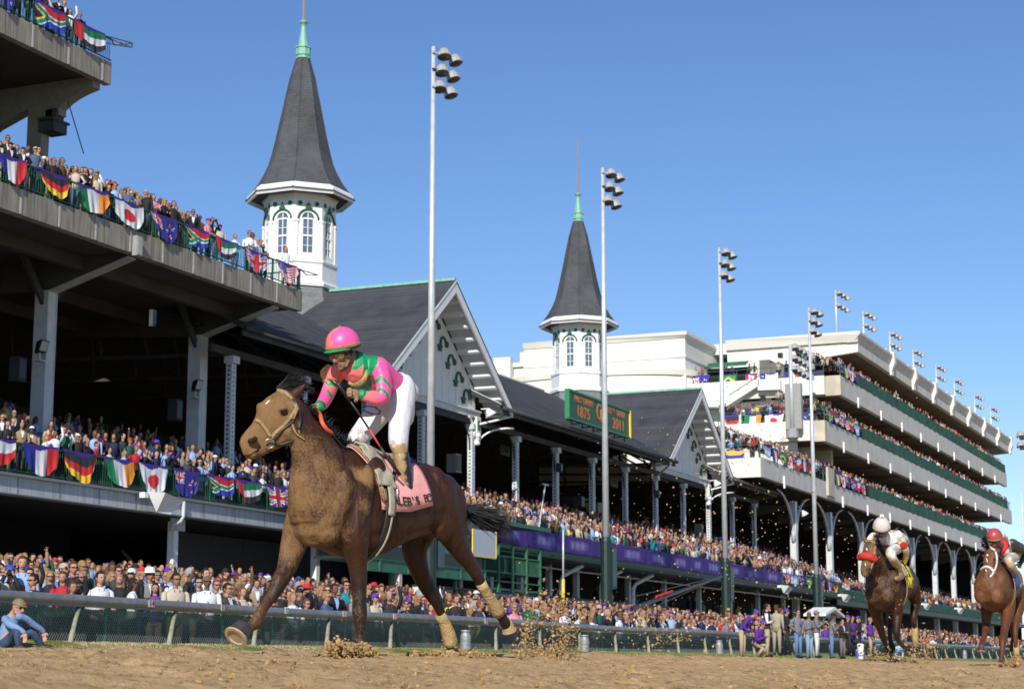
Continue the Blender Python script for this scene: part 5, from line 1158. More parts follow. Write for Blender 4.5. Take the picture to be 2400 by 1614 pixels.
# ------------------------------------------------------------------ people of the crowd
def _tube(pts, rad, n, sq=0.0):
    m = MB(); m.tube(pts, rad, n); return np.array(m.v), m.f
def _rings(rings, n, cx=None):
    """closed loft of horizontal ellipses: (x, y, z, rx, ry)"""
    vs = []
    for x, y, z, rx, ry in rings:
        for k in range(n):
            a = 2 * math.pi * (k + .5) / n; c, s = math.cos(a), math.sin(a); e = .85
            vs.append((x + rx * math.copysign(abs(c) ** e, c), y + ry * math.copysign(abs(s) ** e, s), z))
    m = len(rings); fs = [(i * n + k, i * n + (k + 1) % n, (i + 1) * n + (k + 1) % n, (i + 1) * n + k) for i in range(m - 1) for k in range(n)]
    fs += [tuple(range(n))[::-1], tuple((m - 1) * n + k for k in range(n))]
    return np.array(vs, float), fs
def person_parts(pose='down', hair='short', hat=None, glasses=True, top='suit', lod=0, female=False, legs=True, lean=0.0, tie=True, legpose=None):
    """parts of a standing figure facing +x, feet on z=0, as {part: [(V, F, slot)]}"""
    nT, nL, nH, mH = [(14, 8, 12, 9), (8, 5, 8, 6), (5, 3, 6, 4), (4, 3, 5, 3)][lod]
    P = {'body': [], 'garment': [], 'hair': [], 'hat': [], 'sunglasses': []}
    w = .88 if female else 1.0
    tor = [(0, 0, .90, .115, .165 * w), (0, 0, 1.03, .108, .155 * w), (.0, 0, 1.18, .118, .172 * w), (.0, 0, 1.31, .125, .195 * w), (-.005, 0, 1.40, .108, .205 * w), (-.008, 0, 1.455, .075, .145 * w), (-.005, 0, 1.495, .058, .07)]
    if lod >= 2: tor = [tor[0], tor[3], tor[4], tor[6]]
    V, F = _rings(tor, nT); P['garment'].append((V, F, 'top'))
    V, F = _rings([(0, 0, 1.47, .052, .052), (.008, 0, 1.57, .050, .050)], max(5, nT // 2)); P['body'].append((V, F, 'skin'))
    # head with nose, chin, ears
    m = MB(); m.ball((.022, 0, 1.655), (.097, .076, .120), nH, mH); V = np.array(m.v); q = (1.655 - V[:, 2]) / .12
    V[:, 1] *= np.where(q > 0, 1 - .28 * q, 1.0); V[:, 0] += np.where(q > .2, .010 * q, 0)
    P['body'].append((V, m.f, 'skin'))
    if lod < 2:
        m = MB(); m.add([(.112, -.014, 1.625), (.112, .014, 1.625), (.138, 0, 1.628), (.116, 0, 1.665), (.108, 0, 1.61)], [(0, 2, 3), (2, 1, 3), (0, 4, 2), (2, 4, 1)]); P['body'].append((np.array(m.v), m.f, 'skin'))
    if lod == 0:
        m = MB(); m.box((.108, -.024, 1.590), (.1165, .024, 1.600)); P['body'].append((np.array(m.v), m.f, 'lip'))
        for s in (-1, 1):
            m = MB(); m.ball((.01, s * .079, 1.648), (.022, .010, .030), 6, 4); P['body'].append((np.array(m.v), m.f, 'skin'))
            m = MB(); m.box((.103, s * .032 - .013, 1.664), (.1125, s * .032 + .013, 1.674)); P['body'].append((np.array(m.v), m.f, 'dark'))
    if lod == 0: V, F = _rings([(x_, y_, z_, rx * .86, ry * .86) for x_, y_, z_, rx, ry in tor], 10); P['body'].append((V, F, 'skin'))
    # arms
    A = {'down': ((0, .215, 1.40), (-.03, .255, 1.13), (.07, .235, .90)), 'up': ((0, .205, 1.41), (.06, .27, 1.62), (.10, .20, 1.90)), 'camera': ((0, .21, 1.40), (.17, .23, 1.27), (.17, .07, 1.60)),
         'lean': ((0, .215, 1.40), (.05, .26, 1.13), (.30, .14, 1.08)), 'fold': ((0, .21, 1.40), (.02, .26, 1.14), (.20, -.04, 1.18)), 'hip': ((0, .215, 1.40), (-.06, .34, 1.18), (.06, .19, 1.00)), 'clap': ((0, .21, 1.4), (.08, .24, 1.14), (.26, .03, 1.30))}
    for s in (-1, 1):
        pz = pose if not (pose == 'up1') else ('up' if s > 0 else 'down'); a, b, c = [np.array(p) * (1, s, 1) for p in A[pz]]; a = a * (1, w, 1)
        V, F = _tube([a + (0, -s * .03, .02), a, (a + b) / 2, b, (b + c) / 2, c] if lod == 0 else [a, b, c], [.045, .062, .054, .047, .043, .034] if lod == 0 else [.058, .047, .036], nL); P['garment'].append((V, F, 'top' if top != 'vest' else 'shirt'))
        if lod == 0: V, F = _tube([a + (0, -s * .06, .0), b, c + (c - b) * .06], [.040, .034, .026], 6); P['body'].append((V, F, 'skin'))
        m = MB(); d = (c - b) / np.linalg.norm(c - b); m.ball(c + d * .045, (.032, .028, .048), 6 if lod == 0 else 4, 4 if lod == 0 else 3, rot=None); P['body'].append((np.array(m.v), m.f, 'skin'))
        if lod == 0:
            for k in range(4):
                e = c + d * .08; sd = np.cross(d, (0, 0, 1.0)); sd = sd / (np.linalg.norm(sd) + 1e-6) if np.linalg.norm(sd) > .1 else np.array((0, 1.0, 0))
                V, F = _tube([e + sd * (k - 1.5) * .016, e + sd * (k - 1.5) * .017 + d * .03, e + sd * (k - 1.5) * .017 + d * .045 + np.array((.012, 0, -.006))], [.009, .008, .006], 4); P['body'].append((V, F, 'skin'))
            V, F = _tube([c + d * .03 + sd * .025, c + d * .055 + sd * .05, c + d * .075 + sd * .055], [.011, .010, .008], 4); P['body'].append((V, F, 'skin'))
    if pose == 'camera':
        m = MB(); m.box((.12, -.06, 1.60), (.19, .06, 1.68)); m.lathe((.19, 0, 1.64), [(.035, 0), (.035, .08), (.03, .08)], 8, axis=(1, 0, 0)); P['sunglasses'].append((np.array(m.v), m.f, 'black'))
    if legs:
        for s in (-1, 1):
            lp = legpose[0 if s < 0 else 1] if legpose else ((0, s * .09, .93), (.01, s * .10, .50), (-.01, s * .11, .09))
            V, F = _tube([lp[0], lp[1], lp[2]], [.095, .065, .050], max(nL, 5)); P['body'].append((V, F, 'trousers'))
            m = MB(); m.ball(np.array(lp[2]) + (.05, 0, -.045), (.13, .045, .045), 6, 4); P['body'].append((np.array(m.v), m.f, 'black'))
        if lod < 2:
            V, F = _rings([(0, 0, .84, .10, .15), (0, 0, .93, .115, .165)], nT); P['body'].append((V, F, 'trousers'))
    # shirt front, tie, lanyard
    if top in ('suit', 'vest') and lod < 2:
        m = MB(); x = .131
        m.add([(.075, -.055, 1.475), (.075, .055, 1.475), (x, .045, 1.36), (x, 0, 1.17), (x, -.045, 1.36)], [(0, 4, 2, 1), (4, 3, 2)]); P['garment'].append((np.array(m.v) + (.003, 0, 0), m.f, 'shirt'))
        if tie: m = MB(); m.add([(.082, -.016, 1.465), (.082, .016, 1.465), (x + .002, .022, 1.22), (x + .002, 0, 1.18), (x + .002, -.022, 1.22)], [(0, 4, 2, 1), (4, 3, 2)]); P['garment'].append((np.array(m.v) + (.006, 0, 0), m.f, 'tie'))
    elif lod == 0:
        m = MB()
        for s in (-1, 1): m.add([(.066, s * .05, 1.475), (.066, s * .064, 1.475), (.130, s * .012, 1.25), (.130, 0, 1.25)], [(0, 1, 2, 3)])
        m.box((.127, -.035, 1.17), (.133, .035, 1.25)); P['garment'].append((np.array(m.v) + (.004, 0, 0), m.f, 'tie'))
    # hair
    if hair != 'bald' and not (hat and hair == 'short' and lod >= 2):
        m = MB(); m.ball((.004, 0, 1.672), (.108, .088, .122), nH, mH); V = np.array(m.v); F = m.f
        ctr = np.array([V[list(f)].mean(0) for f in F]); lim = np.where(ctr[:, 0] > (.055 if lod == 0 else .022), 1.735, np.where(ctr[:, 0] > -.02, 1.665, 1.60))
        F2 = [f for f, c, l in zip(F, ctr, lim) if c[2] > l]; P['hair'].append((V, F2, 'hair'))
        if hair == 'long':
            V, F = _rings([(-.035, 0, 1.70, .075, .092), (-.045, 0, 1.60, .062, .095), (-.055, 0, 1.50, .055, .10), (-.06, 0, 1.40, .045, .085), (-.06, 0, 1.36, .02, .05)], max(6, nT - 2)); P['hair'].append((V, F, 'hair'))
    if hat == 'cap':
        m = MB(); m.ball((.006, 0, 1.695), (.112, .094, .095), nH, mH); V = np.array(m.v); F = [f for f in m.f if V[list(f)][:, 2].mean() > 1.69]; P['hat'].append((V, F, 'hat'))
        m = MB(); m.add([(.075, -.072, 1.702), (.165, -.055, 1.688), (.185, 0, 1.692), (.165, .055, 1.688), (.075, .072, 1.702), (.075, 0, 1.725)], [(0, 1, 2, 5), (5, 2, 3, 4), (0, 5, 4, 3, 2, 1)]); P['hat'].append((np.array(m.v), m.f, 'hat'))
    if hat == 'brim':
        m = MB(); m.lathe((.0, 0, 1.70), [(.185, .0), (.19, .008), (.11, .018), (.10, .10), (.07, .125), (.0, .115)], nH); P['hat'].append((np.array(m.v), m.f, 'hat'))
    if glasses and lod < 2 and pose != 'camera':
        m = MB()
        for s in (-1, 1): m.add([(.1165, s * .008, 1.676), (.1165, s * .008, 1.652), (.108, s * .052, 1.650), (.104, s * .058, 1.678)], [(0, 1, 2, 3)]); m.bar((.103, s * .058, 1.672), (.02, s * .081, 1.668), .006)
        m.bar((.120, -.01, 1.670), (.120, .01, 1.670), .006); V = np.array(m.v); V[:, 0] += .004; P['sunglasses'].append((V, m.f, 'black'))
    if lean:
        c, s = math.cos(lean), math.sin(lean)
        for k in P:
            out = []
            for V, F, sl in P[k]:
                V = V.copy(); z = V[:, 2] - .95; up = z > 0; zz = np.where(up, z, 0); x = V[:, 0].copy(); V[:, 0] = np.where(up, x * c + z * s, x); V[:, 2] = np.where(up, .95 + z * c - x * s, V[:, 2]); out.append((V, F, sl))
            P[k] = out
    return P
SKIN = [(0.42, 0.22, 0.15), (0.47, 0.26, 0.18), (0.36, 0.18, 0.115), (0.43, 0.225, 0.155), (0.17, 0.085, 0.05), (0.33, 0.17, 0.10)]
HAIR = [('dark', (0.018, 0.012, 0.010)), ('brown', (0.07, 0.035, 0.018)), ('blond', (0.27, 0.17, 0.07)), ('grey', (0.30, 0.29, 0.28)), ('auburn', (0.16, 0.055, 0.02))]
TOPS = [('navy suit', 'suit', (0.018, 0.024, 0.060), 9), ('black suit', 'suit', (0.012, 0.012, 0.014), 9), ('charcoal suit', 'suit', (0.045, 0.045, 0.050), 6), ('dark jacket', 'plain', (0.020, 0.020, 0.024), 8), ('grey jacket', 'suit', (0.20, 0.20, 0.20), 4), ('tan jacket', 'suit', (0.30, 0.21, 0.12), 3),
        ('brown coat', 'plain', (0.10, 0.06, 0.035), 3), ('white shirt', 'plain', (0.66, 0.67, 0.70), 5), ('pale blue shirt', 'plain', (0.28, 0.42, 0.68), 5), ('purple sweatshirt', 'plain', (0.10, 0.035, 0.28), 2), ('red sweater', 'plain', (0.40, 0.02, 0.03), 2), ('teal sweater', 'plain', (0.01, 0.22, 0.24), 1),
        ('dark green jacket', 'plain', (0.02, 0.09, 0.05), 2), ('pink blouse', 'plain', (0.62, 0.25, 0.31), 1), ('yellow sweater', 'plain', (0.75, 0.55, 0.12), 1), ('cream cardigan', 'plain', (0.50, 0.43, 0.32), 2), ('denim jacket', 'plain', (0.07, 0.11, 0.20), 2)]
TW = np.array([t[3] for t in TOPS], float); TW /= TW.sum()
HATS = [('white', (0.70, 0.70, 0.68)), ('purple', (0.10, 0.04, 0.35)), ('black', (0.015, 0.015, 0.017)), ('tan', (0.42, 0.34, 0.22)), ('red', (0.5, 0.03, 0.03)), ('blue', (0.03, 0.08, 0.40))]
TIES = [('purple', (0.10, 0.03, 0.30)), ('red', (0.4, 0.02, 0.03)), ('blue', (0.03, 0.06, 0.3)), ('black', (0.02, 0.02, 0.02))]
def rand_spec(r):
    fem = r.random() < .38; ti = int(np.searchsorted(np.cumsum(TW), r.random())); ti = min(ti, len(TOPS) - 1); top = TOPS[ti]
    if fem and top[1] == 'suit': top = ('black coat', 'plain', (0.015, 0.015, 0.018), 0) if r.random() < .5 else TOPS[15]
    h = r.random(); hair = HAIR[0] if h < .28 else HAIR[1] if h < .62 else HAIR[2] if h < .78 else HAIR[3] if h < .92 else HAIR[4]
    if fem and r.random() < .35: hair = HAIR[2]
    hs = ('long' if fem and r.random() < .8 else 'short'); 
    if not fem and r.random() < .12: hs = 'bald'
    hat = None; hr = r.random()
    if hr < .13: hat = 'cap'
    elif hr < .155: hat = 'brim'
    pz = r.random(); pose = 'down' if pz < .45 else 'lean' if pz < .60 else 'fold' if pz < .72 else 'clap' if pz < .82 else 'camera' if pz < .90 else 'up1' if pz < .94 else 'hip'
    return dict(fem=fem, top=top, hair=hair, hs=hs, hat=hat, hatc=HATS[int(r.random() * len(HATS))], glasses=r.random() < .6, pose=pose, tie=TIES[int(r.random() * 4)], skin=SKIN[0 if fem and r.random() < .6 else int(r.random() ** 1.4 * 6)], shirt=(.62, .64, .70) if r.random() < .7 else (.30, .42, .66),
                trousers=[(0.03, 0.04, 0.07), (0.02, 0.02, 0.02), (0.08, 0.12, 0.22), (0.35, 0.28, 0.18)][int(r.random() * 4)])
def slotcol(sp):
    return {'skin': sp['skin'], 'lip': tuple(c * .45 for c in sp['skin']), 'dark': (.02, .015, .012), 'hair': sp['hair'][1], 'top': sp['top'][2], 'shirt': sp['shirt'], 'tie': sp['tie'][1], 'trousers': sp['trousers'], 'hat': sp['hatc'][1], 'black': (0.012, 0.012, 0.012)}

# where people stand: (x, y, floor z, yaw, region, row)
CROWD = []
def stand_rows(region, x0, dx, z0, dz, nrow, ya, yb, sp, prob, seed, xj=.12, yaw0=-.5):
    r = random.Random(seed)
    for k in range(nrow):
        y = ya + r.random() * sp
        while y < yb:
            p = prob(y, k) if callable(prob) else prob
            if r.random() < p:
                CROWD.append((x0 + dx * k + r.uniform(-xj, xj), y, z0 + dz * k + r.uniform(-.12, .06), r.gauss(yaw0, .45), region, k))
            y += sp * r.uniform(.78, 1.25)
stand_rows('apron', -19.7, -1.25, -.10, .130, 14, 15, 185, .60, lambda y, k: .72 if k < 3 else .85, 1, xj=.3)
stand_rows('lower', -38.45, -.85, 6.0, .30, 4, 40, 72, .55, .86, 2)
stand_rows('lower', -42.2, -1.3, 7.2, .42, 4, 40, 72, .7, .5, 22)
def pm(y, k):
    u, v, z = proj((-38.6 - k * .85, y, 17))
    return (.97 if k < 6 else .6) if u < 330 else (.80 if k < 5 else .1) if u < 440 else (.22 if k < 3 else 0) if u < 560 else (.85 if k < 4 else 0) if u < 690 else 0
stand_rows('middle', -38.42, -.85, 15.32, .30, 7, 38, 64.6, .56, pm, 3)
stand_rows('top', -40.4, -.8, 22.1, .25, 2, 44, 53.6, .62, lambda y, k: .75 if y < 53.2 else 0, 4)
stand_rows('old', -36.5, -1.0, 5.75, .40, 6, 74, 150, .56, .93, 5)
stand_rows('old', -43, -1.4, 7.9, .42, 4, 74, 150, .75, .5, 25)
for rg, y0, zt, ye, sd in (('balcony three', 159.9, 25.42, 252, 6), ('balcony two', 153.7, 20.64, 255, 7), ('balcony one', 133.5, 15.37, 255, 8)):
    stand_rows(rg, XF - .45, -.95, zt, .33, 5, y0 + .5, ye, .52, .95, sd)
stand_rows('arcade', -37.3, -.85, 5.3, .26, 12, 150, 250, .58, .93, 9)
r_ = random.Random(10)
for y, z, xa, xb, n, rg in ((159.8, 25.4, -39.6, -51, 9, 'balcony three'), (153.6, 20.62, -39.6, -47.5, 24, 'balcony two'), (154.4, 20.9, -39.6, -47.5, 16, 'balcony two'), (134.0, 15.36, -38.6, -43, 10, 'balcony one'), (134.7, 15.6, -38.6, -43, 9, 'balcony one')):
    for k in range(n): CROWD.append((xa + (xb - xa) * (k + r_.random()) / n, y + r_.uniform(-.1, .1), z, -1.5 + r_.gauss(0, .4), rg, 0))
for y in (74.9, 75.9, 77.4, 78.3): CROWD.append((-35.2, y, 4.24, -.6, 'platform', 0))
for k in range(30): CROWD.append((-39.2 + r_.uniform(-.4, .4), 88 + k * 1.9, 2.75, -.4, 'dining', 0))
for k in range(3): CROWD.append((-51.5 - k * 1.3, 159.7, 25.4, -1.4, 'balcony three', 0))
CR = np.array([c[:4] for c in CROWD]); Q = CR[:, :3] + (0, 0, 1.6); zc_ = Q @ FW; uu = CX + F_PX * (Q @ RT) / zc_; vv = CY - F_PX * (Q @ UP) / zc_
vis = (uu > -90) & (uu < 2490) & (zc_ > 5)
# nobody stands where the light poles, cans or officials are
idx = np.where(vis)[0]
order = idx[np.argsort(zc_[idx])]
sees = lambda i: True
N_IND = 282
ind = list(order[:N_IND]); rest = list(order[N_IND:])
def place_parts(parts, pos, yaw, s):
    c, q = math.cos(yaw), math.sin(yaw); out = {}
    return c, q
def build_individual(i, sp, label, group, pos, yaw, s, legpose=None, top=None, name='person', lean=0.0, pose=None):
    o_parts = person_parts(pose or sp['pose'], sp['hs'], sp['hat'], sp['glasses'], sp['top'][1], 0, sp['fem'], True, lean, sp.get('wear_tie', True), legpose)
    cols = slotcol(sp); root = None
    for part in ('body', 'garment', 'hair', 'hat', 'sunglasses'):
        L = o_parts[part]
        if not L: continue
        m = MB()
        for V, F, sl in L: m.add(V * s, F, cols[sl])
        nm = {'body': name, 'garment': {'suit': 'jacket', 'plain': 'top', 'vest': 'waistcoat'}[sp['top'][1]], 'hair': 'hair', 'hat': 'hat', 'sunglasses': 'camera' if sp['pose'] == 'camera' else 'sunglasses'}[part]
        ob = m.build(nm, M_PEOPLE, root, smooth=(part != 'sunglasses'), colors=True, world=False, fix=True)
        if root is None: root = ob; ob.location = [float(v) for v in pos]; ob.rotation_euler = (0, 0, yaw)
    tag(root, label, 'person', group); return root
PLATES = [(300, 'left of the wedge lamp'), (400, 'below the rain pipe'), (510, 'left of the raised hoof'), (620, 'behind the raised foreleg'), (730, "under the horse's chest"), (880, "under the horse's belly")]
def where(reg, row, u):
    if reg == 'apron':
        rw = ['in the front row', 'in the second row', 'in the third row', 'in the fourth row'][row] if row < 4 else 'well back in the crowd' if row > 8 else 'mid-crowd'
        if u < 115: pl = 'above the seated man'
        elif u < 250: pl = 'above the first slanted brace'
        elif u > 1010: pl = 'near the hind legs of the lead horse'
        else: pl = min(PLATES, key=lambda p: abs(p[0] - u))[1]
        return rw + ' ' + pl
    return {'lower': 'on the lower deck', 'middle': 'on the middle deck', 'top': 'on the top deck'}.get(reg, 'in the stand')
prs = random.Random(99)
USED = set()
for i in ind:
  x, y, z, yaw, reg, row = CROWD[i]; sp = rand_spec(prs); s = prs.uniform(.93, 1.05) * (.94 if sp['fem'] else 1.0)
  if reg == 'apron' and row < 3: sp['pose'] = sp['pose'] if prs.random() < .6 else 'lean'
  spose = sp['pose']
  for _try in range(60):
    if _try: sp = rand_spec(prs); sp['pose'] = spose if _try < 25 else sp['pose']; s = prs.uniform(.93, 1.05) * (.94 if sp['fem'] else 1.0)
    wh = where(reg, row, uu[i]); who = 'woman' if sp['fem'] else 'man'
    hairt = ('bald ' if sp['hs'] == 'bald' else sp['hair'][0] + '-haired ') if not sp['hat'] else ''
    hatt = ' and %s %s' % (sp['hatc'][0], 'cap' if sp['hat'] == 'cap' else 'hat') if sp['hat'] else ''
    act = {'camera': 'with camera', 'up1': 'raising one arm', 'fold': 'arms folded', 'clap': 'hands together'}.get(sp['pose'], '')
    lab = '%s%s in %s%s %s %s' % (hairt, who, sp['top'][0], hatt, act, wh)
    lab = ' '.join(lab.split()); wds = lab.split()
    if len(wds) > 16: lab = lab.replace(' of the lead horse', '').replace('well back in the crowd', 'far back'); lab = ' '.join(lab.split()[:16])
    if lab not in USED: break
  USED.add(lab)
  build_individual(i, sp, lab, 'spectators behind the rail' if reg == 'apron' else 'spectators on the decks', (x, y, z), yaw, s)
# everyone else, fused
TPL = {}
def template(lod, pose, hs, hat, glasses, top, fem):
    k = (lod, pose, hs, hat, glasses and lod < 2, top, fem)
    if k not in TPL:
        Pp = person_parts(pose, hs, hat, glasses, top, lod, fem, legs=(lod == 1)); V = []; FI = []; FC = []; SL = []; off = 0
        slots = ['skin', 'lip', 'dark', 'hair', 'top', 'shirt', 'tie', 'trousers', 'hat', 'black']
        for L in Pp.values():
            for v, f, sl in L:
                V.append(v); 
                for q in f: FI.extend([j + off for j in q]); FC.append(len(q)); SL.append(slots.index(sl))
                off += len(v)
        TPL[k] = (np.concatenate(V), np.array(FI), np.array(FC), np.array(SL))
    return TPL[k]
def fused(items, name, lodf, label, cat='people'):
    VV, LI, LC, CC = [], [], [], []; off = 0; slots = ['skin', 'lip', 'dark', 'hair', 'top', 'shirt', 'tie', 'trousers', 'hat', 'black']
    for i in items:
        x, y, z, yaw, reg, row = CROWD[i]; sp = rand_spec(prs); lod = lodf(i)
        V, FI, FC, SL = template(lod, sp['pose'], sp['hs'], sp['hat'], sp['glasses'], sp['top'][1], sp['fem'])
        s = prs.uniform(.92, 1.06) * (.94 if sp['fem'] else 1); c, q = math.cos(yaw) * s, math.sin(yaw) * s
        W = np.stack([V[:, 0] * c - V[:, 1] * q + x, V[:, 0] * q + V[:, 1] * c + y, V[:, 2] * s + z], -1)
        sc = slotcol(sp); tab = np.array([sc[k] for k in slots])
        VV.append(W); LI.append(FI + off); LC.append(FC); CC.append(np.repeat(tab[SL], FC, 0)); off += len(V)
    V = np.concatenate(VV); LI = np.concatenate(LI); LC = np.concatenate(LC); CC = np.concatenate(CC)
    me = bpy.data.meshes.new(name); me.vertices.add(len(V)); me.vertices.foreach_set('co', V.ravel()); me.loops.add(len(LI)); me.loops.foreach_set('vertex_index', LI.astype(np.int32))
    me.polygons.add(len(LC)); me.polygons.foreach_set('loop_start', np.concatenate([[0], np.cumsum(LC)[:-1]]).astype(np.int32)); me.update(calc_edges=True)
    C = np.ones((len(CC), 4)); C[:, :3] = CC; at = me.color_attributes.new('col', 'FLOAT_COLOR', 'CORNER'); at.data.foreach_set('color', C.ravel()); me.shade_smooth(); me.materials.append(M_PEOPLE)
    o = bpy.data.objects.new(name, me); COL.objects.link(o); tag(o, label, cat, kind='stuff'); return len(LC)
LODF = lambda i: 1 if CROWD[i][4] in ('middle', 'top') or (zc_[i] < 62 and CROWD[i][5] < 8) else 2 if zc_[i] < 105 else 3
ap = [i for i in rest if CROWD[i][4] in ('apron', 'platform', 'dining')]; dk = [i for i in rest if CROWD[i][4] in ('lower', 'middle', 'top')]; ol = [i for i in rest if CROWD[i][4] in ('old', 'arcade')]; bl = [i for i in rest if CROWD[i][4].startswith('balcony')]
nf = fused(ap, 'standing_crowd', LODF, 'dense crowd standing on the apron behind the track rail, farther away') + fused(dk, 'deck_crowd', LODF, 'spectators on the lower and middle decks of the concrete grandstand') + fused(ol, 'seated_crowd', LODF, 'spectators in the rows of the old grandstand and under the clubhouse') + fused(bl, 'balcony_crowd', LODF, 'small figures packed along the clubhouse balconies')
print('crowd', len(CROWD), 'visible', len(order), 'faces', nf)
# ------------------------------------------------------------------ horses
def coat_material(name, gloss=.50):
    def ex(nt, b, sc, mp):
        N, L = nt.nodes, nt.links; at = N.new('ShaderNodeAttribute'); at.attribute_name = 'mud'
        # mud: per-vertex mask broken up by noise
        tc = N.new('ShaderNodeTexCoord'); nz = N.new('ShaderNodeTexNoise'); nz.inputs['Scale'].default_value = 55; nz.inputs['Detail'].default_value = 6; nz.inputs['Roughness'].default_value = .7; L.new(tc.outputs['Object'], nz.inputs['Vector'])
        n3 = N.new('ShaderNodeTexNoise'); n3.inputs['Scale'].default_value = 7; n3.inputs['Detail'].default_value = 4; L.new(tc.outputs['Object'], n3.inputs['Vector'])
        a1 = N.new('ShaderNodeMath'); a1.operation = 'ADD'; L.new(at.outputs['Fac'], a1.inputs[0])
        a2 = N.new('ShaderNodeMath'); a2.operation = 'MULTIPLY_ADD'; a2.inputs[1].default_value = 1.7; a2.inputs[2].default_value = -.85; L.new(nz.outputs['Fac'], a2.inputs[0])
        a3 = N.new('ShaderNodeMath'); a3.operation = 'MULTIPLY_ADD'; a3.inputs[1].default_value = 1.2; a3.inputs[2].default_value = -.6; L.new(n3.outputs['Fac'], a3.inputs[0])
        a4 = N.new('ShaderNodeMath'); a4.operation = 'ADD'; L.new(a2.outputs[0], a4.inputs[0]); L.new(a3.outputs[0], a4.inputs[1]); L.new(a4.outputs[0], a1.inputs[1])
        mr = N.new('ShaderNodeMapRange'); mr.inputs['From Min'].default_value = .25; mr.inputs['From Max'].default_value = .85; L.new(a1.outputs[0], mr.inputs['Value'])
        mx = N.new('ShaderNodeMix'); mx.data_type = 'RGBA'; mx.inputs['B'].default_value = (.205, .115, .047, 1); L.new(mr.outputs[0], mx.inputs['Factor']); L.new(sc.outputs[0], mx.inputs['A']); L.new(mx.outputs['Result'], b.inputs['Base Color'])
        rr = N.new('ShaderNodeMapRange'); rr.inputs['To Min'].default_value = gloss; rr.inputs['To Max'].default_value = .9; L.new(mr.outputs[0], rr.inputs['Value']); L.new(rr.outputs[0], b.inputs['Roughness'])
        mp2 = N.new('ShaderNodeMapping'); mp2.inputs['Scale'].default_value = (60, 60, 160); n2 = N.new('ShaderNodeTexNoise'); n2.inputs['Scale'].default_value = 1; n2.inputs['Detail'].default_value = 3
        L.new(tc.outputs['Object'], mp2.inputs['Vector']); L.new(mp2.outputs[0], n2.inputs['Vector'])
        ad = N.new('ShaderNodeMath'); ad.operation = 'ADD'; L.new(n2.outputs['Fac'], ad.inputs[0]); L.new(nz.outputs['Fac'], ad.inputs[1])
        bp = N.new('ShaderNodeBump'); bp.inputs['Strength'].default_value = .40; bp.inputs['Distance'].default_value = .006; L.new(ad.outputs[0], bp.inputs['Height'])
        m3 = N.new('ShaderNodeMapping'); m3.inputs['Scale'].default_value = (9, 9, 4); n4 = N.new('ShaderNodeTexNoise'); n4.inputs['Scale'].default_value = 1; n4.inputs['Detail'].default_value = 2; n4.inputs['Distortion'].default_value = .6; L.new(tc.outputs['Object'], m3.inputs['Vector']); L.new(m3.outputs[0], n4.inputs['Vector'])
        bp2 = N.new('ShaderNodeBump'); bp2.inputs['Strength'].default_value = .55; bp2.inputs['Distance'].default_value = .05; L.new(n4.outputs['Fac'], bp2.inputs['Height']); L.new(bp.outputs[0], bp2.inputs['Normal']); L.new(bp2.outputs[0], b.inputs['Normal'])
    return mat(name, 'attr', .5, var=.16, scale=9, extra=ex, spec=.32)
M_COAT = coat_material('bay_coat')
M_HOOF = mat('hoof_horn', (0.045, 0.040, 0.036), .5, var=.4, scale=20); M_SHOE = mat('muddy_shoe', (0.42, 0.31, 0.18), .7, var=.2, scale=20)
M_WRAP = mat('muddy_leg_wrap', (0.42, 0.29, 0.13), .9, var=.25, scale=14, bump=.8, bscale=50); M_WRAPW = mat('white_leg_wrap', (0.62, 0.60, 0.57), .8, var=.15, scale=20)
M_MANE = mat('black_hair', (0.014, 0.013, 0.014), .45, var=.3, scale=30); M_LEATHER = mat('dark_leather', (0.022, 0.020, 0.020), .45, var=.3, scale=15)
M_TACK = mat('muddy_tack', (0.30, 0.20, 0.09), .8, var=.3, scale=25, bump=.6, bscale=60); M_STEEL = mat('bit_steel', (0.55, 0.55, 0.55), .25, metal=.9); M_EYE = mat('dark_eye', (0.006, 0.004, 0.003), .08)
M_NOST = mat('nostril_dark', (0.010, 0.006, 0.005), .9)

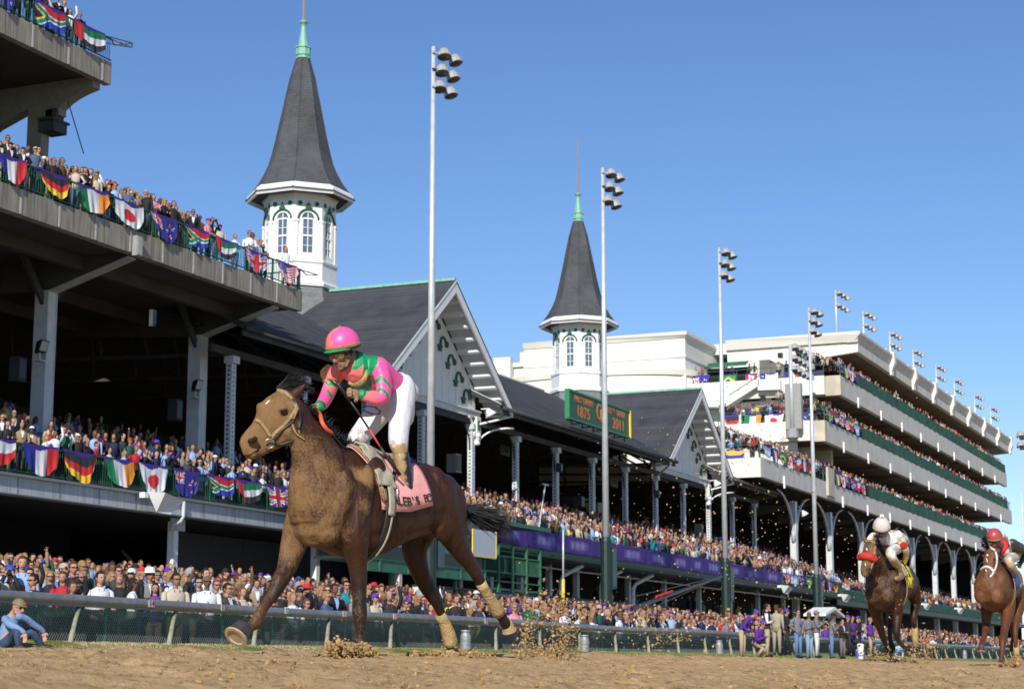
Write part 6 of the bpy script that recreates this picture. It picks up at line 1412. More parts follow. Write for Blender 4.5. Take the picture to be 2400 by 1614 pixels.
class Horse:
    def __init__(s, O, ang, scale=1.0):
        a = math.radians(ang); s.O = np.array(O, float); s.h = np.array([-math.sin(a), -math.cos(a), 0]); s.l = np.array([math.cos(a), -math.sin(a), 0]); s.k = scale
    def loc(s, a, b, z): return s.O + s.h * a * s.k + s.l * b * s.k + np.array((0, 0, z * s.k))
    def px(s, u, v, b):
        d = ray(u, v); t = (b * s.k + s.O @ s.l) / (d @ s.l); return d * t
    def inv(s, V):
        D = V - s.O; return D @ s.h / s.k, D @ s.l / s.k, D[:, 2] / s.k
    def chain(s, mb, pts, n=14, lat=None):
        """pts = (u, v, b, rpx[, lateral radius factor]); a limb through points measured on the picture, set at lateral offset b"""
        P, R = [], []
        for p in pts:
            q = s.px(p[0], p[1], p[2]); dep = q @ FW; r = p[3] * dep / F_PX; P.append(q); R.append((r, r * (p[4] if len(p) > 4 else .85)))
        # resample smoothly
        P = np.array(P); R = np.array(R); m = len(P); out, ro = [], []
        for i in range(m - 1):
            p0, p1, p2, p3 = P[max(i - 1, 0)], P[i], P[i + 1], P[min(i + 2, m - 1)]; r0, r1, r2, r3 = R[max(i - 1, 0)], R[i], R[i + 1], R[min(i + 2, m - 1)]
            for t in (0, .25, .5, .75):
                c = lambda a, b, d, e: .5 * ((2 * b) + (-a + d) * t + (2 * a - 5 * b + 4 * d - e) * t * t + (-a + 3 * b - 3 * d + e) * t ** 3)
                out.append(c(p0, p1, p2, p3)); ro.append(c(r0, r1, r2, r3))
        out.append(P[-1]); ro.append(R[-1]); out = np.array(out); ro = np.array(ro)
        nrm = []
        for i in range(len(out)):
            t = out[min(i + 1, len(out) - 1)] - out[max(i - 1, 0)]; t /= np.linalg.norm(t); w = np.cross(s.l, t); w /= np.linalg.norm(w); nrm.append(w)
        mb.tube(list(out), [tuple(r) for r in ro], n, flat=np.array(nrm)); mb.ball(out[0], float(ro[0].mean()) * .96, 10, 6); mb.ball(out[-1], float(ro[-1].mean()) * .94, 10, 6)
        return out, ro
TORSO = [(.57, 1.26, 1.06, .10), (.52, 1.36, .95, .19), (.42, 1.46, .865, .245), (.28, 1.55, .80, .262), (.13, 1.61, .765, .270), (0, 1.632, .755, .278), (-.15, 1.60, .765, .290), (-.32, 1.565, .81, .300), (-.48, 1.565, .88, .300), (-.64, 1.585, .935, .292), (-.80, 1.595, .975, .285), (-.95, 1.565, .985, .275), (-1.08, 1.49, .99, .245), (-1.18, 1.38, 1.02, .19), (-1.25, 1.25, 1.08, .09)]
_TA = np.array(TORSO)[::-1]
def torso_pt(H, a, th, off=0.0):
    zt, zb, w = [np.interp(a, _TA[:, 0], _TA[:, i]) for i in (1, 2, 3)]; c, sn = math.cos(th), math.sin(th); mid = (zt * .46 + zb * .54); hh = (zt - mid) if c > 0 else (mid - zb)
    top = 1 - .42 * max(0, c) ** 1.6 * np.interp(a, [-.9, -.5, -.1, .3], [.3, .45, 1, 1]); ww = w * top
    return H.loc(a, (ww + off) * math.copysign(abs(sn) ** .92, sn), mid + (hh + off) * math.copysign(abs(c) ** .92, c))
def build_horse(H, name_label, D, coat, mudfn, voxel=.0125):
    root = thing('horse', name_label, 'horse', H.O, None)
    m = MB(); n = 22; As = np.linspace(.57, -1.25, 30); vs = []
    for a in As:
        for k in range(n): vs.append(torso_pt(H, a, 2 * math.pi * k / n))
    fs = [(i * n + k, i * n + (k + 1) % n, (i + 1) * n + (k + 1) % n, (i + 1) * n + k) for i in range(len(As) - 1) for k in range(n)] + [tuple(range(n)), tuple((len(As) - 1) * n + k for k in range(n))]
    m.add(vs, fs)
    for (a, b, z, ra, rb, rz) in D.get('muscles', []):
        R = np.stack([H.h, H.l, np.array((0, 0, 1.0))], 1); m.ball(H.loc(a, b, z), (ra, rb, rz), 14, 9, rot=R)
    H.chain(m, D['neck'], 18)
    for k in ('LF', 'RF', 'LH', 'RH'): H.chain(m, D[k], 12)
    # head
    hs = D['head']; HP = []; Pd = H.px(*D['poll']) @ FW; L0 = hs[0]; n_h = len(hs)
    sec = []
    for i, (tu, tv, bu, bv, w) in enumerate(hs):
        dep = Pd + D['head_depth'] * i / (n_h - 1); T_, B_ = WD(tu, tv, dep), WD(bu, bv, dep); sec.append(((T_ + B_) / 2, (T_ - B_) / 2, w))
    ax = sec[-1][0] - sec[0][0]; ax /= np.linalg.norm(ax)
    vs = []; n = 16
    for c, hv, w in sec:
        hl = np.linalg.norm(hv); lat = np.cross(ax, hv / hl); lat /= np.linalg.norm(lat)
        if lat @ FW > 0: lat = -lat
        for k in range(n):
            t = 2 * math.pi * k / n; cc, ss = math.cos(t), math.sin(t); vs.append(c + hv * math.copysign(abs(cc) ** .8, cc) + lat * w * (1 - .22 * max(0, -cc)) * math.copysign(abs(ss) ** .75, ss))
    fs = [(i * n + k, i * n + (k + 1) % n, (i + 1) * n + (k + 1) % n, (i + 1) * n + k) for i in range(n_h - 1) for k in range(n)] + [tuple(range(n)), tuple((n_h - 1) * n + k for k in range(n))]
    m.add(vs, fs); H.sec = sec; H.lat = lat; H.ax = ax; H.Pd = Pd
    for (u, v, dd, r) in D.get('head_balls', []): m.ball(WD(u, v, Pd + dd), r, 10, 7)
    for e in D['ears']:        # curved leaf-shaped ears
        A, B = WD(e[0], e[1], Pd + e[4]), WD(e[2], e[3], Pd + e[4] + e[5]); d = B - A; sd = np.cross(d, FW); sd /= np.linalg.norm(sd)
        m.tube([A - d * .15, A, A + d * .3, A + d * .6, A + d * .85, B], [(.036, .030), (.040, .030), (.038, .022), (.027, .017), (.013, .011), (.005, .006)], 10, flat=sd)
    V, F, e = remesh(m, voxel, D.get('smooth', 4), 'horse_skin', .5)
    body = skin_object(e, 'body', M_COAT, root, lambda V: coat(H, V))
    Vw = V; mu = body.data.attributes.new('mud', 'FLOAT', 'POINT'); mu.data.foreach_set('value', mudfn(H, Vw).astype(np.float32))
    return root
def sstep(x, a, b): t = np.clip((x - a) / (b - a), 0, 1); return t * t * (3 - 2 * t)
def strap(root, pts, w, th, m, name, n=6, flatdir=None):
    g = MB(); P = [np.array(p) for p in pts]; out = []
    for i in range(len(P) - 1):
        p0, p1, p2, p3 = P[max(i - 1, 0)], P[i], P[i + 1], P[min(i + 2, len(P) - 1)]
        for t in (0, .34, .67): out.append(.5 * ((2 * p1) + (-p0 + p2) * t + (2 * p0 - 5 * p1 + 4 * p2 - p3) * t * t + (-p0 + 3 * p1 - 3 * p2 + p3) * t ** 3))
    out.append(P[-1]); fl = flatdir if flatdir is not None else None
    if fl is None:
        fl = []
        for i in range(len(out)):
            t = out[min(i + 1, len(out) - 1)] - out[max(i - 1, 0)]; q = np.cross(t, FW); fl.append(q / (np.linalg.norm(q) + 1e-9))
        fl = np.array(fl)
    g.tube(out, [(w / 2, th / 2)] * len(out), n, flat=fl); return g.build(name, m, root, smooth=True)

# ---- the leading horse
H1 = Horse((-7.0, 12.848, 0.07), 13)
D1 = dict(
    poll=(697, 932, -.02), head_depth=-.20,
    head=[(682, 913, 714, 980, .068), (652, 914, 704, 1012, .088), (626, 930, 690, 1030, .100), (604, 950, 672, 1043, .106), (599, 974, 650, 1053, .086), (590, 993, 634, 1060, .070), (577, 1007, 622, 1066, .062), (565, 1022, 606, 1074, .060), (561, 1036, 591, 1078, .052), (567, 1056, 578, 1072, .030)],
    head_balls=[(612, 955, -.06, .042), (664, 958, -.135, .040), (592, 1028, -.235, .036), (672, 1010, -.10, .058), (648, 1020, -.10, .050), (594, 1064, -.20, .034), (577, 1060, -.20, .030), (640, 990, -.11, .040), (620, 1000, -.13, .030)],
    ears=[(692, 924, 718, 898, -.06, -.03), (662, 916, 655, 902, .06, .03)],
    neck=[(688, 962, -.03, 40, .62), (704, 1000, -.02, 47, .56), (722, 1034, 0, 58, .55), (738, 1070, 0, 74, .58), (748, 1108, 0, 84, .62), (748, 1148, 0, 84, .72), (744, 1190, 0, 76, .85), (744, 1225, 0, 64, 1.0)],
    RF=[(712, 1175, -.17, 36, .9), (704, 1215, -.19, 38, .9), (694, 1255, -.20, 36, .9), (682, 1296, -.20, 31, .85), (670, 1334, -.20, 24, .9), (655, 1362, -.20, 21.5, .95), (643, 1386, -.20, 17.5, .95), (628, 1408, -.20, 14, .9), (612, 1432, -.20, 13.5, .9), (600, 1456, -.20, 16.5, .9), (586, 1469, -.20, 13, 1.0), (572, 1478, -.19, 15, 1.1)],
    LF=[(832, 1160, .17, 46, .8), (832, 1210, .19, 45, .8), (832, 1255, .19, 39, .85), (835, 1295, .18, 30, .9), (839, 1330, .175, 23.5, .95), (841, 1366, .17, 20.5, .95), (842, 1402, .17, 17.5, .95), (843, 1436, .17, 18.8, .95), (844, 1460, .17, 15, .9), (845, 1488, .17, 11, .9), (844, 1512, .17, 12.5, .95), (843, 1532, .17, 13, 1)],
    LH=[(1010, 1130, .13, 44, .9), (1028, 1170, .15, 52, .85), (1044, 1212, .16, 50, .75), (1062, 1252, .16, 40, .72), (1080, 1288, .16, 28, .75), (1104, 1324, .16, 18.5, .8), (1120, 1350, .16, 17, .8), (1131, 1372, .16, 11.5, .9), (1143, 1394, .16, 10.5, .9), (1156, 1414, .16, 11.5, .9), (1167, 1432, .16, 14, .95), (1178, 1448, .16, 12.5, .95), (1187, 1464, .155, 13.5, 1)],
    RH=[(1000, 1190, -.12, 46, .9), (985, 1240, -.13, 46, .8), (972, 1286, -.14, 37, .75), (984, 1336, -.14, 26, .8), (1001, 1372, -.14, 21.5, .85), (1020, 1402, -.14, 18, .85), (1032, 1430, -.14, 12, .9), (1043, 1458, -.14, 10.5, .9), (1054, 1488, -.14, 13, .95), (1058, 1510, -.14, 12, 1.0), (1058, 1532, -.14, 14, 1)],
    muscles=[(.475, -.115, 1.04, .10, .095, .13), (.475, .115, 1.03, .10, .095, .14), (.44, -.13, .93, .10, .09, .09), (.44, .13, .92, .10, .09, .09), (.33, .215, 1.24, .10, .06, .20), (.20, .235, 1.10, .12, .06, .13), (.10, .225, 1.28, .07, .055, .22), (.06, .235, 1.02, .13, .065, .10), (-.02, .215, 1.40, .12, .045, .16), (.28, -.20, 1.20, .18, .09, .24), (.36, .09, 1.38, .12, .06, .16), (-.93, .17, 1.36, .17, .09, .14), (-1.06, .17, 1.20, .13, .10, .24), (-.88, .20, 1.12, .12, .085, .20), (-1.0, -.13, 1.25, .24, .14, .26), (-.74, .235, 1.20, .10, .04, .14), (-.45, .24, 1.18, .30, .05, .20), (.02, .20, .93, .12, .07, .10), (-1.13, .17, 1.02, .08, .08, .16)])
def coat1(H, V):
    a, b, z = H.inv(V); n = len(V); C = np.tile(np.array((.040, .0145, .0075)), (n, 1)); dark = np.array((.020, .012, .010))
    dk = sstep(-z, -.66, -.50) * 1.0; dk = np.maximum(dk, .55 * sstep(z, 1.45, 1.62) * sstep(a, -.6, -.2) * sstep(-a, -.4, 0)); belly_shade = sstep(-z, -1.05, -.85) * sstep(-a, .1, .3) * .35  # dark lower legs; back and belly shade darkened into the coat colour
    f = np.clip(dk + belly_shade, 0, 1)[:, None]; C = C * (1 - f) + dark * f
    u, v, _ = proj_np(V)
    fc = sstep(a, .66, .8)[:, None] * .75; C = C * (1 - fc) + np.array((.095, .040, .020)) * fc
    muz = sstep(-np.hypot(u - 580, v - 1055), -34, -14) * (a > .8); C = C * (1 - .7 * muz[:, None]) + np.array((.05, .04, .035)) * .7 * muz[:, None]
    return C
def proj_np(V):
    z = V @ FW; return CX + F_PX * (V @ RT) / z, CY - F_PX * (V @ UP) / z, z
def mud1(H, V):
    a, b, z = H.inv(V)
    m = .62 * sstep(a, .22, .50) * sstep(z, .55, .85) * (1 - sstep(z, 1.50, 1.75) * (a < .75))
    m += .30 * sstep(a, .80, 1.10) - .10 * sstep(a, .6, .8) + .20 * sstep(a, .62, .7) * (z > 1.55)
    m += .45 * sstep(-z, -.70, -.3) * (a > -.6) * .6
    g = lambda a0, z0, r, k: k * np.exp(-((a - a0) ** 2 + (z - z0) ** 2) / r ** 2) * (b > .05)
    m += g(.14, 1.38, .085, .9) + g(.20, 1.13, .075, .8) + g(.02, 1.36, .14, .30) + g(-.10, 1.30, .10, .3) + g(-1.14, .95, .10, .35)
    m += .12 * sstep(a, -.1, .2)
    return np.where(a < -.3, m * .35 + .02, m) - .05
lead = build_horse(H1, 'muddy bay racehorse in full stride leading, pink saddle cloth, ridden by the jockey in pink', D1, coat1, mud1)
def hoof(H, u, v, b, tu, tv, r, root, par_name='hoof', sole=True, m=M_HOOF, lift=0):
    """a hoof from coronet (u,v) towards the ground face (tu,tv)"""
    A = H.px(u, v, b); B = H.px(tu, tv, b); ax = B - A; L = np.linalg.norm(ax); ax /= L; g = MB(); g.lathe(A, [(r * .72, -.01), (r * .80, .0), (r * .98, L * .7), (r * 1.06, L * .95)], 18, axis=ax); hf = g.build('hoof', m, root, smooth=False)
    g = MB(); g.lathe(A, [(r * 1.10, L * .93), (r * 1.10, L * 1.06), (r * .80, L * 1.07), (r * .76, L * .97)], 18, axis=ax); g.build('shoe', M_SHOE, hf); g = MB(); g.lathe(A, [(r * .8, L * .96), (r * .3, L * .93)], 18, axis=ax); g.build('sole', M_NOST, hf); return hf
hoof(H1, 571, 1469, -.19, 553, 1492, .088, lead)
hoof(H1, 1188, 1458, .155, 1194, 1478, .058, lead, m=M_WRAP); hoof(H1, 1058, 1522, -.14, 1058, 1538, .055, lead, m=M_WRAP); hoof(H1, 844, 1520, .17, 842, 1536, .060, lead)
# leg wraps
for pts, mt in (([(1126, 1364, .16, 13), (1134, 1378, .16, 12.5), (1144, 1396, .16, 12.5), (1156, 1414, .16, 14), (1166, 1430, .16, 17), (1171, 1439, .16, 15)], M_WRAP), ([(1031, 1440, -.14, 13), (1038, 1450, -.14, 13), (1044, 1464, -.14, 14), (1051, 1484, -.14, 17), (1056, 1503, -.14, 17), (1058, 1514, -.14, 15)], M_WRAP)):
    g = MB(); P = [H1.px(p[0], p[1], p[2]) for p in pts]; R = [p[3] * (P[0] @ FW) / F_PX for p in pts]; g.tube(P, R, 14, flat=H1.l); w = g.build('leg_wrap', mt, lead, smooth=True)
    g = MB(); n_ = np.cross(H1.l, P[2] - P[0]); n_ /= np.linalg.norm(n_); sg = 1 if (n_ @ RT) > 0 else -1
    g.tube([P[0] + n_ * sg * R[0] * .5, P[1] + n_ * sg * R[1] * .55, P[2] + n_ * sg * R[2] * .55, P[3] + n_ * sg * R[3] * .45], [R[0] * .58, R[1] * .58, R[2] * .58, R[3] * .5], 10); g.build('clean_edge', M_WRAPW, w, smooth=True)
# eye, nostril, mouth
dE = H1.Pd
def hd(u, v, d): return WD(u, v, dE + d)
def on_skin(H, bodyname_root, u, v, lift=.004):
    """the visible skin point along a sight line, found on the built body"""
    body = bodyname_root.children[0]; w = np.array(body['wloc']); ok, loc, nrm, fi = body.ray_cast(Vector(-w), Vector(ray(u, v)).normalized()); 
    if not ok: return None, None
    return np.array(loc) + w + np.array(nrm) * lift, np.array(nrm)
bpy.context.view_layer.update()
def patch(H, root, u, v, ru, rv, rot, m, name, lift=.003, bulge=.25, n=14, par=None):
    c, nr = on_skin(H, root, u, v, lift)
    if c is None: return None
    a = RT - nr * (RT @ nr); a /= np.linalg.norm(a); b = np.cross(nr, a); a2 = a * math.cos(rot) + b * math.sin(rot); b2 = -a * math.sin(rot) + b * math.cos(rot); k = (c @ FW) / F_PX
    g = MB(); g.ball(c - nr * min(ru, rv) * k * (1 - bulge), (1, 1, 1), n, 8); V = np.array(g.v) - (c - nr * min(ru, rv) * k * (1 - bulge)); V = (V[:, :1] * a2 * ru * k + V[:, 1:2] * b2 * rv * k + V[:, 2:3] * nr * min(ru, rv) * k) + (c - nr * min(ru, rv) * k * (1 - bulge))
    g.v = [tuple(p) for p in V]; return g.build(name, m, par or root, smooth=True)
patch(H1, lead, 665, 965, 8.0, 4.6, .1, M_EYE, 'eye', bulge=.45); patch(H1, lead, 664, 959.5, 10, 2.2, .12, mat('eyelid', (.05, .022, .012), .6), 'eyelid', bulge=.5); patch(H1, lead, 666, 970.5, 8.5, 1.6, .05, MATS['eyelid'], 'lower_eyelid', bulge=.5)
patch(H1, lead, 590, 1031, 13.5, 7.2, .42, M_NOST, 'nostril', bulge=.10); patch(H1, lead, 627, 942, 9, 2.6, .85, mat('white_hair_mark', (.62, .58, .52), .8), 'forehead_mark', bulge=.10)
strap(lead, [on_skin(H1, lead, *p)[0] for p in ((575, 1066), (585, 1066), (596, 1060), (606, 1051), (610, 1046))], .010, .006, M_NOST, 'mouth_line')
def sp(L, lift=.008): return [q for q in (on_skin(H1, lead, u, v, lift)[0] for u, v in L) if q is not None]
br = bpy.data.objects.new('bridle', None)
br = MB(); bridle = strap(lead, sp([(629, 921), (638, 917), (650, 917), (664, 920), (676, 927), (685, 938), (692, 950), (694, 956)]), .034, .012, M_TACK, 'bridle')
for L, w_, mt, nm in (([(694, 956), (688, 966), (682, 976), (676, 984), (664, 998), (652, 1008), (640, 1020), (636, 1026)], .030, M_TACK, 'cheek_strap'), ([(697, 950), (695, 962), (690, 972), (686, 982)], .022, M_TACK, 'cheek_strap'), ([(591, 990), (600, 985), (609, 988), (618, 998), (627, 1012), (635, 1024)], .030, M_TACK, 'noseband'), ([(688, 984), (676, 996), (664, 1006), (652, 1018), (640, 1030)], .018, M_LEATHER, 'cheek_strap'), ([(685, 936), (693, 946), (700, 960), (702, 985), (699, 1005)], .022, M_LEATHER, 'throat_lash')):
    P = sp(L, .012)
    if len(P) > 2: q = strap(bridle, P, w_, .010, mt, nm)
g = MB(); c, nr = on_skin(H1, lead, 630, 1037, .03); a = RT - nr * (RT @ nr); a /= np.linalg.norm(a); b_ = np.cross(nr, a); g.tube([c + (a * math.cos(t) + b_ * math.sin(t)) * .036 for t in np.linspace(0, 2 * math.pi, 19)], .0055, 6, caps=False); g.build('bit_ring', M_STEEL, bridle, smooth=True)
c0 = c; strap(bridle, [hd(684, 984, -.13), hd(687, 1000, -.145), hd(695, 1016, -.15), hd(708, 1026, -.14), hd(714, 1030, -.13)], .016, .008, M_TACK, 'loose_strap_end')
strap(bridle, [hd(702, 985, -.11), hd(700, 1000, -.12), hd(701, 1018, -.12)], .018, .01, M_TACK, 'keeper')
# reins: from the bit back to the jockey's hand, and over the neck
RHND = H1.px(738, 957, -.10)
strap(bridle, [c0 + RT * .03, hd(652, 1042, -.16), hd(676, 1037, -.15), hd(700, 1026, -.11), (hd(722, 1003, -.10) + H1.px(722, 1003, -.02)) / 2, H1.px(735, 985, -.03)], .024, .010, M_LEATHER, 'rein')
M_ORR = mat('orange_rubber_grip', (0.72, 0.10, 0.03), .6, var=.15, scale=20)
strap(bridle, [H1.px(733, 988, -.03), H1.px(741, 975, -.05), H1.px(743, 963, -.08), RHND], .032, .014, M_ORR, 'rein_grip')
strap(bridle, [RHND, H1.px(750, 972, .02), H1.px(755, 990, .08), H1.px(766, 1006, .10), H1.px(779, 1016, .09)], .034, .014, M_ORR, 'rein_grip')
strap(bridle, [H1.px(779, 1016, .09), H1.px(792, 1034, .08), H1.px(806, 1048, .05), H1.px(830, 1053, .03)], .018, .010, M_LEATHER, 'rein')
# mane and forelock, tail
def hair(root, roots, dirs, L, n, name, r=.0035, spread=.35, droop=.4, seed=3, mt=M_MANE, seg=5):
    rr = random.Random(seed); g = MB()
    for k in range(n):
        t = rr.random() * (len(roots) - 1); i = min(int(t), len(roots) - 2); f = t - i; p = np.array(roots[i]) * (1 - f) + np.array(roots[i + 1]) * f; d = np.array(dirs[i], float) * (1 - f) + np.array(dirs[i + 1]) * f
        d = d / np.linalg.norm(d) + np.array([rr.gauss(0, spread) for _ in range(3)]); d /= np.linalg.norm(d); ll = L * rr.uniform(.5, 1.15); P = [p + np.array([rr.gauss(0, .008) for _ in range(3)])]; 
        for s_ in range(seg): P.append(P[-1] + d * ll / seg); d = d + np.array((0, 0, -droop / seg)); d /= np.linalg.norm(d)
        g.tube(P, [r * (1.6 - 1.3 * j / seg) for j in range(seg + 1)], 3, caps=False)
    return g.build(name, mt, root, smooth=True, fix=False)
hair(lead, [hd(650, 912, -.02), hd(668, 908, -.02), hd(684, 914, -.01)], [RT * .9 + UP * .7, RT * .9 + UP * .55, RT * 1.0 + UP * .2], .17, 330, 'forelock', spread=.22, droop=.55, r=.004)
nc = [H1.px(u, v, -.005) for u, v in ((700, 938), (728, 964), (755, 990), (780, 1014), (806, 1038), (828, 1049))]
hair(lead, nc, [np.array((0, 0, .6)) - H1.h * .5 - H1.l * .5] * 6, .09, 700, 'mane', spread=.45, droop=.9, seed=5)
g = MB(); P = [H1.px(1074, 1186, 0), H1.px(1084, 1200, -.02), H1.px(1094, 1212, -.03), H1.px(1108, 1218, -.04)]; g.tube(P, [.045, .04, .03, .02], 8); tl = g.build('tail_dock', M_MANE, lead, smooth=True)
hair(lead, P, [RT * 1 - UP * .25, RT - UP * .05, RT * 1 + UP * .0, RT - UP * .1], .34, 900, 'tail', spread=.17, droop=.25, seed=9, r=.003)

# saddle cloth, saddle, girth
def torso_sheet(H, a0, a1, th0, th1, off, na=16, nt=20, edge=None, thick=.006):
    vs = []; 
    for side in (0, 1):
        for i in range(na + 1):
            for j in range(nt + 1):
                s_, t = i / na, j / nt; a_, b_ = (a0(t), a1(t)) if callable(a0) else (a0, a1); w = .006 * math.sin(t * 17 + s_ * 9); vs.append(torso_pt(H, a_ + (b_ - a_) * s_, th0 + (th1 - th0) * t, off + w + side * thick))
    N = (na + 1) * (nt + 1); fs = []
    for side in (0, 1):
        for i in range(na):
            for j in range(nt): q = side * N + i * (nt + 1) + j; fs.append((q, q + 1, q + nt + 2, q + nt + 1) if side else (q, q + nt + 1, q + nt + 2, q + 1))
    for i in range(na): q = i * (nt + 1); fs.append((q, q + nt + 1, q + nt + 1 + N, q + N)); q += nt; fs.append((q, q + N, q + nt + 1 + N, q + nt + 1))
    for j in range(nt): q = j; fs.append((q, q + N, q + 1 + N, q + 1)); q = na * (nt + 1) + j; fs.append((q, q + 1, q + 1 + N, q + N))
    m = MB(); m.add(vs, fs); return m
M_CLOTH = mat('pink_saddle_cloth', (0.80, 0.36, 0.33), .8, var=.18, scale=7, bump=.2, bscale=30)
cl = torso_sheet(H1, lambda t: .10 - .10 * abs(t - .5) * 2, lambda t: -.56 - .04 * abs(2 * t - 1), -1.60, 1.62, .018).build('saddle_cloth', M_CLOTH, None, smooth=True, loc=tuple(H1.loc(-.35, 0, 1.4)))
tag(cl, 'muddy pink saddle cloth with black lettering on the leading horse', 'saddle cloth')
for a_, th, s_ in ((-.34, 1.50, .15), (-.49, 1.50, .15)): pass
txt = "CALEB'S PO"; inkm = mat('saddle_cloth_ink', (.03, .02, .03), .7)
A_ = H1.px(948, 1192, .30); B_ = H1.px(1008, 1180, .29); wd_ = B_ - A_; 
a1_, b1_, z1_ = [float(q[0]) for q in H1.inv(np.array([A_]))]; a2_, b2_, z2_ = [float(q[0]) for q in H1.inv(np.array([B_]))]
def letter(ch, a_, th, size):
    c = torso_pt(H1, a_, th, .034); ca = torso_pt(H1, a_ - .03, th, .034); cu = torso_pt(H1, a_, th - .12, .034); text_mesh(ch, size, c, ca - c, cu - c, inkm, cl, depth=.002, name='lettering')
for i, ch in enumerate(txt):
    if ch != ' ': letter(ch, -.085 - i * .0515, 1.47, .10)
M_SADDLE = mat('worn_grey_saddle', (0.36, 0.33, 0.25), .6, var=.2, scale=8, bump=.3, bscale=20)
sd = thing('saddle', 'small worn grey racing saddle with girth straps over the pink cloth', 'saddle', H1.loc(-.3, 0, 1.6))
torso_sheet(H1, -.02, -.42, -.50, .50, .042, thick=.022).build('seat', M_SADDLE, sd, smooth=True)
for s_ in (-1, 1): torso_sheet(H1, lambda t: .06 - .02 * t, lambda t: -.14 - .01 * t, s_ * .40, s_ * 1.28, .046, thick=.012).build('flap', M_SADDLE, sd, smooth=True)
torso_sheet(H1, -.44, -.58, -.5, .5, .030, thick=.02).build('rear_pad', mat('navy_pad', (.02, .03, .08), .4), sd, smooth=True)
torso_sheet(H1, lambda t: .10 - .08 * abs(t - .5) * 2, lambda t: .055 - .08 * abs(t - .5) * 2, -1.5, 1.5, .034, thick=.008).build('front_binding', M_TACK, sd, smooth=True)
for off, w, mt in ((0, .07, M_LEATHER), (.012, .025, M_SADDLE)):
    P = [torso_pt(H1, -.07 + .05 * t - (.03 if mt is M_SADDLE else 0), 1.25 + 1.9 * t, .030 + off) for t in np.linspace(0, 1, 9)]; strap(sd, P, w, .012, mt, 'girth', flatdir=H1.h)
P = [torso_pt(H1, -.09 + .02 * t, 1.25 + .45 * t, .050) for t in np.linspace(0, 1, 4)]; strap(sd, P, .085, .015, M_SADDLE, 'girth_buckle_guard', flatdir=H1.h)
# ------------------------------------------------------------------ jockeys
M_SKINM = mat('muddy_skin', 'attr', .6, var=.18, scale=30, spec=.4, bump=.2, bscale=60)
M_SILK = mat('racing_silk', 'attr', .42, var=.10, scale=9, spec=.5, bump=.9, bscale=9)
M_BREECH = mat('white_breeches', 'attr', .6, var=.06, scale=8, bump=1.0, bscale=11, stretch=(1, 1, .5))
M_BOOT = mat('muddy_boot', 'attr', .35, var=.2, scale=30, bump=.4, bscale=40)
def loft(mb, H, pts, n=14):
    return H.chain(mb, pts, n)
def cheb(V, poly):
    """which of the projected points lie inside an outline measured on the photograph"""
    u, v, _ = proj_np(V); ins = np.zeros(len(V), bool); n = len(poly)
    for i in range(n):
        x0, y0 = poly[i]; x1, y1 = poly[(i + 1) % n]; c = ((y0 > v) != (y1 > v)) & (u < (x1 - x0) * (v - y0) / (y1 - y0 + 1e-9) + x0); ins ^= c
    return ins
def frame_head(c, fwd, up):
    f = np.array(fwd, float); f /= np.linalg.norm(f); u = np.array(up, float); u = u - f * (u @ f); u /= np.linalg.norm(u); s_ = np.cross(u, f); return np.array(c, float), f, u, s_
def head_mesh(mb, fr, k=1.0):
    """a face: skull, brow, nose, lips, jaw, ears; fr = centre, forward, up, left side"""
    c, f, u, s_ = fr; L = lambda a, b, z: c + (f * a + s_ * b + u * z) * k; R = np.stack([f, s_, u], 1)
    mb.ball(L(0, 0, .01), (.098 * k, .075 * k, .112 * k), 18, 12, rot=R); mb.ball(L(.030, 0, -.045), (.066 * k, .058 * k, .070 * k), 14, 9, rot=R)
    mb.ball(L(.058, 0, -.092), (.026 * k, .028 * k, .022 * k), 10, 7, rot=R); mb.tube([L(.088, 0, .018), L(.106, 0, -.010), L(.116, 0, -.028)], [.010 * k, .013 * k, .016 * k], 8); mb.ball(L(.112, 0, -.030), .0165 * k, 8, 6)
    for q in (-1, 1):
        mb.ball(L(.100, q * .014, -.032), .010 * k, 7, 5); mb.ball(L(.072, q * .036, -.018), (.022 * k, .022 * k, .018 * k), 8, 6, rot=R); mb.tube([L(.086, q * .008, .030), L(.082, q * .040, .032)], .010 * k, 6); mb.ball(L(-.002, q * .077, -.008), (.020 * k, .009 * k, .030 * k), 8, 6, rot=R)
        mb.tube([L(.0, q * .060, -.045), L(.045, q * .040, -.088)], .016 * k, 7)
    mb.tube([L(.084, q_ * .022, -.058) for q_ in (-1, 0, 1)], [.006 * k, .010 * k, .006 * k], 6); mb.tube([L(.080, q_ * .019, -.073) for q_ in (-1, 0, 1)], [.006 * k, .010 * k, .006 * k], 6)
    return L
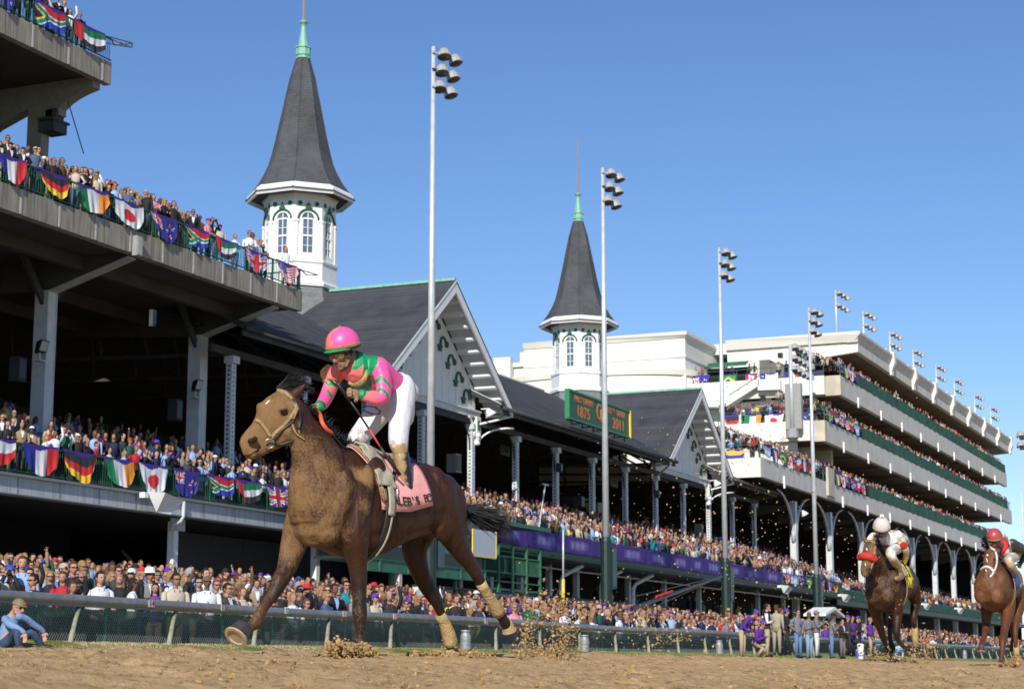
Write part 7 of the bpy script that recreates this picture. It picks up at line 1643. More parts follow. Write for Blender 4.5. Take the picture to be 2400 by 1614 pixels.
def hand_mesh(mb, wrist, palm_dir, knuckle_dir, curl_dir, k=1.0, curl=1.0, thumb=1):
    """palm and four unequal bent fingers closing round what they hold, thumb from the palm's side"""
    w = np.array(wrist, float); d = np.array(palm_dir, float); d /= np.linalg.norm(d); n = np.array(knuckle_dir, float); n = n - d * (n @ d); n /= np.linalg.norm(n); c = np.array(curl_dir, float); c = c - d * (c @ d) - n * (c @ n); c /= np.linalg.norm(c)
    R = np.stack([d, n, c], 1); mb.ball(w + d * .045 * k, (.052 * k, .042 * k, .019 * k), 12, 8, rot=R)
    for i, (ln, off) in enumerate(((.92, -1.5), (1.05, -.5), (1.0, .5), (.80, 1.5))):
        p = w + d * .075 * k + n * off * .019 * k; a = .026 * ln * k; P = [p, p + d * a + c * .004 * k]; an = .55 * curl
        for j in range(3): dd = d * math.cos(an) + c * math.sin(an); P.append(P[-1] + dd * a * (.95 - .1 * j)); an += .95 * curl
        mb.tube(P, [.0105 * k, .0100 * k, .0095 * k, .0088 * k, .0078 * k], 8); mb.ball(P[-1], .0080 * k, 7, 5)
    t0 = w + d * .025 * k + n * thumb * -.034 * k; P = [t0, t0 + (d * .45 - n * thumb * .75 + c * .2) * .030 * k]; P.append(P[-1] + (d * .75 - n * thumb * .2 + c * .6) * .026 * k); P.append(P[-1] + (d * .5 + c * .75) * .020 * k); mb.tube(P, [.015 * k, .013 * k, .011 * k, .009 * k], 8)

def jockey(H, J, name_label, group=None):
    root = thing('person', name_label, 'person', H.O + np.array((0, 0, 1.9))); m = MB(); VX = J.get('voxel', .0085)
    fr = frame_head(WD(*J['head'][:2], J['head'][2]) if len(J['head']) == 3 and J['head'][2] > 5 else H.px(*J['head']), J['fwd'], J['up']); hk = J.get('hk', 1.0)
    L = head_mesh(m, fr, hk); H.chain(m, J['neck'], 12); H.chain(m, [(p[0], p[1], p[2], p[3] * .78) for p in J['torso']], 14)
    for k in ('armL', 'armR'): H.chain(m, [(p[0], p[1], p[2], p[3] * .74) for p in J[k]], 10)
    for k in ('legL', 'legR'): H.chain(m, [(p[0], p[1], p[2], p[3] * .78) for p in J[k]], 10)
    for hd_ in J['hands']: hand_mesh(m, *hd_)
    V, F, e = remesh(m, J.get('bvoxel', .0065), 2, 'tmp', .4)
    sk = np.array(J.get('skin', (.30, .17, .10))); 
    def colb(V):
        D = V - fr[0]; a, b, z = D @ fr[1] / hk, D @ fr[3] / hk, D @ fr[2] / hk; C = np.tile(sk, (len(V), 1)); lip = (np.abs(z + .0655) < .012) & (a > .074) & (np.abs(b) < .028); C[lip] = sk * (.55, .38, .38); gap = (np.abs(z + .0655) < .0035) & (a > .072) & (np.abs(b) < .022); C[gap] = (.30, .25, .22)
        return C
    body = skin_object(e, 'body', M_SKINM, root, colb)
    # silks
    m = MB(); H.chain(m, J['torso'], 18)
    for k in ('armL', 'armR'): H.chain(m, J[k], 14)
    for f_ in J.get('folds', []): H.chain(m, f_, 8)
    V, F, e = remesh(m, VX, 4); skin_object(e, 'silks', M_SILK, root, lambda V: J['silk'](H, V))
    m = MB()
    for k in ('legL', 'legR'): H.chain(m, J[k], 16)
    for f_ in J.get('seatfold', []): H.chain(m, f_, 12)
    V, F, e = remesh(m, VX, 4); skin_object(e, 'breeches', M_BREECH, root, lambda V: J['breech'](H, V))
    for k in ('bootL', 'bootR'):
        m = MB(); H.chain(m, J[k][0], 12); H.chain(m, J[k][1], 12); V, F, e = remesh(m, VX, 2); bt = skin_object(e, 'boot', M_BOOT, root, lambda V: J['bootc'](H, V))
    return root, fr, hk
def head_pt(fr, k, a, b, z): return fr[0] + (fr[1] * a + fr[3] * b + fr[2] * z) * k
def helmet(root, fr, k, col, name='helmet', pom=None, band=None, rim=None, rx=.128, ry=.112, rz=.125, visor=None, off=0.03):
    c, f, u, s_ = fr; R = np.stack([f, s_, u], 1); g = MB(); g.ball((0, 0, 0), (rx * k, ry * k, rz * k), 28, 18); V = np.array(g.v); keep = [q for q in g.f if V[list(q)][:, 2].mean() > -.022 * k]; c0 = c + u * off * k - f * .008 * k
    V2 = np.where(V[:, 2:3] < -.02 * k, np.array((1, 1, 0)) * V + np.array((0, 0, -.022 * k)), V); W = c0 + V2 @ R.T; h = MB(); h.add(W, keep); cols = []
    for q in keep: p = V[list(q)].mean(0) / k; cols.append(col(p))
    h.c = cols; hm = h.build(name, mat('helmet_cover', 'attr', .38, var=.06, scale=12, spec=.5), root, smooth=True, colors=True)
    if band is not None:
        g = MB(); P = [c0 + (f * math.cos(t) * rx * 1.005 + s_ * math.sin(t) * ry * 1.005 - u * .012) * k for t in np.linspace(0, 2 * math.pi, 33)]; g.tube(P, [(.014 * k, .005 * k)] * 33, 6, flat=u, caps=False); g.build('helmet_band', band, hm, smooth=True)
    g = MB(); P = [c0 + (f * math.cos(t) * rx * .98 + s_ * math.sin(t) * ry * .98 - u * .030) * k for t in np.linspace(0, 2 * math.pi, 33)]; g.tube(P, [(.010 * k, .008 * k)] * 33, 6, flat=u, caps=False); g.build('helmet_rim', M_LEATHER, hm, smooth=True)
    if visor is not None:
        g = MB(); top = []; 
        for t in np.linspace(-1.15, 1.15, 13): top += [c0 + (f * math.cos(t) * rx * .96 + s_ * math.sin(t) * ry * .96 - u * .020) * k, c0 + (f * (math.cos(t) * rx + .050 * math.cos(t * 1.3) * .8) + s_ * math.sin(t) * (ry * 1.04) - u * .034) * k]
        fs = [(2 * i, 2 * i + 1, 2 * i + 3, 2 * i + 2) for i in range(12)]; n_ = len(top); vs = top + [p - u * .004 * k for p in top]; fs = fs + [tuple(j + n_ for j in q[::-1]) for q in fs] + [(2 * i + 1, 2 * i + 1 + n_, 2 * i + 3 + n_, 2 * i + 3) for i in range(12)]; g.add(vs, fs); g.build('visor', visor, hm, smooth=False)
    if pom is not None: g = MB(); g.ball(c0 + u * (rz + pom[0] * .6) * k, pom[0] * k, 10, 8); g.build('pompom', pom[1], hm, smooth=True)
    return hm
def goggles(root, fr, k, mf, ml):
    g = MB(); P = [head_pt(fr, k, math.cos(t) * .104 + .002, math.sin(t) * .086, .012) for t in np.linspace(-1.9, 1.9, 15)]; g.tube(P, [(.011, .003)] * 15, 6, flat=fr[2]); gg = g.build('goggle_strap', M_LEATHER, root, smooth=True)
    for q in (-1, 1):
        g = MB(); c = head_pt(fr, k, .092, q * .036, .008); n_ = fr[1] * .93 + fr[3] * q * .37; n_ /= np.linalg.norm(n_); R = np.stack([n_, np.cross(fr[2], n_), fr[2]], 1); g.ball(c, (.020 * k, .040 * k, .030 * k), 16, 10, rot=R); g.build('lens', ml, gg, smooth=True)
        g = MB(); tg = np.cross(fr[2], n_); P = [c + (tg * math.cos(t) * .041 + fr[2] * math.sin(t) * .031 + n_ * .004) * k for t in np.linspace(0, 2 * math.pi, 19)]; g.tube(P, .0055 * k, 6, caps=False); g.build('goggle_frame', mf, gg, smooth=True)
    return gg

PINK, ORP, GRE = np.array((.90, .10, .34)), np.array((.90, .20, .16)), np.array((.01, .27, .10))
def silk1(H, V):
    u, v, _ = proj_np(V); C = np.tile(PINK, (len(V), 1)); muddy = sstep(-u, -885, -845) * .85 * (v < 940) * (u > 762); muddy = np.maximum(muddy, sstep(-u, -905, -870) * (v > 905) * .8); muddy *= 1 - sstep(v, 905, 925) * (u < 800)
    C = C * (1 - muddy[:, None]) + ORP * muddy[:, None]
    for poly in ([(850, 818), (880, 822), (888, 834), (886, 852), (868, 880), (872, 900), (866, 918), (832, 914), (836, 900), (850, 880), (852, 858), (846, 846)], [(838, 820), (858, 818), (856, 850), (838, 866), (824, 866)]): C[cheb(V, poly)] = GRE
    a, b, z = H.inv(V)
    for poly in ([(878, 890), (894, 878), (903, 886), (915, 903), (916, 912), (904, 898), (894, 889), (880, 902)], [(882, 915), (892, 904), (902, 912), (912, 924), (908, 938), (904, 924), (893, 914), (884, 921)], [(762, 895), (778, 891), (789, 900), (790, 912), (780, 903), (766, 904)], [(764, 914), (768, 910), (781, 928), (778, 935)], [(836, 916), (850, 918), (846, 936), (838, 934)], [(738, 949), (757, 952), (759, 966), (741, 958)]): C[cheb(V, poly)] = GRE
    return C
def breech1(H, V):
    u, v, _ = proj_np(V); C = np.tile(np.array((.66, .66, .69)), (len(V), 1)); n = vnoise(u, v, .09, 21) + vnoise(u, v, .3, 22) * .6
    md = sstep(v + n * 22, 1032, 1048); md = np.maximum(md, sstep(-np.hypot(u - 840, v - 1030) + n * 26, -22, -8) * .75); C = C * (1 - md[:, None]) + np.array((.42, .28, .14)) * md[:, None]
    g = cheb(V, [(850, 956), (860, 950), (880, 952), (893, 962), (892, 970), (876, 972), (856, 966)]) & ~cheb(V, [(853, 957), (861, 953), (878, 955), (888, 963), (888, 967), (877, 969), (858, 963)]); C[g] = (.10, .10, .28); return C
def boot1(H, V):
    u, v, _ = proj_np(V); C = np.tile(np.array((.015, .016, .022)), (len(V), 1)); n = vnoise(u, v, .12, 31) + vnoise(u, v, .45, 32) * .5
    cx_ = 946 + (v - 1060) * .05; md = sstep(-(u - cx_) + n * 16, -8, 0) * sstep(-v, -1160, -1120) ; md = np.maximum(md, sstep(-(u - 925) + n * 14, -10, 5) * sstep(v, 1130, 1150)); C = C * (1 - md[:, None]) + np.array((.36, .25, .12)) * md[:, None]; return C
J1 = dict(head=(806, 832, .0), fwd=-RT * .60 - FW * .74 - np.array((0, 0, .16)), up=np.array((0, 0, 1.0)) - RT * .06 - FW * .12, hk=1.03, skin=(.30, .175, .10),
    neck=[(812, 838, 0, 17, 1), (838, 846, 0, 19, 1), (856, 858, 0, 20, 1)],
    torso=[(836, 862, .0, 26, 2.2), (856, 868, 0, 38, 1.55), (874, 880, 0, 43, 1.35), (895, 895, 0, 39, 1.3), (916, 905, 0, 36, 1.3), (934, 914, 0, 32, 1.35)],
    armL=[(888, 858, .18, 26), (896, 882, .21, 23), (899, 905, .23, 21), (898, 926, .24, 19), (885, 933, .22, 17), (866, 930, .19, 15.5), (848, 925, .16, 12.5)],
    armR=[(800, 864, -.16, 24), (786, 880, -.20, 21.5), (776, 902, -.23, 19.5), (768, 922, -.22, 18.5), (759, 940, -.17, 17), (750, 951, -.13, 14), (745, 956, -.11, 11.5)],
    legL=[(943, 905, .09, 32, 1.0), (941, 940, .13, 33, .95), (938, 972, .17, 30, .9), (935, 1005, .20, 26.5, .9), (934, 1034, .22, 25, .9), (938, 1056, .23, 20, .9), (940, 1070, .23, 17, .9)],
    legR=[(920, 915, -.09, 33, 1.0), (900, 948, -.13, 33, .95), (876, 980, -.17, 31, .9), (852, 1010, -.20, 27, .9), (836, 1032, -.22, 24, .9), (842, 1060, -.27, 20, .9), (848, 1075, -.29, 18, .9)],
    bootL=([(940, 1064, .23, 20.5, .9), (944, 1088, .24, 20, .9), (949, 1112, .245, 18.5, .9), (953, 1136, .25, 16, .9), (955, 1152, .25, 16.5, .9)], [(962, 1160, .25, 16, .9), (942, 1164, .25, 16, .9), (922, 1165, .25, 13.5, 1), (908, 1164, .25, 10, 1.1)]),
    bootR=([(846, 1070, -.28, 19, .9), (852, 1100, -.31, 18, .9), (858, 1130, -.32, 15, .9)], [(864, 1146, -.32, 15, .9), (842, 1150, -.32, 13, 1), (826, 1150, -.32, 10, 1)]),
    hands=[(H1.px(843, 924, .155), H1.px(812, 921, .12) - H1.px(843, 924, .155), np.array((0, 0, 1.0)) - RT * .2, -FW * 1.0 - UP * .2, 1.05, 1.1, 1), (H1.px(745, 955, -.11), H1.px(731, 959, -.12) - H1.px(745, 955, -.11), UP * 1.0, -FW, 1.0, 1.25, 1)],
    silk=silk1, breech=breech1, bootc=boot1,
    folds=[[(868, 872, .10, 4), (880, 884, .14, 5), (888, 878, .19, 4)], [(915, 880, .12, 4), (928, 900, .14, 5), (934, 916, .13, 4)], [(856, 920, .10, 4), (880, 918, .13, 5)]],
    seatfold=[[(930, 905, 0, 30, 1.5), (938, 925, 0, 34, 1.5), (930, 945, 0, 26, 1.3)], [(952, 930, .15, 20), (958, 955, .17, 17), (955, 985, .18, 16)]])
jk, fr1, hk1 = jockey(H1, J1, 'jockey in pink and green silks and pink helmet standing in the stirrups')
def hcol(p):
    return (tuple(ORP) if p[1] < .012 + .01 * math.sin(p[2] * 60) and p[0] > -.1 else tuple(PINK))
hm = helmet(jk, fr1, hk1, hcol, band=mat('muddy_band', (.30, .17, .07), .8, var=.3, scale=30), visor=mat('green_visor', (.01, .28, .11), .4), rx=.140, ry=.130, rz=.140, off=.082)
g = MB(); g.ball(head_pt(fr1, hk1, -.008, 0, .082 + .140), .012, 8, 6); g.build('green_button', MATS['green_visor'], hm, smooth=True)
goggles(jk, fr1, hk1, mat('muddy_goggle_frame', (.20, .13, .06), .5), mat('brown_goggle_lens', (.20, .13, .06), .06, spec=1.0, var=.5, scale=25))
g = MB()
for q in (-1, 1): g.tube([head_pt(fr1, hk1, .0, q * .083, .03), head_pt(fr1, hk1, .005, q * .080, -.03), head_pt(fr1, hk1, .035, q * .055, -.085), head_pt(fr1, hk1, .055, 0, -.115)], .009, 6)
g.build('chin_strap', M_LEATHER, jk, smooth=True)
g = MB(); g.tube([H1.px(830, 836, .03), H1.px(840, 842, .03), H1.px(850, 850, .04), H1.px(842, 862, .05)], [.055, .066, .062, .03], 12); g.build('green_collar', mat('green_silk', (.01, .25, .095), .45, var=.2, scale=12, bump=.5, bscale=10), jk, smooth=True)
g = MB(); P = [H1.px(*p, .0) - FW * .20 for p in ((823, 895), (832, 901), (844, 900), (856, 891), (863, 878), (863, 866))]; g.tube(P, [.012, .018, .024, .024, .022, .010], 8); g.build('spare_goggles', mat('spare_goggle_plastic', (.35, .25, .08), .15, spec=.9, var=.5, scale=30), jk, smooth=True)
g = MB(); P = [H1.px(*p, -.28) for p in ((757, 861), (768, 853), (775, 858), (771, 880), (763, 896), (752, 884), (750, 870))]; g.prism(P, -H1.h * .012); g.build('muddy_armband_board', M_TACK, jk)
strap(jk, [H1.px(756, 894, -.30), H1.px(768, 889, -.27) - FW * .07, H1.px(784, 887, -.21) - FW * .11, H1.px(796, 892, -.16) - FW * .05], .020, .008, M_TACK, 'armband')
for u0, v0 in ((0, 0),): g = MB(); g.tube([H1.px(848, 920, .155), H1.px(846, 930, .155)], [.046, .048], 12); 
g = MB(); A_, B_ = H1.px(853, 926, .165), H1.px(842, 923.5, .152); g.tube([A_, B_], [.043, .040], 14); g.build('green_cuff', MATS['green_silk'], jk, smooth=True)
g = MB(); A_, B_ = H1.px(751, 950, -.13), H1.px(744, 957, -.11); g.tube([A_, B_], [.046, .042], 14); g.build('green_cuff', MATS['green_silk'], jk, smooth=True)
# stirrup and leather
g = MB(); c = H1.px(918, 1176, .25); g.tube([c - H1.l * .06, c - H1.l * .06 + np.array((0, 0, .12)), c + np.array((0, 0, .16)), c + H1.l * .06 + np.array((0, 0, .12)), c + H1.l * .06, c - H1.l * .06], .008, 6); g.build('stirrup', M_STEEL, sd, smooth=True)
strap(sd, [torso_pt(H1, -.24, .5, .06), torso_pt(H1, -.20, .9, .07), c + np.array((0, 0, .15))], .03, .008, M_LEATHER, 'stirrup_leather')
# whip held in the left hand
wh = thing('riding_whip', 'thin black and red riding whip held diagonally in the hand of the jockey in pink', 'whip', H1.px(815, 930, .13))
W = [H1.px(791, 897, .10) - FW * .03, H1.px(806, 917, .10) - FW * .04, H1.px(822, 940, .115) - FW * .03, H1.px(842, 970, .15), H1.px(865, 1005, .20), H1.px(890, 1045, .27), H1.px(912, 1078, .31), H1.px(938, 1112, .33)]
g = MB(); g.tube(W[:3], [.013, .014, .012], 8); g.build('grip', M_LEATHER, wh, smooth=True); g = MB(); g.tube(W[2:5], [.010, .009, .008], 6); g.build('shaft', M_LEATHER, wh, smooth=True); g = MB(); g.tube(W[4:6], [.0085, .008], 6); g.build('red_binding', mat('red_binding', (.60, .07, .03), .6), wh, smooth=True); g = MB(); g.tube(W[5:], [.009, .014, .012], 6); g.build('flap', M_LEATHER, wh, smooth=True)
# ------------------------------------------------------------------ the two chasing horses
def place(u, v, dist, g):
    P = WD(u, v, dist); return (P[0], P[1], g)
COATB = [(.040, .015, .008), (.115, .040, .015)]
def coatf(base, dark_leg=True):
    base = np.array(base)
    def f(H, V):
        a, b, z = H.inv(V); C = np.tile(base, (len(V), 1)); dk = sstep(-z, -.62, -.45) * (.9 if dark_leg else .25); dk = np.clip(dk, 0, 1)[:, None]; C = C * (1 - dk) + np.array((.020, .012, .010)) * dk
        u, v, _ = proj_np(V); return C
    return f
def mudf(k, kf=.5):
    def f(H, V):
        a, b, z = H.inv(V); return k * sstep(a, .0, .45) * sstep(z, .2, .8) + kf * sstep(a, .75, 1.1) * .6 + .15 * sstep(-z, -.5, 0)
    return f
H2 = Horse(place(2083, 1540, 28.9, .075), 1)
D2 = dict(poll=(2040, 1266, 0), head_depth=-.42,
    head=[(2040, 1262, 2044, 1292, .080), (2036, 1268, 2044, 1300, .098), (2034, 1276, 2044, 1312, .112), (2031, 1288, 2042, 1322, .108), (2028, 1300, 2038, 1334, .090), (2025, 1314, 2034, 1342, .075), (2022, 1326, 2032, 1349, .070), (2022, 1336, 2030, 1352, .062), (2024, 1346, 2028, 1352, .035)],
    head_balls=[], ears=[(2028, 1266, 2022, 1251, 0, 0), (2048, 1268, 2055, 1254, 0, 0)],
    neck=[(2046, 1296, 0, 20, .62), (2056, 1316, 0, 26, .6), (2064, 1342, 0, 34, .62), (2068, 1370, 0, 40, .7), (2070, 1396, 0, 40, .85)],
    RF=[(2052, 1400, -.16, 20, .9), (2050, 1422, -.17, 18, .9), (2056, 1446, -.17, 14.5, .9), (2063, 1470, -.16, 11, .9), (2069, 1490, -.15, 9, .95), (2074, 1506, -.15, 6.8, .9), (2079, 1522, -.15, 6.4, .9), (2083, 1536, -.15, 7.4, .9), (2085, 1546, -.15, 6, .9), (2086, 1553, -.15, 7, 1)],
    LF=[(2096, 1396, .17, 21, .9), (2101, 1420, .18, 19, .9), (2103, 1440, .18, 14, .9), (2102, 1462, .18, 10.5, .9), (2101, 1484, .17, 9.5, .95), (2104, 1496, .16, 8, .9), (2110, 1506, .12, 6.6, .9), (2118, 1512, .09, 7.5, .9), (2126, 1515, .05, 6.5, .9)],
    LH=[(2134, 1360, .12, 22, .9), (2140, 1386, .15, 22, .8), (2146, 1412, .15, 17, .8), (2142, 1436, .15, 11, .85), (2142, 1456, .15, 8.5, .85), (2144, 1474, .15, 6, .9), (2145, 1496, .15, 6.5, .9), (2146, 1510, .15, 7.5, .9), (2146, 1524, .15, 7, 1)],
    RH=[(2104, 1380, -.12, 22, .9), (2096, 1420, -.14, 18, .8), (2090, 1450, -.14, 11, .85), (2086, 1476, -.14, 8, .85), (2087, 1500, -.14, 6.5, .9), (2092, 1516, -.14, 8, .95), (2090, 1526, -.14, 7, 1)],
    muscles=[(.44, -.115, 1.02, .13, .12, .15), (.44, .125, 1.00, .13, .12, .16), (.30, .20, 1.20, .18, .09, .24), (-1.0, .13, 1.25, .24, .14, .26), (-1.0, -.13, 1.25, .24, .14, .26)])
h2 = build_horse(H2, 'dark bay racehorse with a fluffy red noseband and yellow saddle cloth, chasing on the right', D2, coatf(COATB[0]), mudf(.34, .45), voxel=.02)
bpy.context.view_layer.update()
def tack(H, root, bridle_m, nose_pts, nose_m, nose_w, cheek, brow, eyes, nost, marks):
    b_ = strap(root, [q for q in (on_skin(H, root, *p, .01)[0] for p in brow) if q is not None], .035, .02, bridle_m, 'bridle')
    for c in cheek:
        P = [q for q in (on_skin(H, root, *p, .012)[0] for p in c) if q is not None]
        if len(P) > 1: strap(b_, P, .035, .018, bridle_m, 'cheek_strap')
    P = [q for q in (on_skin(H, root, *p, nose_w * .25)[0] for p in nose_pts) if q is not None]
    if len(P) > 1: strap(b_, P, nose_w, nose_w * .8, nose_m, 'noseband', n=10)
    for e in eyes: patch(H, root, e[0], e[1], 2.6, 2.4, 0, M_EYE, 'eye', bulge=.6)
    for e in nost: patch(H, root, e[0], e[1], 3.0, 2.0, e[2], M_NOST, 'nostril', bulge=.3)
    for u, v, a, b, r in marks: patch(H, root, u, v, a, b, r, MATS['white_hair_mark'], 'white_marking', bulge=.12)
    return b_
M_FLUFF = mat('red_sheepskin', (0.62, 0.045, 0.03), .9, var=.2, scale=40, bump=1, bscale=90)
b2 = tack(H2, h2, M_TACK, [(2012, 1310), (2016, 1306), (2024, 1303), (2034, 1303), (2044, 1306), (2048, 1312)], M_FLUFF, .105, [[(2050, 1280), (2048, 1300), (2044, 1320), (2038, 1334)], [(2018, 1282), (2014, 1300)]], [(2018, 1272), (2028, 1268), (2040, 1268), (2050, 1273)], [(2050, 1290), (2017, 1290)], [(2016, 1331, .6), (2032, 1333, -.6)], [(2031, 1286, 2.6, 7, .05), (2028, 1322, 2.0, 5, 0)])
g = MB(); P = [on_skin(H2, h2, u, v, .03)[0] for u, v in ((2014, 1310), (2020, 1306), (2028, 1304), (2036, 1305), (2044, 1309))]; P = [p for p in P if p is not None]; g.tube(P, [.05, .06, .062, .06, .05][:len(P)], 10); 
[g.ball(p, .055, 8, 6) for p in (P[0], P[-1])]; g.build('sheepskin_roll', M_FLUFF, b2, smooth=True)
def tail_mane(H, root, n=260):
    pts = [H.loc(a, 0, z) for a, z in ((.55, 1.92), (.35, 1.80), (.15, 1.70), (.02, 1.66))]; hair(root, pts, [np.array((0, 0, .6)) - H.h * .5 - H.l * .4] * 4, .12, n, 'mane', spread=.45, droop=1, r=.006, seed=12)
    P = [H.loc(-1.22, 0, 1.36), H.loc(-1.34, 0, 1.34), H.loc(-1.46, 0, 1.25)]; hair(root, P, [-H.h - np.array((0, 0, .3))] * 3, .5, n, 'tail', spread=.15, droop=.6, r=.007, seed=13)
tail_mane(H2, h2)
M_YCL = mat('yellow_saddle_cloth', (0.85, 0.66, 0.02), .75, var=.12, scale=6, bump=.3, bscale=20)
def cloth_on(H, m, label, txt, ink, a0=.02, a1=-.62, off=.02):
    c = torso_sheet(H, lambda t: a0 - .12 * abs(t - .5) * 2, lambda t: a1, -1.55, 1.60, off).build('saddle_cloth', m, None, smooth=True, loc=tuple(H.loc(-.3, 0, 1.4))); tag(c, label, 'saddle cloth')
    for ch, a_, th, sz in txt:
        q = torso_pt(H, a_, th, off + .018); x_ = torso_pt(H, a_ - .03, th, off + .018) - q; u_ = torso_pt(H, a_, th - .12, off + .018) - q; text_mesh(ch, sz, q, x_, u_, ink, c, depth=.002, name='lettering')
    return c
cloth_on(H2, M_YCL, 'bright yellow saddle cloth with dark markings on the second horse', [('I', -.50, 1.2, .22), ('S', -.42, 1.48, .10), ('H', -.48, 1.48, .10), ('A', -.54, 1.48, .10)], inkm)
def small_saddle(H, lab, m=M_SADDLE):
    s_ = thing('saddle', lab, 'saddle', H.loc(-.2, 0, 1.6)); torso_sheet(H, -.02, -.40, -.55, .55, .045, thick=.03).build('seat', m, s_, smooth=True)
    for q in (-1, 1): torso_sheet(H, .02, -.16, q * .45, q * 1.30, .05, thick=.014).build('flap', m, s_, smooth=True)
    P = [torso_pt(H, -.06, 1.2 + 1.95 * t, .04) for t in np.linspace(0, 1, 9)]; strap(s_, P, .09, .014, M_TACK, 'girth', flatdir=H.h); return s_
small_saddle(H2, 'tan racing saddle on the dark bay horse in the middle')
hoof(H2, 2125, 1514, .06, 2131, 1517, .055, h2); hoof(H2, 2086, 1548, -.15, 2086, 1556, .06, h2); hoof(H2, 2146, 1520, .15, 2147, 1528, .05, h2)
g = MB(); P = [H2.px(2144, 1470, .15), H2.px(2145, 1492, .15), H2.px(2146, 1514, .15)]; g.tube(P, [.05, .052, .058], 10); g.build('leg_wrap', M_WRAP, h2, smooth=True)

def flatcol(c): return lambda H, V: np.tile(np.array(c), (len(V), 1))
def silk2(H, V):
    u, v, _ = proj_np(V); C = np.tile(np.array((.80, .78, .74)), (len(V), 1)); n = vnoise(u, v, .12, 41) + vnoise(u, v, .4, 42) * .6; md = sstep(n, -.05, .25) * .75; C = C * (1 - md[:, None]) + np.array((.50, .34, .17)) * md[:, None]
    C[np.hypot(u - 2118, (v - 1278)) < 9.5] = (.62, .05, .03); C[cheb(V, [(2058, 1276), (2098, 1277), (2096, 1283), (2060, 1282)])] = (.55, .03, .04); return C
def breech2(H, V):
    u, v, _ = proj_np(V); n = vnoise(u, v, .15, 43); C = np.tile(np.array((.74, .72, .68)), (len(V), 1)); md = np.clip(sstep(n, -.1, .2) * .6 + sstep(v, 1300, 1322) * .8, 0, 1); return C * (1 - md[:, None]) + np.array((.45, .31, .16)) * md[:, None]
def bootc2(H, V): return np.tile(np.array((.30, .19, .09)), (len(V), 1))
J2 = dict(head=(2066, 1240, .04), fwd=-FW * .85 - RT * .25 - np.array((0, 0, .42)), up=np.array((0, 0, 1.0)) - FW * .35, hk=1.05, voxel=.013, bvoxel=.010, skin=(.24, .13, .08),
    neck=[(2068, 1246, .02, 9, 1), (2076, 1252, 0, 10, 1)],
    torso=[(2074, 1262, 0, 14, 2.3), (2080, 1262, -.0, 19, 1.7), (2088, 1262, 0, 21, 1.5), (2098, 1264, 0, 20, 1.5), (2106, 1270, 0, 17, 1.5)],
    armL=[(2104, 1252, .20, 12), (2112, 1264, .24, 11.5), (2118, 1278, .26, 10.5), (2123, 1290, .27, 9.5), (2124, 1300, .25, 8.5), (2121, 1312, .20, 7.5), (2118, 1320, .17, 6.5)],
    armR=[(2048, 1256, -.20, 11), (2040, 1264, -.24, 10), (2036, 1276, -.24, 9.5), (2040, 1292, -.18, 8), (2046, 1306, -.14, 7), (2052, 1312, -.10, 6)],
    legL=[(2104, 1282, .10, 14, 1), (2096, 1288, .16, 13, 1), (2088, 1294, .22, 12.5, 1), (2090, 1304, .24, 11, 1), (2098, 1318, .25, 9.5, 1), (2102, 1324, .25, 9, 1)],
    legR=[(2096, 1282, -.08, 13, 1), (2078, 1288, -.14, 12, 1), (2064, 1292, -.20, 11.5, 1), (2064, 1304, -.24, 10, 1), (2070, 1320, -.26, 8.5, 1)],
    bootL=([(2100, 1320, .25, 10, .9), (2106, 1332, .26, 9.5, .9), (2111, 1346, .27, 8.5, .9)], [(2113, 1350, .27, 8, .9), (2106, 1354, .27, 7.5, .9), (2100, 1355, .27, 6, 1)]),
    bootR=([(2070, 1318, -.26, 9, .9), (2078, 1340, -.27, 8, .9)], [(2080, 1346, -.27, 7, .9), (2072, 1350, -.27, 6, .9)]),
    hands=[(H2.px(2118, 1320, .17), -FW * .2 - UP * 1.0 - RT * .1, RT, -FW, 1.0, 1.2, 1), (H2.px(2052, 1312, -.10), RT * .5 - UP * .8, RT, -FW, 1.0, 1.2, 1)],
    silk=silk2, breech=breech2, bootc=bootc2, folds=[[(2090, 1250, .05, 4), (2098, 1258, .10, 4), (2104, 1266, .14, 4)]])
jk2, fr2, k2 = jockey(H2, J2, 'jockey in muddy white silks with red spots and pale bobble helmet, crouching')
helmet(jk2, fr2, k2, lambda p: (.60, .55, .53), pom=(.035, mat('white_pompom', (.8, .78, .75), .9)), band=M_TACK, rx=.145, ry=.130, rz=.150, off=.045); goggles(jk2, fr2, k2, M_LEATHER, M_GLASS)
strap(b2, [H2.px(2038, 1332, .05), H2.px(2062, 1324, .08), H2.px(2085, 1322, .12), H2.px(2112, 1324, .17)], .03, .015, M_LEATHER, 'rein')
o = thing('riding_whip', 'short whip held low by the crouching jockey in white', 'whip', H2.px(2118, 1322, .2)); g = MB(); g.tube([H2.px(2116, 1318, .22), H2.px(2126, 1334, .33), H2.px(2134, 1352, .38)], [.014, .010, .012], 6); g.build('shaft', M_LEATHER, o, smooth=True); g = MB(); g.tube([H2.px(2114, 1314, .21), H2.px(2116, 1319, .22)], .018, 6); g.build('grip', M_LEATHER, o)

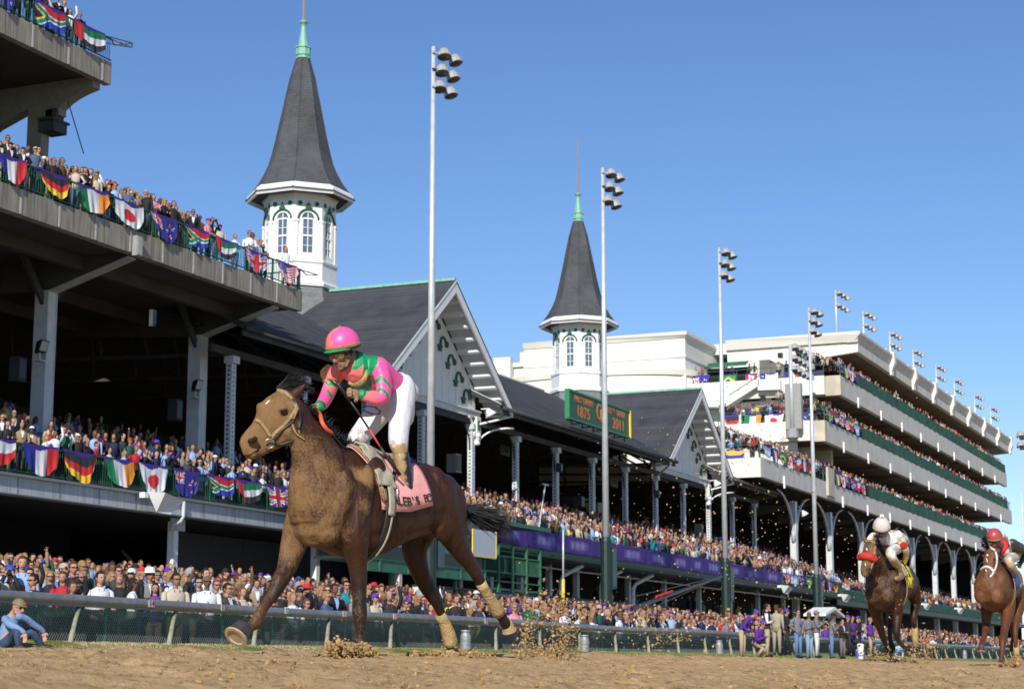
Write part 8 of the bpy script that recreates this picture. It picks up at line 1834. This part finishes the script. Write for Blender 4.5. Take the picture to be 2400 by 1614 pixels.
H3 = Horse(place(2338, 1548, 29.6, .09), 3)
D3 = dict(poll=(2318, 1284, 0), head_depth=-.36,
    head=[(2322, 1280, 2328, 1306, .080), (2318, 1284, 2327, 1316, .098), (2316, 1292, 2326, 1326, .110), (2314, 1304, 2324, 1336, .105), (2311, 1318, 2322, 1346, .088), (2309, 1332, 2319, 1354, .074), (2307, 1342, 2317, 1360, .068), (2307, 1352, 2315, 1364, .058), (2309, 1360, 2313, 1365, .035)],
    head_balls=[], ears=[(2304, 1280, 2301, 1268, 0, 0), (2330, 1282, 2335, 1270, .05, 0)],
    neck=[(2326, 1306, 0, 20, .62), (2332, 1326, 0, 26, .62), (2337, 1350, 0, 34, .65), (2340, 1378, 0, 40, .75), (2340, 1400, 0, 40, .9)],
    RF=[(2320, 1404, -.17, 20, .9), (2314, 1428, -.19, 17.5, .9), (2312, 1450, -.20, 13, .9), (2311, 1470, -.20, 10.5, .95), (2308, 1484, -.20, 8.5, .9), (2304, 1500, -.20, 7, .9), (2301, 1512, -.20, 8, .9), (2300, 1521, -.20, 7.5, .95)],
    LF=[(2362, 1404, .17, 21, .9), (2362, 1430, .18, 18, .9), (2358, 1454, .18, 13.5, .9), (2354, 1478, .18, 10.5, .9), (2350, 1502, .18, 10, .95), (2349, 1520, .18, 7.2, .9), (2348, 1538, .18, 7, .9), (2347, 1550, .18, 8.2, .95), (2345, 1558, .18, 8.5, 1)],
    LH=[(2384, 1380, .12, 22, .9), (2388, 1412, .15, 20, .8), (2384, 1446, .15, 13, .8), (2380, 1470, .15, 9, .85), (2380, 1496, .15, 6.5, .9), (2382, 1524, .15, 7, .9), (2383, 1542, .15, 8, .9), (2384, 1552, .15, 7, 1)],
    RH=[(2362, 1390, -.12, 22, .9), (2366, 1430, -.14, 17, .8), (2372, 1462, -.14, 11, .85), (2376, 1486, -.14, 8, .85), (2374, 1508, -.14, 7, .9), (2372, 1520, -.14, 7, 1)],
    muscles=[(.44, -.115, 1.02, .13, .12, .15), (.44, .125, 1.00, .13, .12, .16), (.30, .20, 1.20, .18, .09, .24), (-1.0, .13, 1.25, .24, .14, .26), (-1.0, -.13, 1.25, .24, .14, .26)])
h3 = build_horse(H3, 'chestnut racehorse with a white blaze and white bridle at the far right edge', D3, coatf(COATB[1], False), mudf(.36, .3), voxel=.02)
bpy.context.view_layer.update()
M_WBR = mat('white_bridle', (.62, .58, .56), .6, var=.15, scale=20)
b3 = tack(H3, h3, M_WBR, [(2300, 1336), (2306, 1330), (2314, 1328), (2322, 1332), (2328, 1340)], M_WBR, .045, [[(2332, 1292), (2335, 1308), (2333, 1326), (2327, 1344), (2320, 1352)], [(2304, 1292), (2300, 1312), (2300, 1332)]], [(2304, 1289), (2312, 1284), (2322, 1284), (2331, 1290)], [(2301, 1308), (2330, 1310)], [(2306, 1349, .6), (2317, 1348, -.5)], [(2314, 1300, 5, 5, 0), (2313, 1312, 1.8, 9, .05), (2311, 1336, 2, 6, 0)])
tail_mane(H3, h3); cloth_on(H3, mat('blue_saddle_cloth', (.03, .10, .35), .7, var=.15), 'dark blue saddle cloth on the chestnut horse at the right edge', [], inkm); small_saddle(H3, 'dark racing saddle on the chestnut horse at the right edge', M_LEATHER)
hoof(H3, 2300, 1518, -.20, 2300, 1526, .062, h3); hoof(H3, 2346, 1552, .18, 2344, 1560, .062, h3); hoof(H3, 2384, 1550, .15, 2384, 1558, .055, h3)
g = MB(); g.tube([H3.px(2381, 1504, .15), H3.px(2382, 1526, .15), H3.px(2384, 1548, .15)], [.045, .05, .058], 10); g.build('leg_wrap', M_WRAP, h3, smooth=True)
def silk3(H, V):
    u, v, _ = proj_np(V); C = np.tile(np.array((.70, .68, .66)), (len(V), 1)); C[cheb(V, [(2338, 1252), (2362, 1256), (2366, 1280), (2352, 1300), (2340, 1304), (2346, 1278)])] = (.60, .03, .03); C[cheb(V, [(2366, 1262), (2400, 1262), (2440, 1330), (2380, 1330), (2372, 1290)])] = (.035, .04, .045); return C
J3 = dict(head=(2330, 1264, .02), fwd=-FW * .70 - RT * .62 - np.array((0, 0, .25)), up=np.array((0, 0, 1.0)) - FW * .3, hk=1.03, voxel=.013, bvoxel=.010, skin=(.26, .14, .09),
    neck=[(2336, 1270, .02, 9, 1), (2344, 1276, 0, 10, 1)],
    torso=[(2348, 1282, 0, 15, 2.2), (2354, 1282, 0, 20, 1.7), (2362, 1284, 0, 21, 1.5), (2370, 1288, 0, 20, 1.4), (2378, 1294, 0, 17, 1.4)],
    armL=[(2372, 1272, .20, 12), (2384, 1278, .25, 11), (2396, 1284, .28, 10), (2404, 1294, .28, 9), (2400, 1306, .24, 8), (2393, 1316, .20, 6.5)],
    armR=[(2338, 1278, -.20, 11), (2330, 1290, -.24, 10), (2328, 1302, -.22, 9), (2338, 1314, -.15, 7), (2346, 1320, -.10, 6)],
    legL=[(2380, 1300, .10, 14, 1), (2372, 1306, .16, 13, 1), (2364, 1314, .22, 12.5, 1), (2368, 1326, .25, 11, 1), (2376, 1338, .26, 9, 1)],
    legR=[(2372, 1300, -.08, 13, 1), (2356, 1308, -.15, 12, 1), (2344, 1316, -.22, 11, 1), (2346, 1330, -.26, 9, 1)],
    bootL=([(2374, 1332, .26, 10, .9), (2382, 1346, .27, 9.5, .9), (2390, 1362, .28, 8.5, .9)], [(2392, 1366, .28, 8, .9), (2386, 1372, .28, 7.5, .9), (2380, 1374, .28, 6, 1)]),
    bootR=([(2346, 1328, -.26, 9, .9), (2352, 1350, -.27, 8, .9)], [(2354, 1356, -.27, 7, .9), (2346, 1360, -.27, 6, .9)]),
    hands=[(H3.px(2394, 1314, .20), -UP * 1 - RT * .4, RT, -FW, 1.0, 1.2, 1), (H3.px(2346, 1320, -.10), RT * .5 - UP * .8, RT, -FW, 1.0, 1.2, 1)],
    silk=silk3, breech=breech2, bootc=bootc2)
jk3, fr3, k3 = jockey(H3, J3, 'jockey with a dusty red helmet and red and black silks at the right edge')
helmet(jk3, fr3, k3, lambda p: (.42, .06, .07), band=M_TACK, rx=.140, ry=.125, rz=.140, off=.045); goggles(jk3, fr3, k3, M_LEATHER, M_GLASS)
strap(b3, [H3.px(2322, 1350, .05), H3.px(2345, 1338, .08), H3.px(2370, 1328, .14), H3.px(2390, 1320, .19)], .03, .015, M_LEATHER, 'rein')

# ------------------------------------------------------------------ people beside the track
def official(u, vfoot, D, sp, label, height=1.78, pose='down', yaw=-.6, lean=0.0, legpose=None, group=None, s=None):
    P = WX(u, vfoot, D); z = ground_z(-D); sp0 = dict(fem=False, hs='short', hat=None, hatc=HATS[1], glasses=True, pose=pose, tie=TIES[0], skin=SKIN[0], shirt=(.6, .62, .68), trousers=(.10, .16, .30), hair=HAIR[1], top=('grey', 'plain', (.18, .19, .21), 0)); sp0.update(sp)
    return build_individual(0, sp0, label, group, (P[0], P[1], z), yaw, s or height / 1.77, legpose=legpose, lean=lean, pose=pose)
GO = 'officials standing by the rail gap'
PUR_ = ('purple', 'plain', (.10, .03, .28), 0); KH = (.38, .31, .20); JN = (.11, .19, .36); GJ = ('grey jacket', 'plain', (.17, .18, .20), 0)
crouch = [((0, -.09, .93), (.30, -.13, .62), (.02, -.12, .09)), ((0, .09, .93), (.30, .13, .62), (.02, .12, .09))]
official(1741, 1552, 17.5, dict(top=PUR_, hat='cap', hatc=HATS[1], trousers=KH, hs='short'), 'official in a purple jacket and cap bending forward, leftmost by the rail', pose='lean', lean=.75, yaw=-.1, group=GO)
o_ = official(1772, 1553, 17.2, dict(top=PUR_, hat='cap', hatc=HATS[1], trousers=KH), 'official in purple and a purple cap squatting beside the bending one', pose='clap', lean=.35, yaw=-.1, legpose=[((0, -.09, .93), (.34, -.15, .96), (.08, -.13, .56)), ((0, .09, .93), (.36, .15, .93), (.10, .13, .56))], group=GO); o_.location.z -= .47
official(1800, 1554, 17.7, dict(top=('white', 'vest', (.03, .03, .04), 0), shirt=(.75, .76, .80), trousers=KH, hair=HAIR[0]), 'man in white shirt, dark waistcoat and khaki trousers with arms folded', pose='fold', height=1.86, yaw=.2, group=GO)
official(1822, 1552, 18.1, dict(top=('tan coat', 'plain', (.36, .31, .23), 0), trousers=(.30, .26, .18)), 'man in a pale tan coat turned away behind the rail gap', pose='down', height=1.80, yaw=1.4, group=GO)
official(1872, 1557, 17.6, dict(top=GJ, trousers=JN, hair=HAIR[0]), 'grey-jacketed man in light jeans and sunglasses, hands at his sides', pose='hip', yaw=-.5, group=GO)
official(1898, 1557, 17.4, dict(top=GJ, trousers=(.20, .30, .45), skin=SKIN[4], hs='bald'), 'bald grey-jacketed man in pale jeans holding a black book', pose='fold', yaw=-.4, group=GO, height=1.76)
official(1916, 1557, 17.8, dict(top=GJ, trousers=(.62, .62, .64), hat='cap', hatc=('grey', (.2, .2, .22))), 'grey-jacketed man in white trousers and grey cap looking down', pose='clap', yaw=.1, group=GO)
official(1950, 1557, 17.5, dict(top=GJ, trousers=JN, hat='cap', hatc=HATS[2], skin=SKIN[4]), 'grey-jacketed man in blue jeans and dark cap looking down at papers', pose='clap', yaw=.3, lean=.15, group=GO)
official(1976, 1557, 17.6, dict(top=('black jacket', 'suit', (.02, .02, .022), 0), trousers=(.14, .13, .12), hair=HAIR[0], skin=SKIN[1]), 'short man in a black jacket and grey trousers with a white badge', pose='fold', height=1.58, yaw=-.4, group=GO)
for i, (u, c, lab, tr) in enumerate(((2000, PUR_, 'person in purple with dark trousers, right of the man in black', (.02, .02, .03)), (2014, ('black', 'plain', (.02, .02, .02), 0), 'person in black beside the blue crate', (.02, .02, .03)), (2042, PUR_, 'person in purple and khaki trousers nearest the second horse', KH), (1846, ('black', 'plain', (.02, .02, .022), 0), 'person in black clothes in front of the gap', (.02, .02, .02)), (1832, ('black', 'plain', (.03, .03, .035), 0), 'second person in black clothes partly hidden', (.02, .02, .02)), (1990, ('black', 'plain', (.04, .04, .05), 0), 'dark clothed person between the purple jackets', (.02, .02, .03)))):
    official(u, 1555, 18.15, dict(top=c, trousers=tr, hair=HAIR[i % 3], hat='cap' if i % 2 else None), lab, yaw=-.3 + .2 * i, pose='lean' if i % 2 else 'down', height=1.7, group=GO)
P = WX(2026, 1556, 17.6); z = ground_z(-17.6); o = thing('blue_crate', 'bright blue plastic crate on the ground by the officials', 'crate', (P[0], P[1], z)); x, y = P[0], P[1]
g = MB(); g.box((x, y - .2, z), (x - .3, y + .2, z + .32)); g.build('crate_body', mat('blue_plastic', (.02, .08, .55), .4), o); g = MB(); g.box((x + .015, y - .215, z + .321), (x - .315, y + .215, z + .36)); g.build('rim', MATS['blue_plastic'], o)
P = WX(2018, 1550, 17.7); o = thing('white_bin', 'narrow white bin beside the blue crate', 'bin', (P[0], P[1], z)); g = MB(); g.lathe((P[0], P[1], z), [(.10, 0), (.14, .55), (.15, .57), (.15, .6)], 14); g.build('bin_body', M_WOOD, o); g = MB(); g.lathe((P[0], P[1], z + .6), [(.155, 0), (.12, .05), (.02, .07)], 14); g.build('lid', M_WOOD, o)
o = official(2102, 1560, 16.8, dict(top=('blue and white', 'plain', (.30, .50, .70), 0), trousers=(.5, .45, .42)), 'crouching person in pale blue seen between the front legs of the second horse', pose='lean', lean=.9, height=1.6, yaw=-.8); o.location.z -= .55

# the seated man in the blue sweater
MS = 'man in a blue sweater, jeans and khaki cap sitting on the bank below the rail'
HS = Horse((-17.55, 22.3, .18), 0); root = thing('person', MS, 'person', HS.O)
def S(u, v, b=0): return WX(u, v, 17.75 + b)
def sch(mb, pts, n=12):
    P = [WX(u, v, 17.75 + b) for u, v, b, r in pts]; R = [r * (p @ FW) / F_PX for p, (_, _, _, r) in zip(P, pts)]
    out, ro = [], []
    for i in range(len(P) - 1):
        p0, p1, p2, p3 = P[max(i - 1, 0)], P[i], P[i + 1], P[min(i + 2, len(P) - 1)]
        for t in (0, .33, .66): out.append(.5 * ((2 * p1) + (-p0 + p2) * t + (2 * p0 - 5 * p1 + 4 * p2 - p3) * t * t + (-p0 + 3 * p1 - 3 * p2 + p3) * t ** 3)); ro.append(R[i] * (1 - t) + R[i + 1] * t)
    out.append(P[-1]); ro.append(R[-1]); mb.tube(out, ro, n); mb.ball(out[0], ro[0] * .96, 9, 6); mb.ball(out[-1], ro[-1] * .95, 9, 6)
frS = frame_head(S(43, 1423, -.12), -FW * .55 + RT * .8 - np.array((0, 0, .12)), (0, 0, 1)); m = MB(); head_mesh(m, frS, 1.0)
sch(m, [(39, 1428, -.08, 9.5), (33, 1438, -.02, 10.5), (26, 1452, .02, 14), (18, 1480, .04, 15), (14, 1500, .05, 15)]); 
AL = [(44, 1444, -.20, 9), (62, 1450, -.24, 8.5), (80, 1464, -.28, 8), (96, 1474, -.32, 7), (102, 1480, -.34, 5.5)]; AR = [(12, 1450, -.05, 10), (22, 1462, -.18, 9), (38, 1470, -.32, 8), (52, 1478, -.42, 6.5), (57, 1482, -.45, 5.5)]
for A_ in (AL, AR): sch(m, [(u, v, b, r * .7) for u, v, b, r in A_])
hand_mesh(m, S(102, 1481, -.34), np.array((0, 0, -1.0)) + RT * .25, RT, -FW * .8, .9, .45, -1); hand_mesh(m, S(58, 1483, -.46), np.array((0, 0, -1.0)) + RT * .1, RT, -FW * .8, .9, .5, 1)
L1 = [(10, 1508, 0, 13), (30, 1490, -.15, 13), (40, 1478, -.34, 11), (42, 1492, -.36, 9.5), (44, 1508, -.36, 8), (46, 1516, -.36, 7)]; L2 = [(22, 1510, .05, 13), (56, 1490, -.08, 13), (74, 1480, -.20, 11), (86, 1494, -.24, 9.5), (94, 1506, -.26, 8), (98, 1514, -.26, 7)]
for L_ in (L1, L2): sch(m, [(u, v, b, r * .75) for u, v, b, r in L_])
V, F, e = remesh(m, .0085, 2); skin_object(e, 'body', M_SKINM, root, lambda V: np.tile(np.array((.50, .24, .17)), (len(V), 1)))
m = MB(); sch(m, [(36, 1440, -.02, 11), (28, 1452, .02, 18), (20, 1474, .05, 20), (14, 1494, .08, 20), (10, 1506, .10, 18)], 16)
for A_ in (AL, AR): sch(m, A_)
V, F, e = remesh(m, .012, 4); skin_object(e, 'sweater', mat('blue_sweater', (.17, .27, .45), .85, var=.12, scale=6, bump=.6, bscale=14), root)
m = MB(); sch(m, [(2, 1510, .10, 14), (16, 1510, .08, 15), (24, 1510, 0, 14)]); [sch(m, L_) for L_ in (L1, L2)]
V, F, e = remesh(m, .012, 3); skin_object(e, 'jeans', mat('blue_denim', (.035, .065, .13), .85, var=.25, scale=10, bump=.6, bscale=18), root)
for (u, v, b) in ((46, 1519, -.37), (97, 1517, -.27)): g = MB(); c = S(u, v, b); R = np.stack([-FW * .5 + RT * .86, np.cross((0, 0, 1), -FW * .5 + RT * .86), np.array((0, 0, 1.0))], 1); g.ball(c, (.13, .05, .045), 12, 8, rot=R); g.build('shoe', mat('brown_shoe', (.10, .065, .04), .7), root, smooth=True)
g = MB(); c, f, u_, s_ = frS; R = np.stack([f, s_, u_], 1); g.ball((0, 0, 0), (.110, .092, .095), 18, 12); V = np.array(g.v); keep = [q for q in g.f if V[list(q)][:, 2].mean() > -.005]; h = MB(); h.add((c + u_ * .045) + V @ R.T, keep); hs = h.build('cap', mat('khaki_cap', (.20, .16, .08), .85, var=.2, scale=12), root, smooth=True)
g = MB(); vs = []
for t in np.linspace(-1.1, 1.1, 9): vs += [head_pt(frS, 1, .095 * math.cos(t), .085 * math.sin(t), .05), head_pt(frS, 1, .095 * math.cos(t) + .075 * math.cos(t * 1.2), .082 * math.sin(t), .040)]
g.add(vs, [(2 * i, 2 * i + 1, 2 * i + 3, 2 * i + 2) for i in range(8)]); g.build('peak', MATS['khaki_cap'], hs); g = MB(); q = head_pt(frS, 1, .098, .03, .075); g.ball(q, .018, 8, 6); g.build('cap_badge', M_FLUFF, hs)
g = MB()
for q in (-1, 1): g.ball(head_pt(frS, 1, .088, q * .034, .010), (.014, .030, .020), 10, 7, rot=R); g.bar(head_pt(frS, 1, .085, q * .06, .014), head_pt(frS, 1, .0, q * .08, .012), .006)
g.build('sunglasses', M_BLACKP, root, smooth=True)

# ------------------------------------------------------------------ dirt thrown up by the hooves
def spray(cpts, n, r0, name, lab, sig, D, b=0.0, seed=1, m=None):
    r = np.random.default_rng(seed); P = []; k = r.integers(0, len(cpts), n)
    for i in range(n):
        u, v, su, sv, sd = cpts[k[i]]; q = ray(u + r.normal(0, su), v + r.normal(0, sv)); dd = D + r.normal(0, sd); P.append(q * (dd / F_PX))
    P = np.array(P); gzz = gz(P[:, 0]); P = P[P[:, 2] > gzz - .01]; R = np.clip(r.lognormal(math.log(r0), .55, len(P)), r0 * .3, r0 * 3.2)
    tag(rocks(P, R, name, m), lab, 'dirt', kind='stuff')
dLF = H1.px(845, 1530, .17) @ FW
spray([(800, 1520, 16, 11, .10), (820, 1530, 22, 8, .12), (850, 1534, 16, 6, .10), (785, 1526, 12, 10, .10), (835, 1522, 14, 9, .1)], 1500, .0082, 'hoof_splash', 'heap of clods thrown up by the planted front hoof', 0, dLF - .05, seed=2)
dRH = H1.px(1058, 1530, -.14) @ FW
spray([(1060, 1528, 18, 6, .15), (1000, 1534, 24, 5, .2), (1110, 1534, 30, 5, .2)], 420, .008, 'hoof_splash', 'small clods round the planted hind hoof', 0, dRH, seed=3)
spray([(1245, 1530, 30, 12, .5), (1290, 1530, 34, 13, .5), (1320, 1500, 22, 26, .5), (1235, 1490, 14, 24, .5), (1275, 1450, 26, 26, .5), (1330, 1480, 16, 22, .5), (1285, 1525, 40, 14, .5), (1265, 1528, 40, 12, .5), (1300, 1420, 26, 26, .6)], 1500, .0062, 'flying_dirt', 'big spray of flying dirt behind the leading horse', 0, 16.0, seed=4)
spray([(1700, 1430, 220, 90, 2.0), (1750, 1200, 180, 110, 2.5), (1500, 1480, 160, 40, 2.0), (1850, 1330, 120, 90, 2), (1620, 1120, 140, 80, 2), (1560, 1490, 30, 20, 1)], 1500, .0055, 'flying_dirt', 'specks of flying dirt in the air ahead of the chasing horses', 0, 23, seed=5, m=mat('sunlit_dirt_specks', (.40, .28, .11), .9, var=.3))  # specks lighter than the clods, sunlight put into their colour
spray([(2120, 1540, 30, 10, .5), (2050, 1535, 26, 12, .5), (2170, 1520, 26, 18, .6), (2380, 1548, 16, 8, .4)], 1100, .009, 'flying_dirt', 'dirt thrown up round the hooves of the chasing horses', 0, 29.5, seed=6)

# ------------------------------------------------------------------ tidy up the bookkeeping
for o in bpy.data.objects:
    if 'wloc' in o: del o['wloc']
